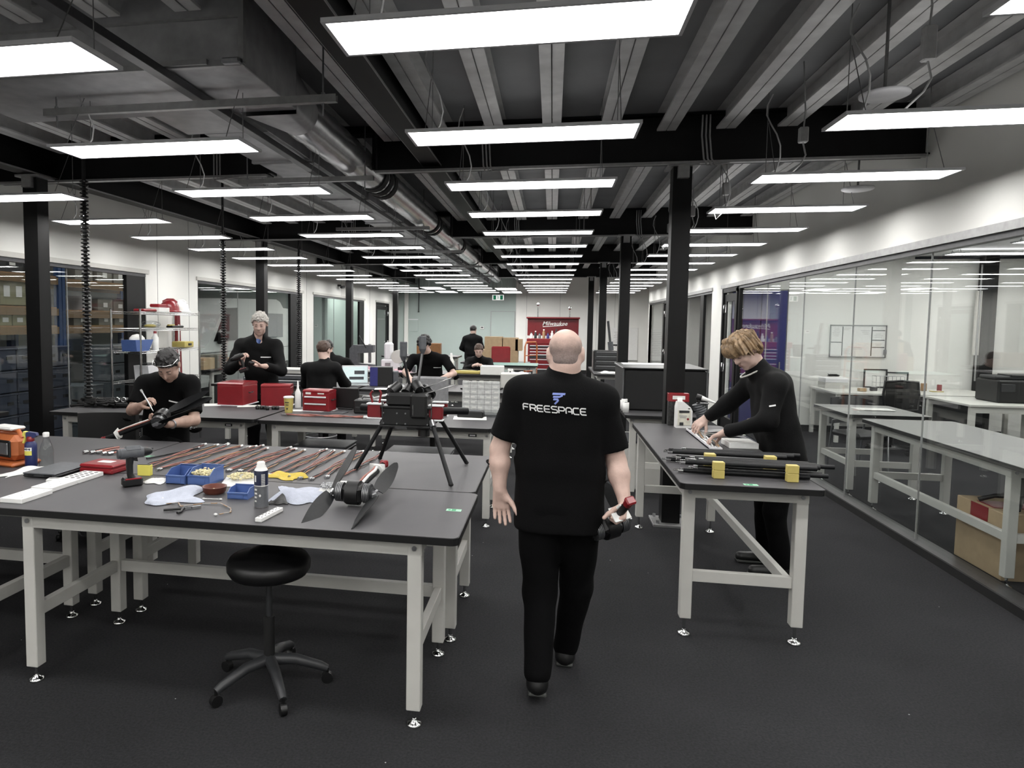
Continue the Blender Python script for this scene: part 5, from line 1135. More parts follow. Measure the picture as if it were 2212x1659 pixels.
for sx in (-1, 1): MB().cyl((sx*.26, .06, .1), (sx*.3, .06, .1), .1, n=16).build('wheel', M_black, ht)
ex = thing('exit_sign', 'green and white lit exit sign high on the green wall', 'sign', (-1.9, YB-.03, 2.62))
MB().box((0, 0, 0), (.42, .05, .2), .008).build('housing', M_white, ex); fc = MB().box((0, -.027, 0), (.4, .006, .18)).build('face', mat('exit_white', S(235), .5, emit=(1, 1, 1, 1), es=.7), ex)
b = MB(); b.box((-.12, -.031, 0), (.1, .002, .15)).box((.12, -.031, 0), (.1, .002, .15)); b.build('green_field', mat('exit_green', S(20, 120, 84), .5, emit=S(20, 120, 84), es=.4), fc)
b = MB(); b.ball((-.02, -.032, .06), .014, 8, (1, .2, 1)).beam((-.01, -.032, .045), (.0, -.032, -.01), .002, .02, (1, 0, 0)).beam((0, -.032, -.01), (.025, -.032, -.06), .002, .014, (1, 0, 0)).beam((0, -.032, -.01), (-.03, -.032, -.06), .002, .014, (1, 0, 0)).beam((-.005, -.032, .035), (.025, -.032, .015), .002, .012, (1, 0, 0)); b.build('running_figure', MATS['exit_green'], fc)
dd = thing('wall_door', 'flush green door in the far green wall', 'door', (-1.72, YB-.012, 0)); MB().box((0, 0, 1.06), (.82, .02, 2.12)).build('leaf', M_wallgreen, dd); MB().box((-.42, .0, 1.07), (.02, .03, 2.14)).box((.42, 0, 1.07), (.02, .03, 2.14)).box((0, 0, 2.13), (.86, .03, .02)).build('frame', M_cable_grey, dd); MB().box((.34, -.03, 1.05), (.1, .03, .02), .005).build('handle', M_steel, dd)
t = thing('thermostat', 'small white thermostat left of the flush green door', 'thermostat', (-2.45, YB-.02, 1.55)); MB().box((0, 0, 0), (.13, .03, .1), .006).build('case', M_white, t); MB().box((0, -.016, .01), (.08, .004, .045)).build('display', M_dark, t)
t = thing('wall_panel', 'pale access panel low on the left of the green wall', 'panel', (-4.95, YB-.01, 1.6)); MB().box((0, 0, 0), (.34, .02, .42), .004).build('plate', M_wallgreen, t); MB().box((0, -.012, .22), (.36, .02, .03)).build('top_edge', M_lightframe, t)
t = thing('wall_camera', 'small dark security camera at the top of the left wall', 'camera', (XL+.12, 17.2, 2.62)); MB().cyl((.0, -.08, -.02), (.02, .1, .0), .035, n=12).build('body', M_dark, t); MB().box((-.08, 0, .03), (.1, .05, .05)).build('bracket', M_dark, t)
t = thing('wall_whiteboard', 'white notice board low on the far white wall', 'whiteboard', (2.45, YB-.02, 1.05)); MB().box((0, 0, 0), (.86, .02, 1.1), .004).build('board', M_white, t); b = MB()
for i in range(14): b.box((-.2+.03*math.sin(i*2), -.012, .4-.06*i), (.3+.2*math.sin(i*3.1), .002, .012))
b.build('handwriting', M_cable_grey, t); MB().box((0, -.012, -.56), (.88, .03, .02)).build('rim', M_steel, t)
t = thing('drawer_cabinet', 'black drawer cabinet on the far right bench between the columns', 'cabinet', (1.0, 13.3, T0+.0), 0); MB().box((0, 0, .19), (.46, .4, .38), .008).build('body', M_black, t)
for z in (.07, .16, .25, .33):
    dw = MB().box((0, -.205, z), (.42, .016, .075), .004).build('drawer', M_dark, t); MB().box((0, -.218, z+.025), (.36, .012, .012)).build('drawer_pull', M_steel, dw)
t = thing('machine_arm', 'grey upright machine arm on top of the black drawer cabinet', 'machine', (1.1, 13.35, T0+.381), 0); MB().cyl((0, 0, 0), (-.02, 0, .16), .05, n=12).build('base', M_greytool, t); MB().cyl((-.02, 0, .14), (-.07, 0, .55), .022, n=10).build('arm', M_dark, t); MB().box((.08, 0, .1), (.14, .03, .03)).build('bar', M_black, t)
for (x, y, rz, lab) in ((1.0, 12.6, .1, 'white paper heap on the far right bench'), (1.25, 12.7, -.2, 'second white paper heap on the far right bench')):
    rag('white_papers', lab, (x, y, T0), .14, .12, .04, M_paper, int(rz*100)+50, rz)
# right hand benches: covered case, bottles, rods, strip
cc = thing('covered_case', 'large black fabric-covered case on the second right bench', 'case', (1.12, 7.65, T0))
MB().box((0, 0, .21), (.8, .95, .42), .02).build('cover', M_blackmatte, cc); MB().box((0, 0, .428), (.82, .97, .016), .006).build('lid', M_black, cc); MB().box((-.05, .2, .439), (.6, .3, .006)).build('pale_sheet', M_lightframe, cc)
for sx in (-1, 1): MB().tube([(sx*.4, -.485, .02), (sx*.4, -.485, .42), (sx*.4, .48, .42)], .008, 6).build('piping', M_dark, cc)
for k, (y, h) in enumerate(((7.3, .1), (7.45, .12), (7.6, .09))):
    t = thing('white_roll', 'small white roll at the left of the covered case, %s from the front' % ORD[k], 'roll', (.735-.0, y, T0), 0, 'white rolls'); t.location = (.735+.0, y-.3, T0); MB().lathe([(.015, 0), (.03, .002), (.03, h), (.015, h)], n=12).build('roll', M_white, t); MB().cyl((0, 0, 0), (0, 0, h+.002), .014, n=8).build('core', M_dark, t)
t = thing('white_jerrycan', 'white jug with printed label beside the column on the right bench', 'bottle', (1.07, 5.88, .882), .05)
MB().prism([(-.06, 0), (.06, 0), (.065, .02), (.065, .14), (.05, .17), (-.005, .215), (-.05, .215), (-.06, .17)], -.04, .04, 'y').build('body', M_white, t); MB().lathe([(.02, .21), (.02, .245), (0, .246)], (-.028, 0, 0), 12).build('cap', M_white, t); MB().box((.038, -.0, .16), (.03, .085, .02), .008).build('handle_gap', M_dark, t)
lb_ = MB().box((0, -.0415, .085), (.1, .003, .12)).build('label', mat('cream_label', S(206, 204, 190), .6), t); MB().box((0, -.044, .135), (.08, .002, .02)).box((-.02, -.044, .035), (.03, .002, .025)).build('label_dark_print', M_dark, lb_)['kind'] = 'stuff'; MB().box((.03, -.044, .075), (.016, .002, .016), 0, Matrix.Rotation(.78, 3, 'Y')).build('label_red_mark', M_red, lb_); MB().box((-.01, -.044, .1), (.06, .002, .006)).box((-.01, -.044, .088), (.05, .002, .005)).build('label_print', M_cable_grey, lb_)
t = thing('red_topped_carton', 'black patterned carton with red top behind the white jug', 'carton', (1.05, 6.01, .882)); MB().box((0, 0, .1), (.16, .07, .2), .003).build('body', mat('speckled_carton', S(40), .6, var=.9, scale=60), t); MB().box((0, 0, .235), (.165, .075, .07), .003).build('red_top', M_red, t); MB().box((.0, -.038, .235), (.1, .003, .03)).build('label', M_labelw, t)
t = thing('ribbed_hose', 'short grey ribbed hose standing right of the white jug', 'hose', (1.22, 5.98, .882), .0); MB().tube([(.02*math.sin(i*.1), 0, .003+i*.0045) for i in range(42)], [.048 if i % 4 < 2 else .042 for i in range(42)], 16).build('bellows', M_greytool, t); MB().cyl((.02, 0, .19), (.02, 0, .196), .05, n=16).build('end_ring', M_dark, t)
t = thing('caulk_nozzle', 'white nozzle tool leaning above the ribbed hose', 'nozzle', (1.22, 5.98, 1.08), -.2); MB().cyl((-.03, 0, .05), (.01, 0, .04), .024, n=12).build('body', M_black, t); MB().cyl((.01, 0, .04), (.13, 0, .0), .02, .004, n=12).build('nozzle', M_white, t); MB().cyl((-.01, 0, .0), (-.01, 0, .04), .012, n=8).build('stand', M_black, t)
t = thing('metal_strip', 'long white metal strip with cables under the blond man\'s hands', 'strip', (1.11, 5.3, .882), 0)
MB().box((0, 0, .004), (.09, .8, .008)).box((-.043, 0, .012), (.004, .8, .024)).build('channel', M_lightframe, t)
for k in range(7): MB().tube([(-.01+.012*k*.6+.01*math.sin(i*.8+k), -.36+.09*i, .014+.006*math.sin(i*1.1+k)) for i in range(9)], .005, 5).build('lead', (M_white, M_dark, M_tan, M_cable_grey)[k % 4], t)
for k in range(3):
    tag(MB().grid(lambda u, v, k=k: ((u-.5)*.3, (v-.5)*.1, .006+.008*k+.012*math.sin(PI*u)), 8, 2, thick=.002).build('pale_strip', M_paper if k % 2 else M_cable_grey, None, (1.29, 5.46+.02*k, .884+.004*k), .12*k), 'pale curved strip beyond the white metal strip, %s of three' % ORD[k], 'strip', 'pale strips')
t = thing('white_foam_block', 'white foam block under the blond man\'s arm', 'block', (1.3, 5.05, .882), .05); MB().box((0, 0, .02), (.19, .2, .04), .003).build('block', M_white, t); MB().box((0, 0, .0415), (.17, .18, .002)).build('sheet', M_paper, t)
def rod(p, q, lab, k):
    t = thing('carbon_rod', lab, 'rod', p, 0, 'bundle of black rods'); d = Vector(q)-Vector(p)
    t.rotation_euler = Vector((1, 0, 0)).rotation_difference(d.normalized()).to_euler(); L = d.length
    MB().cyl((0, 0, 0), (L, 0, 0), .0125, n=12).build('rod_tube', M_carbon, t); MB().cyl((-.02, 0, 0), (.006, 0, 0), .0135, n=10).cyl((-.045, 0, 0), (-.02, 0, 0), .005, n=8).build('end_fitting', M_chrome, t)
rz0 = .882; k = 0
for lay, (z, ys) in enumerate(((.02, (4.04, 4.09, 4.14, 4.30, 4.36, 4.42)), (.072, (4.02, 4.055, 4.09, 4.125, 4.16, 4.33, 4.37, 4.41)))):
    for y in ys:
        if lay == 0: y += .0
        x0 = .80+.06*math.sin(y*37+lay)+(.0 if y < 4.25 else -.02); rod((x0, y+.01, rz0+z-.004), (x0+.66+.02*math.sin(y*91), y-.02, rz0+z-.004+.0), 'black rod with bright end, %s from the front in the %s layer' % (ORD[ys.index(y)], ('lower', 'upper')[lay]), k); k += 1
for (x, y, lab) in ((.915, 3.955, 'yellow foam block clamping the rods, left front one'), (1.29, 3.955, 'yellow foam block clamping the rods, right front one')):
    t = thing('foam_clamp', lab, 'block', (x, y, rz0), .04, 'yellow rod clamps'); MB().box((0, 0, .024), (.058, .04, .046), .003).build('lower_half', M_yellow, t); MB().box((0, 0, .07), (.058, .04, .046), .003).build('upper_half', M_yellow, t)
for (x, lab) in ((.93, 'yellow foam spacer between the rod rows, left'), (1.26, 'yellow foam spacer between the rod rows, right')):
    t = thing('foam_clamp', lab, 'block', (x, 4.235, rz0), 0, 'yellow rod spacers'); MB().box((0, 0, .022), (.06, .05, .042), .003).build('lower_half', M_yellow, t); MB().box((0, 0, .066), (.06, .05, .042), .003).build('upper_half', M_yellow, t)
# under the benches
for (x, y, w, d, h, m, lab) in ((-3.9, 6.1, .5, .4, .4, M_frame, 'grey plastic tub under the left third bench'), (-4.3, 4.0, .4, .4, .5, M_dark, 'dark case under the left table'), (-2.1, 6.2, .5, .4, .55, M_black, 'black case under the third bench'), (-1.2, 6.3, .6, .4, .5, M_black, 'wide black case under the third bench, right'), (.98, 7.6, .5, .6, .5, M_frame, 'grey cabinet under the second right bench')):
    t = thing('floor_case', lab, 'case', (x, y, 0), 0, 'cases under the benches'); MB().box((0, 0, h/2), (w, d, h), .02).build('body', m, t); MB().box((0, 0, h+.006), (w+.01, d+.01, .02), .004).build('lid', M_greytool, t)
# bike-like machine seen behind the right hand window
t = thing('wheel_machine', 'machine with round wheel behind the right window', 'machine', (4.2, 14.2, 0)); MB().tube([(.0, .3*math.cos(a), 1.25+.3*math.sin(a)) for a in [i*PI/10 for i in range(20)]], .03, 8, closed=True).build('wheel', M_black, t); MB().box((.05, 0, .5), (.3, .5, 1.0), .02).build('base', M_greytool, t); MB().tube([(0, -.4, 1.7), (0, -.4, 1.3), (0, -.2, 1.0)], .02, 6).build('pipe', M_dark, t); MB().box((-.12, 0, .8), (.03, .4, .3), .01).build('orange_panel', M_orange, t)
# ================================================================ PEOPLE
def nrm(v): v = np.asarray(v, float); return v/np.linalg.norm(v)
class SDF:
    """smooth union of tapered capsules and ellipsoids, meshed as one continuous surface"""
    def __init__(s): s.p = []
    def cap(s, a, b, ra, rb, k=.02, sub=False, sq=None, f=1.): s.p.append(('c', np.array(a, float), np.array(b, float), ra, rb, k, sub, sq, f)); return s
    def ell(s, c, r, k=.02, R=None, sub=False): s.p.append(('e', np.array(c, float), np.array(r, float), None if R is None else np.array(R, float), None, k, sub, None, 1.)); return s
    def bounds(s):
        lo = np.full(3, 1e9); hi = -lo
        for q in s.p:
            if q[6]: continue
            if q[0] == 'c':
                for c, r in ((q[1], q[3]), (q[2], q[4])): lo = np.minimum(lo, c-r); hi = np.maximum(hi, c+r)
            else: m = q[2].max(); lo = np.minimum(lo, q[1]-m); hi = np.maximum(hi, q[1]+m)
        return lo, hi
    def mesh(s, res, lo=None, hi=None, cuts=(), disp=None, flat=None):
        l, h = s.bounds(); lo = l-.03 if lo is None else np.array(lo, float); hi = h+.03 if hi is None else np.array(hi, float)
        n = np.maximum(4, np.ceil((hi-lo)/res).astype(int)+1)
        ax = [lo[i]+res*np.arange(n[i]) for i in range(3)]
        F = np.full(n, .08, np.float32)
        for q in s.p:
            k = q[5]; pad = k+.05
            if q[0] == 'c': b0 = np.minimum(q[1]-q[3], q[2]-q[4])-pad; b1 = np.maximum(q[1]+q[3], q[2]+q[4])+pad
            else: m = q[2].max()+pad; b0 = q[1]-m; b1 = q[1]+m
            i0 = np.clip(np.floor((b0-lo)/res).astype(int), 0, n); i1 = np.clip(np.ceil((b1-lo)/res).astype(int)+1, 0, n)
            if (i1 <= i0).any(): continue
            P = np.stack(np.meshgrid(*[ax[i][i0[i]:i1[i]] for i in range(3)], indexing='ij'), -1)
            if q[0] == 'c':
                a, b, ra, rb = q[1:5]; d = b-a; X = P-a
                if q[7] is not None:
                    e = q[7]; f = q[8]; X = X+np.multiply.outer(X@e, e)*(f-1); d = d+e*(d@e)*(f-1)
                L2 = max(d@d, 1e-9); t = np.clip(X@d/L2, 0, 1)
                D = np.linalg.norm(X-t[..., None]*d, axis=-1)-(ra+(rb-ra)*t)
                if q[7] is not None: D = D*(2/(1+q[8]))
            else:
                X = P-q[1]
                if q[3] is not None: X = X@q[3]
                r = q[2]; k0 = np.linalg.norm(X/r, axis=-1); k1 = np.linalg.norm(X/(r*r), axis=-1)+1e-9; D = k0*(k0-1)/k1
            sl = tuple(slice(i0[i], i1[i]) for i in range(3)); A = F[sl]
            if q[6]: h_ = np.clip(.5-.5*(A+D)/k, 0, 1); F[sl] = A*(1-h_)+(-D)*h_+k*h_*(1-h_)
            else: h_ = np.clip(.5+.5*(A-D)/k, 0, 1); F[sl] = A*(1-h_)+D*h_-k*h_*(1-h_)
        if cuts or disp:
            P = np.stack(np.meshgrid(*ax, indexing='ij'), -1)
            if disp: F = F+disp(P)
            for c in cuts: F = np.maximum(F, c(P))
        return nets(F, lo, res)
def nets(F, lo, res):
    n = np.array(F.shape); I = F < 0
    C = np.zeros(n-1, np.int8)
    for dx in (0, 1):
        for dy in (0, 1):
            for dz in (0, 1): C += I[dx:n[0]-1+dx, dy:n[1]-1+dy, dz:n[2]-1+dz]
    cells = np.argwhere((C > 0) & (C < 8))
    if len(cells) == 0: return [], []
    idx = np.full(n-1, -1, np.int64); idx[tuple(cells.T)] = np.arange(len(cells))
    S_ = np.zeros((len(cells), 3)); W_ = np.zeros(len(cells))
    cor = [np.array(c) for c in ((0, 0, 0), (1, 0, 0), (0, 1, 0), (1, 1, 0), (0, 0, 1), (1, 0, 1), (0, 1, 1), (1, 1, 1))]
    for a in range(8):
        for b in range(a+1, 8):
            if np.abs(cor[a]-cor[b]).sum() != 1: continue
            fa = F[tuple((cells+cor[a]).T)]; fb = F[tuple((cells+cor[b]).T)]; m = (fa < 0) != (fb < 0)
            t = np.where(m, fa/np.where(m, fa-fb, 1), 0); S_ += np.where(m[:, None], cor[a]+t[:, None]*(cor[b]-cor[a]), 0); W_ += m
    V = lo+res*(cells+S_/W_[:, None]); Q = []
    for ax in range(3):
        u, v = (ax+1) % 3, (ax+2) % 3
        sl0 = [slice(None)]*3; sl1 = [slice(None)]*3; sl0[ax] = slice(0, -1); sl1[ax] = slice(1, None)
        A = I[tuple(sl0)]; B = I[tuple(sl1)]; E = np.argwhere(A != B)
        E = E[(E[:, u] > 0) & (E[:, v] > 0) & (E[:, u] < n[u]-1) & (E[:, v] < n[v]-1)]
        if len(E) == 0: continue
        eu = np.zeros(3, int); ev = np.zeros(3, int); eu[u] = 1; ev[v] = 1
        q = np.stack([idx[tuple((E-eu-ev).T)], idx[tuple((E-ev).T)], idx[tuple(E.T)], idx[tuple((E-eu).T)]], 1)
        fl = A[tuple(E.T)]; q[~fl] = q[~fl][:, ::-1]; Q.append(q)
    Q = np.concatenate(Q); Q = Q[(Q >= 0).all(1)]
    return V, Q
def sdf_obj(name, parts, m, parent, smooth_it=0):
    vs = []; fs = []; o = 0
    for V, Q in parts:
        if len(V) == 0: continue
        vs.append(V); fs.append(Q+o); o += len(V)
    V = np.concatenate(vs); Q = np.concatenate(fs)
    me = bpy.data.meshes.new(name); me.from_pydata(V.tolist(), [], Q.tolist()); me.polygons.foreach_set('use_smooth', [True]*len(Q)); me.update(); me.materials.append(m)
    ob = bpy.data.objects.new(name, me); COL.objects.link(ob); ob.parent = parent
    return ob
def wrinkle(amp, freq, seed):
    r_ = np.random.RandomState(seed); ks = r_.normal(size=(5, 3))*freq; ph = r_.uniform(0, 6.28, 5)
    return lambda P: amp*sum(np.sin(P@k+p) for k, p in zip(ks, ph))/3
def hand_prims(S_, w, d, n, t, curl=(.35, .3, .25), spread=.1, thumb=(.6, .7, .3), sc=1., fcurls=None):
    d = nrm(d); n = nrm(np.array(n)-d*np.dot(n, d)); t = nrm(np.array(t)-d*np.dot(t, d)-n*np.dot(t, n)); w = np.array(w, float)
    base = [(.031, .086), (.0105, .09), (-.0105, .086), (-.030, .078)]; ln = (.072, .08, .074, .058)
    S_.cap(w-d*.02, w+d*.03, .027*sc, .026*sc, .015, sq=n, f=1.25)
    for k in range(4):
        bt, bd = base[k]; p = w+d*bd*sc+t*bt*sc
        S_.cap(w+d*.02*sc+t*bt*.6*sc, p, .0145*sc, .0125*sc, .012)
        a = 0; c_ = fcurls[k] if fcurls else curl; r = .0092*sc; dd0 = nrm(d+t*spread*(1.5-k)*.35)
        for j, seg in enumerate((.45, .31, .24)):
            a += c_[j]; dv = dd0*math.cos(a)+n*math.sin(a); q = p+dv*ln[k]*seg*sc
            S_.cap(p, q, r, r*.93, .004 if j else .006); p = q; r *= .93
    S_.cap(w+d*.015*sc+t*.012*sc, w+d*.05*sc+t*.03*sc+n*.01*sc, .017*sc, .015*sc, .012)
    p = w+d*.035*sc+t*.03*sc+n*.008*sc; v = nrm(d*thumb[0]+t*thumb[1]+n*thumb[2]); r = .0125*sc
    for j, seg in enumerate((.04, .032, .026)):
        q = p+v*seg*sc; S_.cap(p, q, r, r*.9, .006); p = q; r *= .9; v = nrm(v+d*.25+n*.1)
    return w
def headframe(fwd, up):
    f = nrm(fwd); u = np.array(up, float); u = nrm(u-f*np.dot(u, f)); r = np.cross(f, u); return np.stack([r, f, u], 1)   # columns: right, forward, up
def person(label, J, hair='short', hairm=None, skin=None, top='tee', topm=None, trm=None, hands=None, res=.011, hres=.0045, logo=True, face=True, girth=1., extras=None, shoes=True, hem=.0, sleeve_r=1., seed=1, headscale=1., browm=None, name='person', neckr=1., collar=None, vneck=False):
    base = np.array([J['pelvis'][0], J['pelvis'][1], 0.]); g = {k: np.array(v, float)-base for k, v in J.items() if k not in ('face', 'up')}
    t = thing(name, label, 'person', tuple(base))
    H = headframe(J['face'], J['up']); hc = g['head']; hs = headscale
    hp = lambda x, y, z: hc+H@(np.array([x, y, z])*hs)
    rt = nrm(g['SR']-g['SL']); upv = nrm(g['chest']-g['pelvis']); fw = nrm(np.cross(upv, rt))
    if 'HL' not in g:
        g['HL'] = g['pelvis']-rt*.085; g['HR'] = g['pelvis']+rt*.085
    # ---- skin: head, neck, arms, trunk, legs in one surface
    B = SDF()
    B.ell(hp(0, -.012, .035), np.array([.074, .094, .082])*hs, .02, H).ell(hp(0, .026, -.03), np.array([.060, .064, .082])*hs, .03, H)
    B.cap(hp(-.03, .035, -.074), hp(.03, .035, -.074), .03*hs, .03*hs, .025).ell(hp(0, .066, -.097), np.array([.024, .02, .02])*hs, .02, H)
    if face:
        B.cap(hp(-.036, .078, .024), hp(.036, .078, .024), .012, .012, .012)
        for s in (-1, 1): B.ell(hp(s*.031, .096, .005), np.array([.018, .014, .012]), .012, H, True).ell(hp(s*.04, .055, -.028), np.array([.024, .024, .024]), .02, H)
        B.cap(hp(0, .084, .016), hp(0, .106, -.027), .0075, .0125, .01)
        for s in (-1, 1): B.ell(hp(s*.012, .094, -.031), np.array([.009, .009, .008]), .006, H)
        B.cap(hp(-.02, .084, -.056), hp(.02, .084, -.056), .0075, .0075, .006).cap(hp(-.017, .083, -.068), hp(.017, .083, -.068), .0085, .0085, .006)
        B.cap(hp(-.024, .098, -.0615), hp(.024, .098, -.0615), .0045, .0045, .004, True)
    for s in (-1, 1): B.ell(hp(s*.079, -.012, .0), np.array([.011, .027, .034]), .008, H).ell(hp(s*.09, -.008, .002), np.array([.006, .014, .02]), .006, H, True)
    nk = .056*girth*neckr
    B.cap(g['neck'], hp(0, -.03, -.05), nk*1.06, nk*.97, .03).cap(g['chest']-upv*.01, g['neck'], .05, nk, .03)
    B.cap(g['chest']-rt*.12-upv*.02, g['chest']+rt*.12-upv*.02, .05, .05, .03).cap(g['chest']-upv*.08+fw*.01, g['pelvis']+fw*.01, .075, .075, .03)
    for s in 'LR':
        sh, el, wr = g['S'+s], g['E'+s], g['W'+s]
        B.cap(g['chest']-upv*.02, sh, .05, .048, .03).cap(sh, el, .05*girth, .041*girth, .03)
        fa = nrm(wr-el); B.cap(el, el+(wr-el)*.35, .041*girth, .044*girth, .02).cap(el+(wr-el)*.35, wr, .044*girth, .028, .02, )
        kn = g.get('K'+s, g['H'+s]-np.array([0, 0, .42])); an = g.get('A'+s, kn-np.array([0, 0, .4]))
        B.cap(g['pelvis'], g['H'+s], .09, .085, .03).cap(g['H'+s], kn, .078, .05, .03).cap(kn, an, .05, .034, .02)
    boxes = []
    parts = []
    for s in 'LR':
        if hands and s in hands:
            hd = hands[s]; w = g['W'+s]; hand_prims(B, w, hd['d'], hd['n'], hd['t'], hd.get('curl', (.35, .3, .25)), hd.get('spread', .15), hd.get('thumb', (.6, .7, .3)), hd.get('sc', 1.), hd.get('fc'))
            d = nrm(hd['d']); c = w+d*.09; boxes.append((np.minimum(c-.105, w-.02), np.maximum(c+.105, w+.02)))
        else:
            w = g['W'+s]; fa = nrm(w-g['E'+s]); B.ell(w+fa*.06, np.array([.035, .03, .06]), .02, headframe(rt, fa))
    def inbox(P):
        D = np.full(P.shape[:-1], -1e3)
        for lo, hi in boxes:
            q = np.maximum(lo-P, P-hi).max(-1); D = np.maximum(D, -(q+res*.6))
        return D
    if boxes:
        V, Q = B.mesh(res, cuts=())
        cen = V[Q].mean(1); keep = np.ones(len(Q), bool)
        for lo, hi in boxes: keep &= ~(((cen > lo+res*.5) & (cen < hi-res*.5)).all(1))
        parts.append((V, Q[keep]))
        for lo, hi in boxes:
            V, Q = B.mesh(hres, lo, hi); parts.append((V, Q))
    else: parts.append(B.mesh(res))
    sdf_obj('body', parts, skin, t)
    # ---- top
    C = SDF(); ch, pe = g['chest'], g['pelvis']; gi = girth
    belly = ch+(pe-ch)*.62
    bot = pe-upv*hem
    for q in (-1, 0, 1):
        u0 = ch-upv*.05+rt*.088*gi*q; u1 = belly+rt*.078*gi*q+fw*.018; u2 = bot+rt*.08*gi*q
        C.cap(u0, u1, .103*gi, .112*gi, .03, sq=fw, f=.98).cap(u1, u2, .112*gi, .114*gi, .03, sq=fw, f=1.0)
        if q: C.cap(ch+rt*.11*q+upv*.005, g['neck']-upv*.025, .066, .062, .05)
    C.cap(g['SL'], g['SR'], .07, .07, .05).cap(ch-upv*.02-fw*.02-rt*.05, ch-upv*.02-fw*.02+rt*.05, .09, .09, .05)
    C.cap(g['neck']-upv*.03, g['neck']+(hp(0, -.03, -.06)-g['neck'])*(collar if collar is not None else (.02 if top == 'tee' else .16)), nk*1.3, nk*1.2, .02)
    if vneck: C.cap(hp(0, .06, -.13), hp(0, .05, -.24), .05, .02, .02, sub=True)
    cuts = []
    for s in 'LR':
        sh, el, wr = g['S'+s], g['E'+s], g['W'+s]
        if top == 'tee':
            e = sh+(el-sh)*.8; C.cap(sh, e+(el-sh)*.3, .066*sleeve_r, .069*sleeve_r, .04)
            d = nrm(el-sh)
            cuts.append(lambda P, e=e, d=d: (lambda q: np.where((np.linalg.norm(P-e-q[..., None]*d, axis=-1) < .078) & (q < .13), q, -1.))((P-e)@d))
        else:
            C.cap(sh, el, .066*sleeve_r, .058*sleeve_r, .04).cap(el, wr+nrm(wr-el)*-.015, .056*sleeve_r, .043*sleeve_r, .03)
            e = wr-nrm(wr-el)*.012; d = nrm(wr-el)
            cuts.append(lambda P, e=e, d=d: (lambda q: np.where((np.linalg.norm(P-e-q[..., None]*d, axis=-1) < .075) & (q < .09), q, -1.))((P-e)@d))
    zb = bot-upv*.02
    cuts.append(lambda P: -(P-zb)@upv)
    shirt = sdf_obj('shirt' if top == 'tee' else 'jacket', [C.mesh(res*.95, cuts=cuts, disp=wrinkle(.004 if top == 'tee' else .006, 22, seed))], topm, t)
    # ---- trousers and shoes
    T = SDF(); T.cap(pe-rt*.06, pe+rt*.06, .118*gi, .118*gi, .05, sq=fw, f=1.05)
    cuts = []
    for s in 'LR':
        kn = g.get('K'+s, g['H'+s]-np.array([0, 0, .42])); an = g.get('A'+s, kn-np.array([0, 0, .4]))
        T.cap(g['H'+s], kn, .1*gi, .072*gi, .04).cap(kn, an, .072*gi, .06, .03)
        e = an-np.array([0, 0, .035])
    sdf_obj('trousers', [T.mesh(res, disp=wrinkle(.004, 20, seed+1))], trm, t)
    if shoes:
        for s in 'LR':
            an = g.get('A'+s); 
            if an is None: continue
            to = g.get('T'+s); F_ = SDF(); d = nrm(to-an*np.array([1, 1, 0])-np.array([0, 0, to[2]]) if False else (to-an)); dh = nrm(np.array([d[0], d[1], 0]))
            hl = an-np.array([0, 0, .05]); F_.cap(hl-dh*.025, to, .042, .036, .03).cap(hl+np.array([0, 0, .04]), hl, .05, .045, .03)
            sh_ = sdf_obj('shoe', [F_.mesh(min(res, .009))], M_shoe, t)
            b = MB(); mid = (hl+to)/2; L = np.linalg.norm(to-hl)+.1
            b.beam(tuple(hl-dh*.055-np.array([0, 0, .03])), tuple(to+nrm(to-hl)*.03-np.array([0, 0, .026])), .082, .018, ch=.006); b.build('sole', M_sole, sh_)
    # ---- hair
    if hair != 'none':
        Hs = SDF(); cuts = []
        def lc(P): return ((P-hc)@H)/hs
        if hair == 'fringe':
            Hs.ell(hp(0, -.012, .033), np.array([.0757, .0955, .0832])*hs, .01, H).ell(hp(0, -.055, -.03), np.array([.056, .045, .05])*hs, .02, H)
            cuts.append(lambda P: (lambda q: np.maximum(q[..., 1]-.035, -.075-q[..., 2]))(lc(P)))
        elif hair == 'curly':
            Hs.ell(hp(0, -.02, .04), np.array([.09, .11, .1])*hs, .01, H); q_ = np.random.RandomState(seed)
            for i in range(170):
                v = nrm(q_.normal(size=3)); 
                if v[2] < -.45 or (v[1] > .55 and v[2] < .1): continue
                Hs.ell(hp(*(np.array([.092, .112, .105])*v+np.array([0, -.02, .04]))), np.array([1, 1, 1])*q_.uniform(.012, .022), .006, H)
            cuts.append(lambda P: (lambda q: np.where(q[..., 1] > .02, .035-q[..., 2]+.2*(.1-q[..., 1]), -.075-q[..., 2]))(lc(P)))
        elif hair == 'mop':
            Hs.ell(hp(0, -.014, .042), np.array([.09, .112, .096])*hs, .02, H).ell(hp(.012, .07, .058), np.array([.072, .046, .052])*hs, .03, H).ell(hp(0, -.062, -.02), np.array([.076, .06, .075])*hs, .03, H)
            for i in range(26):
                a = i*.9; x = -.085+.17*((i*37) % 26)/26; Hs.cap(hp(x*.6, .05, .12), hp(x*1.08, .1-.05*abs(x)/.085, .03-.02*math.sin(i*2.1)), .014, .006, .012)
            for i in range(16):
                sg = -1 if i % 2 else 1; y = -.09+.011*i; Hs.cap(hp(sg*.07, y, .09), hp(sg*.092, y+.015, -.015-.02*math.sin(i*1.7)), .016, .007, .012)
            cuts.append(lambda P: (lambda q: np.where(q[..., 1] > .05, .012-q[..., 2], -.085-q[..., 2]-.9*np.maximum(0, q[..., 1]+.03)*-1*.9))(lc(P)))
        else:
            g_ = .013 if hair == 'short' else .02
            Hs.ell(hp(0, -.014, .038), np.array([.074+g_*.75, .094+g_, .082+g_])*hs, .01, H)
            q_ = np.random.RandomState(seed+5)
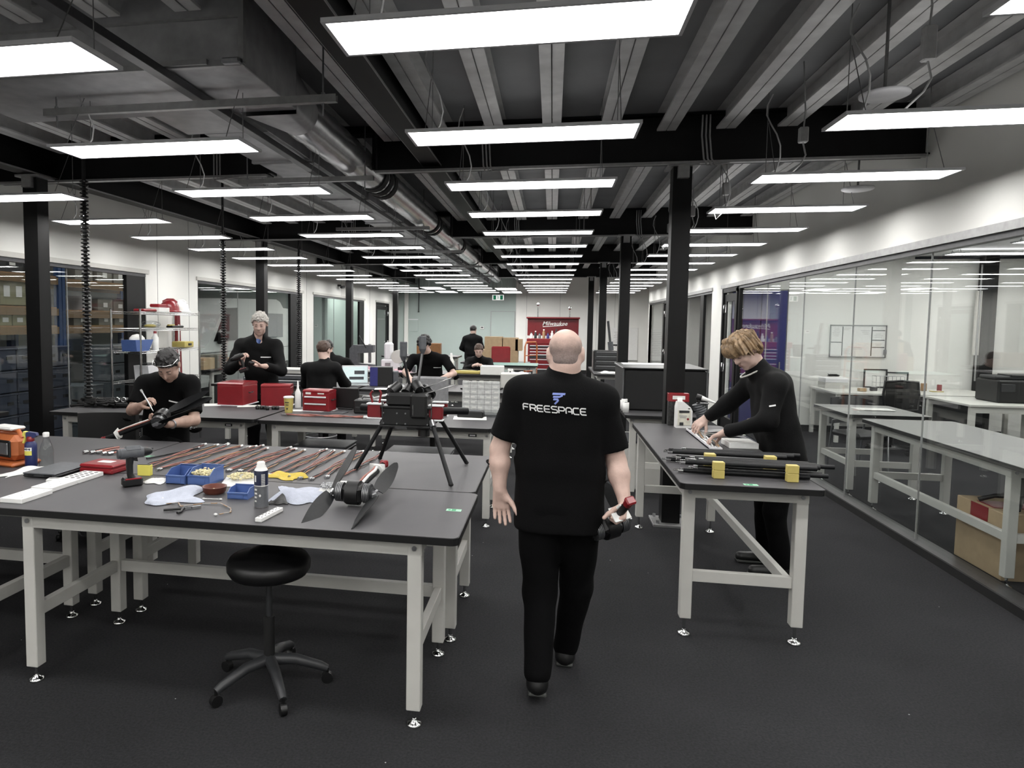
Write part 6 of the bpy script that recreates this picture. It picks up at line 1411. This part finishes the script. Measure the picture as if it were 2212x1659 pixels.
            for i in range(150 if res < .014 else 60):
                v = nrm(q_.normal(size=3))
                if v[2] < -.5: continue
                c_ = np.array([.074+g_*.7, .094+g_, .082+g_])*v+np.array([0, -.014, .038]); Hs.cap(hp(*c_), hp(*(c_+np.array([.012*q_.normal(), .02, .004]))), (.0065 if hair == 'short' else .0095), .003, .006)
            nz = wrinkle(.012, 75, seed+9)
            cuts.append(lambda P: nz(P)*.6+(lambda q: np.maximum(np.where(q[..., 1] > .0, .0+.062*np.clip(q[..., 1]/.07, 0, 1)-q[..., 2], -.065*np.clip(-q[..., 1]/.06, 0, 1)-q[..., 2]), -.2))(lc(P)))
        amp = {'fringe': .0004, 'curly': .004, 'mop': .0015, 'short': .0025, 'wavy': .003}[hair]
        def strands(P):
            q = lc(P); az = np.arctan2(q[..., 0]+.015, q[..., 1]+.03); el = q[..., 2]*14
            return .0042*np.sin(az*21+1.6*np.sin(el))+.003*np.sin(az*43+2.2*np.sin(el*.8+1))+.002*np.sin(az*11-el)
        hr = min(res*.7, .007) if hair not in ('fringe', 'mop') else .005
        if hair == 'mop': wr_ = strands
        else: wr_ = wrinkle(amp, 90 if hair != 'wavy' else 60, seed+2)
        sdf_obj('hair', [Hs.mesh(hr, cuts=cuts, disp=wr_)], hairm, t)
    if face:
        b = MB()
        for s in (-1, 1): b.cyl(tuple(hp(s*.016, .0905, .0255)), tuple(hp(s*.046, .079, .027)), .0042, .003, n=6)
        b.build('eyebrows', browm or hairm, t)
        for s in (-1, 1):
            e = MB().ball((0, 0, 0), .0125, 10).xf(Matrix.Translation(tuple(hp(s*.031, .0765, .005)))).build('eye', M_eyelid, t)
            MB().tube([tuple(hp(s*.031+x, .0885-abs(x)*.25, -.0005-.10*x*x/.01)) for x in (-.012, -.006, 0, .006, .012)], .0016, 5).build('lashes', M_dark, e)
        MB().tube([tuple(hp(x, .0925-3*x*x, -.0615)) for x in (-.02, -.01, 0, .01, .02)], .0018, 5).build('lip_line', M_lips, t)
    return t, g, H, shirt, (rt, fw, upv)
M_skin = mat('skin', S(194, 166, 154), .5, var=.07, scale=30, bump=.12, bscale=160); M_skin2 = mat('tan_skin', S(176, 146, 132), .5, var=.08, scale=30, bump=.12, bscale=160)
M_eyelid = mat('eyelid_skin', S(172, 142, 130), .5); M_lips = mat('lip_colour', S(120, 74, 70), .5)
M_tee = mat('black_cotton', S(6, 6, 7), .9, var=.25, scale=60, bump=.25, bscale=300, spec=.15); M_jacket = mat('black_softshell', S(8, 8, 9), .8, var=.25, scale=40, bump=.3, bscale=220, spec=.2)
M_trouser = mat('black_denim', S(6, 6, 7), .9, var=.25, scale=60, bump=.25, bscale=300, spec=.12); M_shoe = mat('black_shoe', S(11, 11, 12), .5, var=.2); M_sole = mat('grey_sole', S(58, 60, 58), .6, var=.2)
M_hgrey = mat('silver_hair', S(176, 172, 166), .6, var=.25, scale=60, bump=.6, bscale=180); M_hstub = mat('grey_stubble', S(104, 93, 90), .7, var=.35, scale=150, bump=.3, bscale=400)
def stubble():
    m = M_hstub; nt = m.node_tree; N = nt.nodes; b = N['Principled BSDF']; src = b.inputs['Base Color'].links[0].from_socket
    tc = N.new('ShaderNodeTexCoord'); sp = N.new('ShaderNodeSeparateXYZ'); nt.links.new(tc.outputs['Object'], sp.inputs[0])
    nz = N.new('ShaderNodeTexNoise'); nz.inputs['Scale'].default_value = 28; nz.inputs['Detail'].default_value = 6; nt.links.new(tc.outputs['Object'], nz.inputs['Vector'])
    ad = N.new('ShaderNodeMath'); ad.operation = 'MULTIPLY_ADD'; ad.inputs[1].default_value = .07; nt.links.new(nz.outputs['Fac'], ad.inputs[0]); nt.links.new(sp.outputs['Z'], ad.inputs[2])
    cr = N.new('ShaderNodeValToRGB'); mr = N.new('ShaderNodeMapRange'); mr.inputs['From Min'].default_value = 1.50; mr.inputs['From Max'].default_value = 1.70
    nt.links.new(ad.outputs[0], mr.inputs['Value']); nt.links.new(mr.outputs[0], cr.inputs['Fac'])
    e = cr.color_ramp.elements; e[0].position = .10; e[0].color = (0, 0, 0, 1); e[1].position = .3; e[1].color = (1, 1, 1, 1)
    for p_, v in ((.66, .75), (.97, 0.)): q_ = e.new(p_); q_.color = (v, v, v, 1)
    mx = N.new('ShaderNodeMixRGB'); mx.inputs[1].default_value = S(194, 166, 154); nt.links.new(cr.outputs['Color'], mx.inputs[0]); nt.links.new(src, mx.inputs[2]); nt.links.new(mx.outputs[0], b.inputs['Base Color'])
stubble()
M_hblack = mat('black_hair', S(22, 20, 20), .4, var=.4, scale=60, bump=.6, bscale=180); M_hbrown = mat('brown_hair', S(70, 52, 42), .5, var=.3, scale=60, bump=.6)
M_hblond = mat('blond_hair', S(140, 116, 88), .45, var=.45, scale=40, bump=.4, bscale=220)
def ribbon_text(name, strokes, m, parent, surf, origin, X, Yv, N, off=.002, shear=0.):
    """print strokes (2-D polylines with widths) onto the cloth by dropping them on its surface"""
    dg = bpy.context.evaluated_depsgraph_get(); bv = BVHTree.FromPolygons([v.co.copy() for v in surf.data.vertices], [tuple(p.vertices) for p in surf.data.polygons])
    X = Vector(X).normalized(); Yv = Vector(Yv).normalized(); N = Vector(N).normalized(); b = MB()
    def put(x, y):
        p = Vector(origin)+X*(x+shear*y)+Yv*y; h = bv.ray_cast(p+N*.4, -N)
        return (h[0]+N*off) if h[0] is not None else p
    for pts, w in strokes:
        P = []
        for i in range(len(pts)-1):
            a = Vector(pts[i]); c = Vector(pts[i+1]); k = max(1, int((c-a).length/.006))
            for j in range(k): P.append(a.lerp(c, j/k))
        P.append(Vector(pts[-1])); vs = []
        for i, p in enumerate(P):
            d = (P[min(i+1, len(P)-1)]-P[max(i-1, 0)]).normalized(); nn = Vector((-d.y, d.x))
            for s in (-1, 0, 1): vs.append(put(*(p+nn*w/2*s)))
        b.add(vs, [(3*i+q, 3*i+3+q, 3*i+4+q, 3*i+1+q) for i in range(len(P)-1) for q in (0, 1)])
    return b.build(name, m, parent)
def word(s, h, cw, gap, w):
    L = {'F': [[(0, 0), (0, .8), (.2, 1), (1, 1)], [(0, .52), (.85, .52)]], 'R': [[(0, 0), (0, 1), (.8, 1), (1, .85), (1, .65), (.8, .45), (0, .45)], [(.62, .45), (1, 0)]],
         'E': [[(1, 1), (.2, 1), (0, .8), (0, .2), (.2, 0), (1, 0)], [(0, .5), (.9, .5)]], 'S': [[(1, 1), (.2, 1), (0, .85), (0, .68), (.2, .53), (.8, .5), (1, .35), (1, .15), (.8, 0), (0, 0)]],
         'P': [[(0, 0), (0, 1), (.8, 1), (1, .85), (1, .6), (.8, .42), (0, .42)]], 'A': [[(0, 0), (0, .75), (.25, 1), (.75, 1), (1, .75), (1, 0)], [(.35, .36), (1, .36)]], 'C': [[(1, 1), (.2, 1), (0, .8), (0, .2), (.2, 0), (1, 0)]]}
    out = []; tot = len(s)*cw+(len(s)-1)*gap; x = -tot/2
    for ch in s:
        for st in L[ch]: out.append(([(x+a*cw, (b-.5)*h) for a, b in st], w))
        x += cw+gap
    return out
M_print = mat('white_print', S(225, 225, 225), .7, var=.02); M_emblem = mat('blue_emblem', S(120, 134, 196), .6, var=.1)
EMB = [([(-.022, .016), (.034, .016)], .009), ([(-.016, .003), (.012, .003), (.024, .010)], .008), ([(-.012, -.008), (.006, -.008), (.01, -.014), (.0, -.03)], .009)]
# the walking man in the foreground, seen from behind
mj = dict(pelvis=(.05, 3.22, .86), chest=(.045, 3.22, 1.40), neck=(.057, 3.235, 1.475), head=(.064, 3.25, 1.577), face=(.05, 1, -.12), up=(-.02, .12, 1),
          SL=(-.142, 3.22, 1.40), SR=(.235, 3.22, 1.375), EL=(-.232, 3.23, 1.125), ER=(.305, 3.24, 1.085), WL=(-.226, 3.2, .94), WR=(.335, 3.16, .935),
          HL=(-.035, 3.22, .80), HR=(.14, 3.24, .80), KL=(-.03, 3.22, .45), KR=(.145, 3.36, .45), AL=(-.03, 3.08, .13), AR=(.102, 3.46, .09), TL=(-.035, 3.24, .04), TR=(.12, 3.64, .035))
t, g, H, sh, fr = person('bald man in black T-shirt walking away down the aisle, drone arm in right hand', mj, 'fringe', M_hstub, M_skin, 'tee', M_tee, M_trouser,
    hands={'L': dict(d=(.1, .05, -1), n=(.1, -1, -.1), t=(1, -.1, 0), curl=(.12, .25, .2), thumb=(.75, .5, .35)), 'R': dict(d=(-.03, -.4, -.9), n=(-1, .1, 0), t=(0, -.9, .4), curl=(1.0, 1.1, .8), thumb=(.6, .15, .9))},
    res=.008, hres=.0036, face=False, girth=1.08, hem=.075, sleeve_r=.97, seed=3, neckr=1.14, collar=.1)
ribbon_text('shirt_lettering', word('FREESPACE', .028, .0255, .0062, .0058), M_print, sh, sh, (.018-.05, -.3, 1.337), (1, 0, -.052), (.0, 0, 1), (0, -1, 0), shear=-.12)
ribbon_text('shirt_emblem', EMB, M_emblem, sh, sh, (.026-.05, -.3, 1.392), (1, 0, 0), (0, 0, 1), (0, -1, 0), shear=.25)
drone_arm('propeller_arm', 'black drone arm gripped in the walking man\'s right hand, red connector up', (.278, 3.215, .79), frame3((.06, -.17, .15), (-.35, .3, .85)), ((1.75,), (PI+.2,)), .235, .2)
# the young man marking a drone arm
bj = dict(pelvis=(-3.08, 5.08, .72), chest=(-2.99, 4.98, 1.215), neck=(-2.93, 4.9, 1.292), head=(-2.862, 4.76, 1.372), face=(.12, -.72, -.72), up=(.12, -.68, .7),
          SR=(-3.18, 4.95, 1.205), SL=(-2.785, 4.95, 1.21), ER=(-3.2, 4.8, 1.012), WR=(-3.0, 4.62, 1.075), EL=(-2.70, 4.85, .945), WL=(-2.79, 4.62, .945),
          HL=(-2.99, 5.05, .72), HR=(-3.17, 5.05, .72), KL=(-2.92, 4.66, .62), KR=(-3.2, 4.66, .62), AL=(-2.92, 4.75, .2), AR=(-3.2, 4.75, .2), TL=(-2.92, 4.6, .13), TR=(-3.2, 4.6, .13))
t, g, H, sh, fr = person('young man in black T-shirt bowed over a drone arm, glasses on his dark hair', bj, 'short', M_hblack, M_skin2, 'tee', M_tee, M_trouser,
    hands={'R': dict(d=(.75, -.3, .55), n=(.5, .2, -.8), t=(0, -.8, .5), curl=(.5, .8, .6), thumb=(.7, .4, .5)), 'L': dict(d=(-1, -.1, .15), n=(0, .1, 1), t=(-.2, -1, 0), curl=(.3, .7, .5), thumb=(.5, .7, .6))}, res=.011, hem=.08, seed=11)
ribbon_text('chest_stripe', [([(-.05, .012), (.05, -.012)], .01)], M_print, sh, sh, (.19, -.5, 1.075-.0), (1, 0, 0), (0, 0, 1), (0, -1, 0))
hd = np.array(bj['head'])-np.array([bj['pelvis'][0], bj['pelvis'][1], 0]); b = MB()
b.tube([tuple(hd+H@np.array(p)) for p in ((-.088, -.0, .07), (-.075, .07, .088), (-.03, .098, .098), (0, .096, .1), (.03, .098, .098), (.075, .07, .088), (.088, 0, .07))], .0035, 6); b.build('raised_glasses', M_chrome, t)
MB().tube([(.322+.02*math.cos(a)*1.4, -.45+.0, .945+.03*math.sin(a)) for a in [i*PI/8 for i in range(16)]], .007, 6, closed=True).build('wrist_watch', M_steel, t)
mk = thing('marker_pen', 'silver marker pen held over the drone arm by the young man', 'pen', (-2.905, 4.54, 1.13)); mk.rotation_euler = Vector((0, 0, 1)).rotation_difference(Vector((-.5, .15, .62)).normalized()).to_euler()
MB().cyl((0, 0, -.06), (0, 0, .07), .0065, n=8).build('barrel', M_steel, mk); MB().cyl((0, 0, .07), (0, 0, .095), .009, n=8).build('cap', M_cable_grey, mk); MB().cyl((0, 0, -.1), (0, 0, -.06), .002, .005, n=6).build('tip', M_white, mk)
drone_arm('propeller_arm', 'black drone arm with folded blades held slanting by the young man', (-2.80, 4.55, 1.0), frame3((-.93, -.12, -.36), (0, -.3, 1)), ((PI-.05,), (PI+.06, PI-.1)), .44)
# grey haired man with a drill
cj = dict(pelvis=(-3.27, 7.42, .95), chest=(-3.275, 7.32, 1.46), neck=(-3.262, 7.3, 1.55), head=(-3.222, 7.24, 1.682), face=(.25, -1, -.38), up=(.12, -.3, 1),
          SR=(-3.485, 7.32, 1.44), SL=(-3.06, 7.32, 1.44), ER=(-3.57, 7.2, 1.165), WR=(-3.325, 6.99, 1.27), EL=(-2.955, 7.2, 1.165), WL=(-3.06, 7.0, 1.225),
          HL=(-3.17, 7.42, .9), HR=(-3.37, 7.42, .9), KL=(-3.15, 7.4, .5), KR=(-3.38, 7.4, .5), AL=(-3.15, 7.44, .09), AR=(-3.4, 7.44, .09), TL=(-3.13, 7.26, .04), TR=(-3.42, 7.26, .04))
t, g, H, sh, fr = person('silver-haired man in black jacket standing with a power drill', cj, 'wavy', M_hgrey, M_skin, 'jacket', M_jacket, M_trouser,
    hands={'R': dict(d=(.35, -.15, .9), n=(.9, -.3, -.2), t=(-.1, -1, .0), curl=(.9, 1., .6), thumb=(.6, .4, .8)), 'L': dict(d=(-1, -.2, .1), n=(0, -.1, 1), t=(-.2, -1, .2), curl=(.3, .7, .5), thumb=(.5, .6, .5))}, res=.012, hem=.1, seed=17, sleeve_r=1.08, browm=M_hbrown, vneck=True, collar=.34)
ribbon_text('chest_stripe', [([(-.055, 0), (.055, 0)], .012)], M_print, sh, sh, (.11, -.5, 1.31), (1, 0, 0), (0, 0, 1), (0, -1, 0))
MB().grid(lambda u, v: (.008+.05*(2*u-1)*(1-.6*v), -.165-.02*v+.05*(2*u-1)**2, 1.52-.06*v), 8, 6, thick=.01).build('blue_undershirt', M_blue, t)
drill('power_drill', 'black power drill held at chest height by the silver-haired man', (-3.275, 6.955, 1.16), .0, Matrix.Rotation(-1.45, 3, 'Z') @ Matrix.Rotation(.35, 3, 'X'), M_black)
md = thing('motor_module', 'small black motor module with bright studs in the silver-haired man\'s left hand', 'motor part', (-3.185, 6.93, 1.245)); MB().lathe([(.03, 0), (.034, .01), (.034, .03), (.02, .036), (0, .036)], n=14).build('can', M_black, md); MB().cyl((.018, -.01, .034), (.018, -.01, .042), .007, n=6).cyl((-.012, -.012, .034), (-.012, -.012, .042), .007, n=6).cyl((.0, .015, .034), (.0, .015, .042), .007, n=6).build('stud', M_chrome, md)
# seated people around the middle benches
dj = dict(pelvis=(-2.81, 8.12, .66), chest=(-2.825, 8.18, 1.13), neck=(-2.79, 8.2, 1.225), head=(-2.81, 8.24, 1.345), face=(.3, 1, -.3), up=(0, .3, 1), SL=(-3.02, 8.19, 1.125), SR=(-2.64, 8.19, 1.13), EL=(-3.08, 8.3, .93), ER=(-2.585, 8.36, .94), WL=(-2.95, 8.66, .9), WR=(-2.63, 8.68, .9),
          HL=(-2.9, 8.14, .64), HR=(-2.72, 8.14, .64), KL=(-2.92, 8.58, .62), KR=(-2.68, 8.58, .62), AL=(-2.92, 8.56, .2), AR=(-2.68, 8.56, .2), TL=(-2.92, 8.7, .12), TR=(-2.68, 8.7, .12))
person('dark-haired person in black top seated with back to the camera at the laptop', dj, 'short', M_hbrown, M_skin, 'jacket', M_jacket, M_trouser, res=.013, face=False, seed=23, hem=.1, sleeve_r=1.1)
ej = dict(pelvis=(-3.5, 10.95, .62), chest=(-3.56, 11.0, 1.06), neck=(-3.64, 11.0, 1.15), head=(-3.69, 11.02, 1.275), face=(-.2, 1, -.35), up=(0, .3, 1), SL=(-3.76, 11.0, 1.05), SR=(-3.36, 11.0, 1.04), EL=(-3.8, 11.1, .93), ER=(-3.27, 11.1, .93), WL=(-3.66, 11.4, .9), WR=(-3.4, 11.42, .9),
          HL=(-3.6, 10.97, .6), HR=(-3.42, 10.97, .6), KL=(-3.6, 11.36, .58), KR=(-3.42, 11.36, .58), AL=(-3.6, 11.34, .2), AR=(-3.42, 11.34, .2), TL=(-3.6, 11.46, .12), TR=(-3.42, 11.46, .12))
person('black-haired person seated farther back, half hidden behind the seated person', ej, 'short', M_hblack, M_skin2, 'jacket', M_jacket, M_trouser, res=.016, face=False, seed=29, hem=.08)
fj = dict(pelvis=(-1.80, 10.18, .84), chest=(-1.785, 10.02, 1.19), neck=(-1.80, 9.93, 1.275), head=(-1.822, 9.8, 1.385), face=(-.1, -.8, -.6), up=(-.05, -.55, .8), SR=(-2.02, 10.0, 1.175), SL=(-1.55, 10.0, 1.18), ER=(-2.12, 9.86, .985), WR=(-1.99, 9.64, .915), EL=(-1.39, 9.86, .98), WL=(-1.57, 9.62, .91),
          HL=(-1.7, 10.2, .84), HR=(-1.9, 10.2, .84), KL=(-1.68, 10.14, .46), KR=(-1.92, 10.14, .46), AL=(-1.68, 10.2, .09), AR=(-1.92, 10.2, .09), TL=(-1.68, 10.03, .04), TR=(-1.92, 10.03, .04))
t, g, H, sh, fr = person('curly dark-haired person in black T-shirt bent over bench work', fj, 'curly', M_hblack, M_skin, 'tee', M_tee, M_trouser,
    hands={'R': dict(d=(.5, -.7, -.3), n=(.3, .1, -1), t=(.8, .5, 0), curl=(.4, .6, .5)), 'L': dict(d=(-.8, -.5, -.2), n=(0, 0, -1), t=(-.5, .8, 0), curl=(.4, .6, .5))}, res=.013, hres=.006, hem=.08, seed=31)
ribbon_text('chest_stripe', [([(-.05, 0), (.05, 0)], .01)], M_print, sh, sh, (.14, -.6, 1.055), (1, 0, 0), (0, 0, 1), (0, -1, 0))
gj = dict(pelvis=(-1.34, 12.98, .58), chest=(-1.34, 12.88, 1.0), neck=(-1.335, 12.82, 1.09), head=(-1.333, 12.72, 1.205), face=(.05, -.9, -.4), up=(0, -.4, .9), SR=(-1.53, 12.87, .99), SL=(-1.15, 12.87, .99), ER=(-1.57, 12.72, .86), WR=(-1.40, 12.5, .935), EL=(-1.08, 12.72, .86), WL=(-1.25, 12.5, .935),
          HL=(-1.25, 12.96, .56), HR=(-1.43, 12.96, .56), KL=(-1.24, 12.55, .56), KR=(-1.44, 12.55, .56), AL=(-1.24, 12.56, .12), AR=(-1.44, 12.56, .12), TL=(-1.24, 12.42, .05), TR=(-1.44, 12.42, .05))
person('brown-haired person in black seated far back, hands raised over small parts', gj, 'short', M_hbrown, M_skin, 'jacket', M_jacket, M_trouser,
    hands={'R': dict(d=(.7, -.5, .4), n=(.2, .2, -1), t=(.3, .7, .5), curl=(.6, .7, .5)), 'L': dict(d=(-.7, -.5, .4), n=(-.2, .2, -1), t=(-.3, .7, .5), curl=(.6, .7, .5))}, res=.016, hres=.007, seed=37, hem=.06)
hj = dict(pelvis=(-1.98, 17.3, .9), chest=(-1.985, 17.32, 1.34), neck=(-1.98, 17.33, 1.42), head=(-1.965, 17.36, 1.53), face=(.3, 1, -.3), up=(0, .3, 1), SL=(-2.17, 17.32, 1.31), SR=(-1.80, 17.32, 1.31), EL=(-2.26, 17.34, 1.08), ER=(-1.73, 17.34, 1.08), WL=(-2.16, 17.56, .98), WR=(-1.82, 17.56, .98),
          HL=(-2.07, 17.3, .85), HR=(-1.89, 17.3, .85), KL=(-2.07, 17.3, .46), KR=(-1.89, 17.3, .46), AL=(-2.07, 17.28, .09), AR=(-1.89, 17.28, .09), TL=(-2.07, 17.46, .04), TR=(-1.89, 17.46, .04))
person('person in black jacket standing far back behind the cardboard boxes, facing the wall', hj, 'short', M_hblack, M_skin, 'jacket', M_jacket, M_trouser, res=.017, face=False, seed=41, hem=.08)
# the blond man on the right
ij = dict(pelvis=(1.585, 5.06, .86), chest=(1.475, 5.05, 1.345), neck=(1.385, 5.03, 1.435), head=(1.285, 4.98, 1.552), face=(-.66, -.42, -.62), up=(-.52, -.12, .85), SL=(1.46, 4.87, 1.33), SR=(1.42, 5.23, 1.325), EL=(1.40, 4.8, 1.10), WL=(1.195, 5.0, .985), ER=(1.30, 5.42, 1.14), WR=(1.17, 5.5, 1.015),
          HL=(1.585, 4.97, .83), HR=(1.585, 5.15, .83), KL=(1.52, 4.97, .46), KR=(1.53, 5.2, .46), AL=(1.585, 4.98, .09), AR=(1.56, 5.26, .09), TL=(1.40, 4.96, .04), TR=(1.39, 5.25, .04))
t, g, H, sh, fr = person('blond man in black jacket leaning over the right bench', ij, 'mop', M_hblond, M_skin, 'jacket', M_jacket, M_trouser,
    hands={'L': dict(d=(-.85, .2, -.4), n=(-.2, -.1, -1), t=(.2, 1, 0), curl=(.35, .5, .4), thumb=(.6, .6, .4)), 'R': dict(d=(-.7, -.25, -.55), n=(-.4, .1, -.9), t=(.2, -1, 0), curl=(.35, .5, .4), thumb=(.6, .6, .4))}, res=.0105, hem=.12, seed=43, sleeve_r=1.08, girth=1.0)
hp_ = g['neck']; MB().tube([tuple(hp_+np.array((-.08*math.cos(a)-.02, -.075*math.sin(a), -.02-.05*math.cos(a)))) for a in [(-1.9+i*.38) for i in range(11)]], .006, 6).build('neck_headphones', M_frame, t)
ribbon_text('chest_mark', [([(-.02, .0), (.02, .008)], .01)], M_print, sh, sh, (-.2, -.4, 1.2), (1, 0, 0), (0, 0, 1), (-.3, -1, 0))
# high stools under the seated people
def stool(x, y, h, lab):
    s_ = thing('work_stool', lab, 'stool', (x, y, 0), 0, 'stools under seated people')
    MB().lathe([(0, h-.08), (.17, h-.075), (.185, h-.04), (.17, h-.005), (0, h)], n=20).build('seat', M_black, s_); MB().cyl((0, 0, .1), (0, 0, h-.08), .025, n=10).build('gas_column', M_dark, s_); MB().tube([(.2*math.cos(a), .2*math.sin(a), .3) for a in [i*PI/8 for i in range(16)]], .01, 6, closed=True).build('foot_ring', M_steel, s_)
    for k in range(5): MB().beam((0, 0, .1), (.27*math.cos(k*1.257), .27*math.sin(k*1.257), .06), .04, .03).ball((.27*math.cos(k*1.257), .27*math.sin(k*1.257), .028), .028, 8).build('castor_arm', M_black, s_)
stool(-3.08, 5.1, .56, 'black stool under the young man marking a drone arm'); stool(-2.81, 8.1, .5, 'black stool under the seated person at the laptop'); stool(-3.5, 10.92, .5, 'black stool under the black-haired seated person'); stool(-1.34, 13.0, .42, 'black stool under the far seated person')
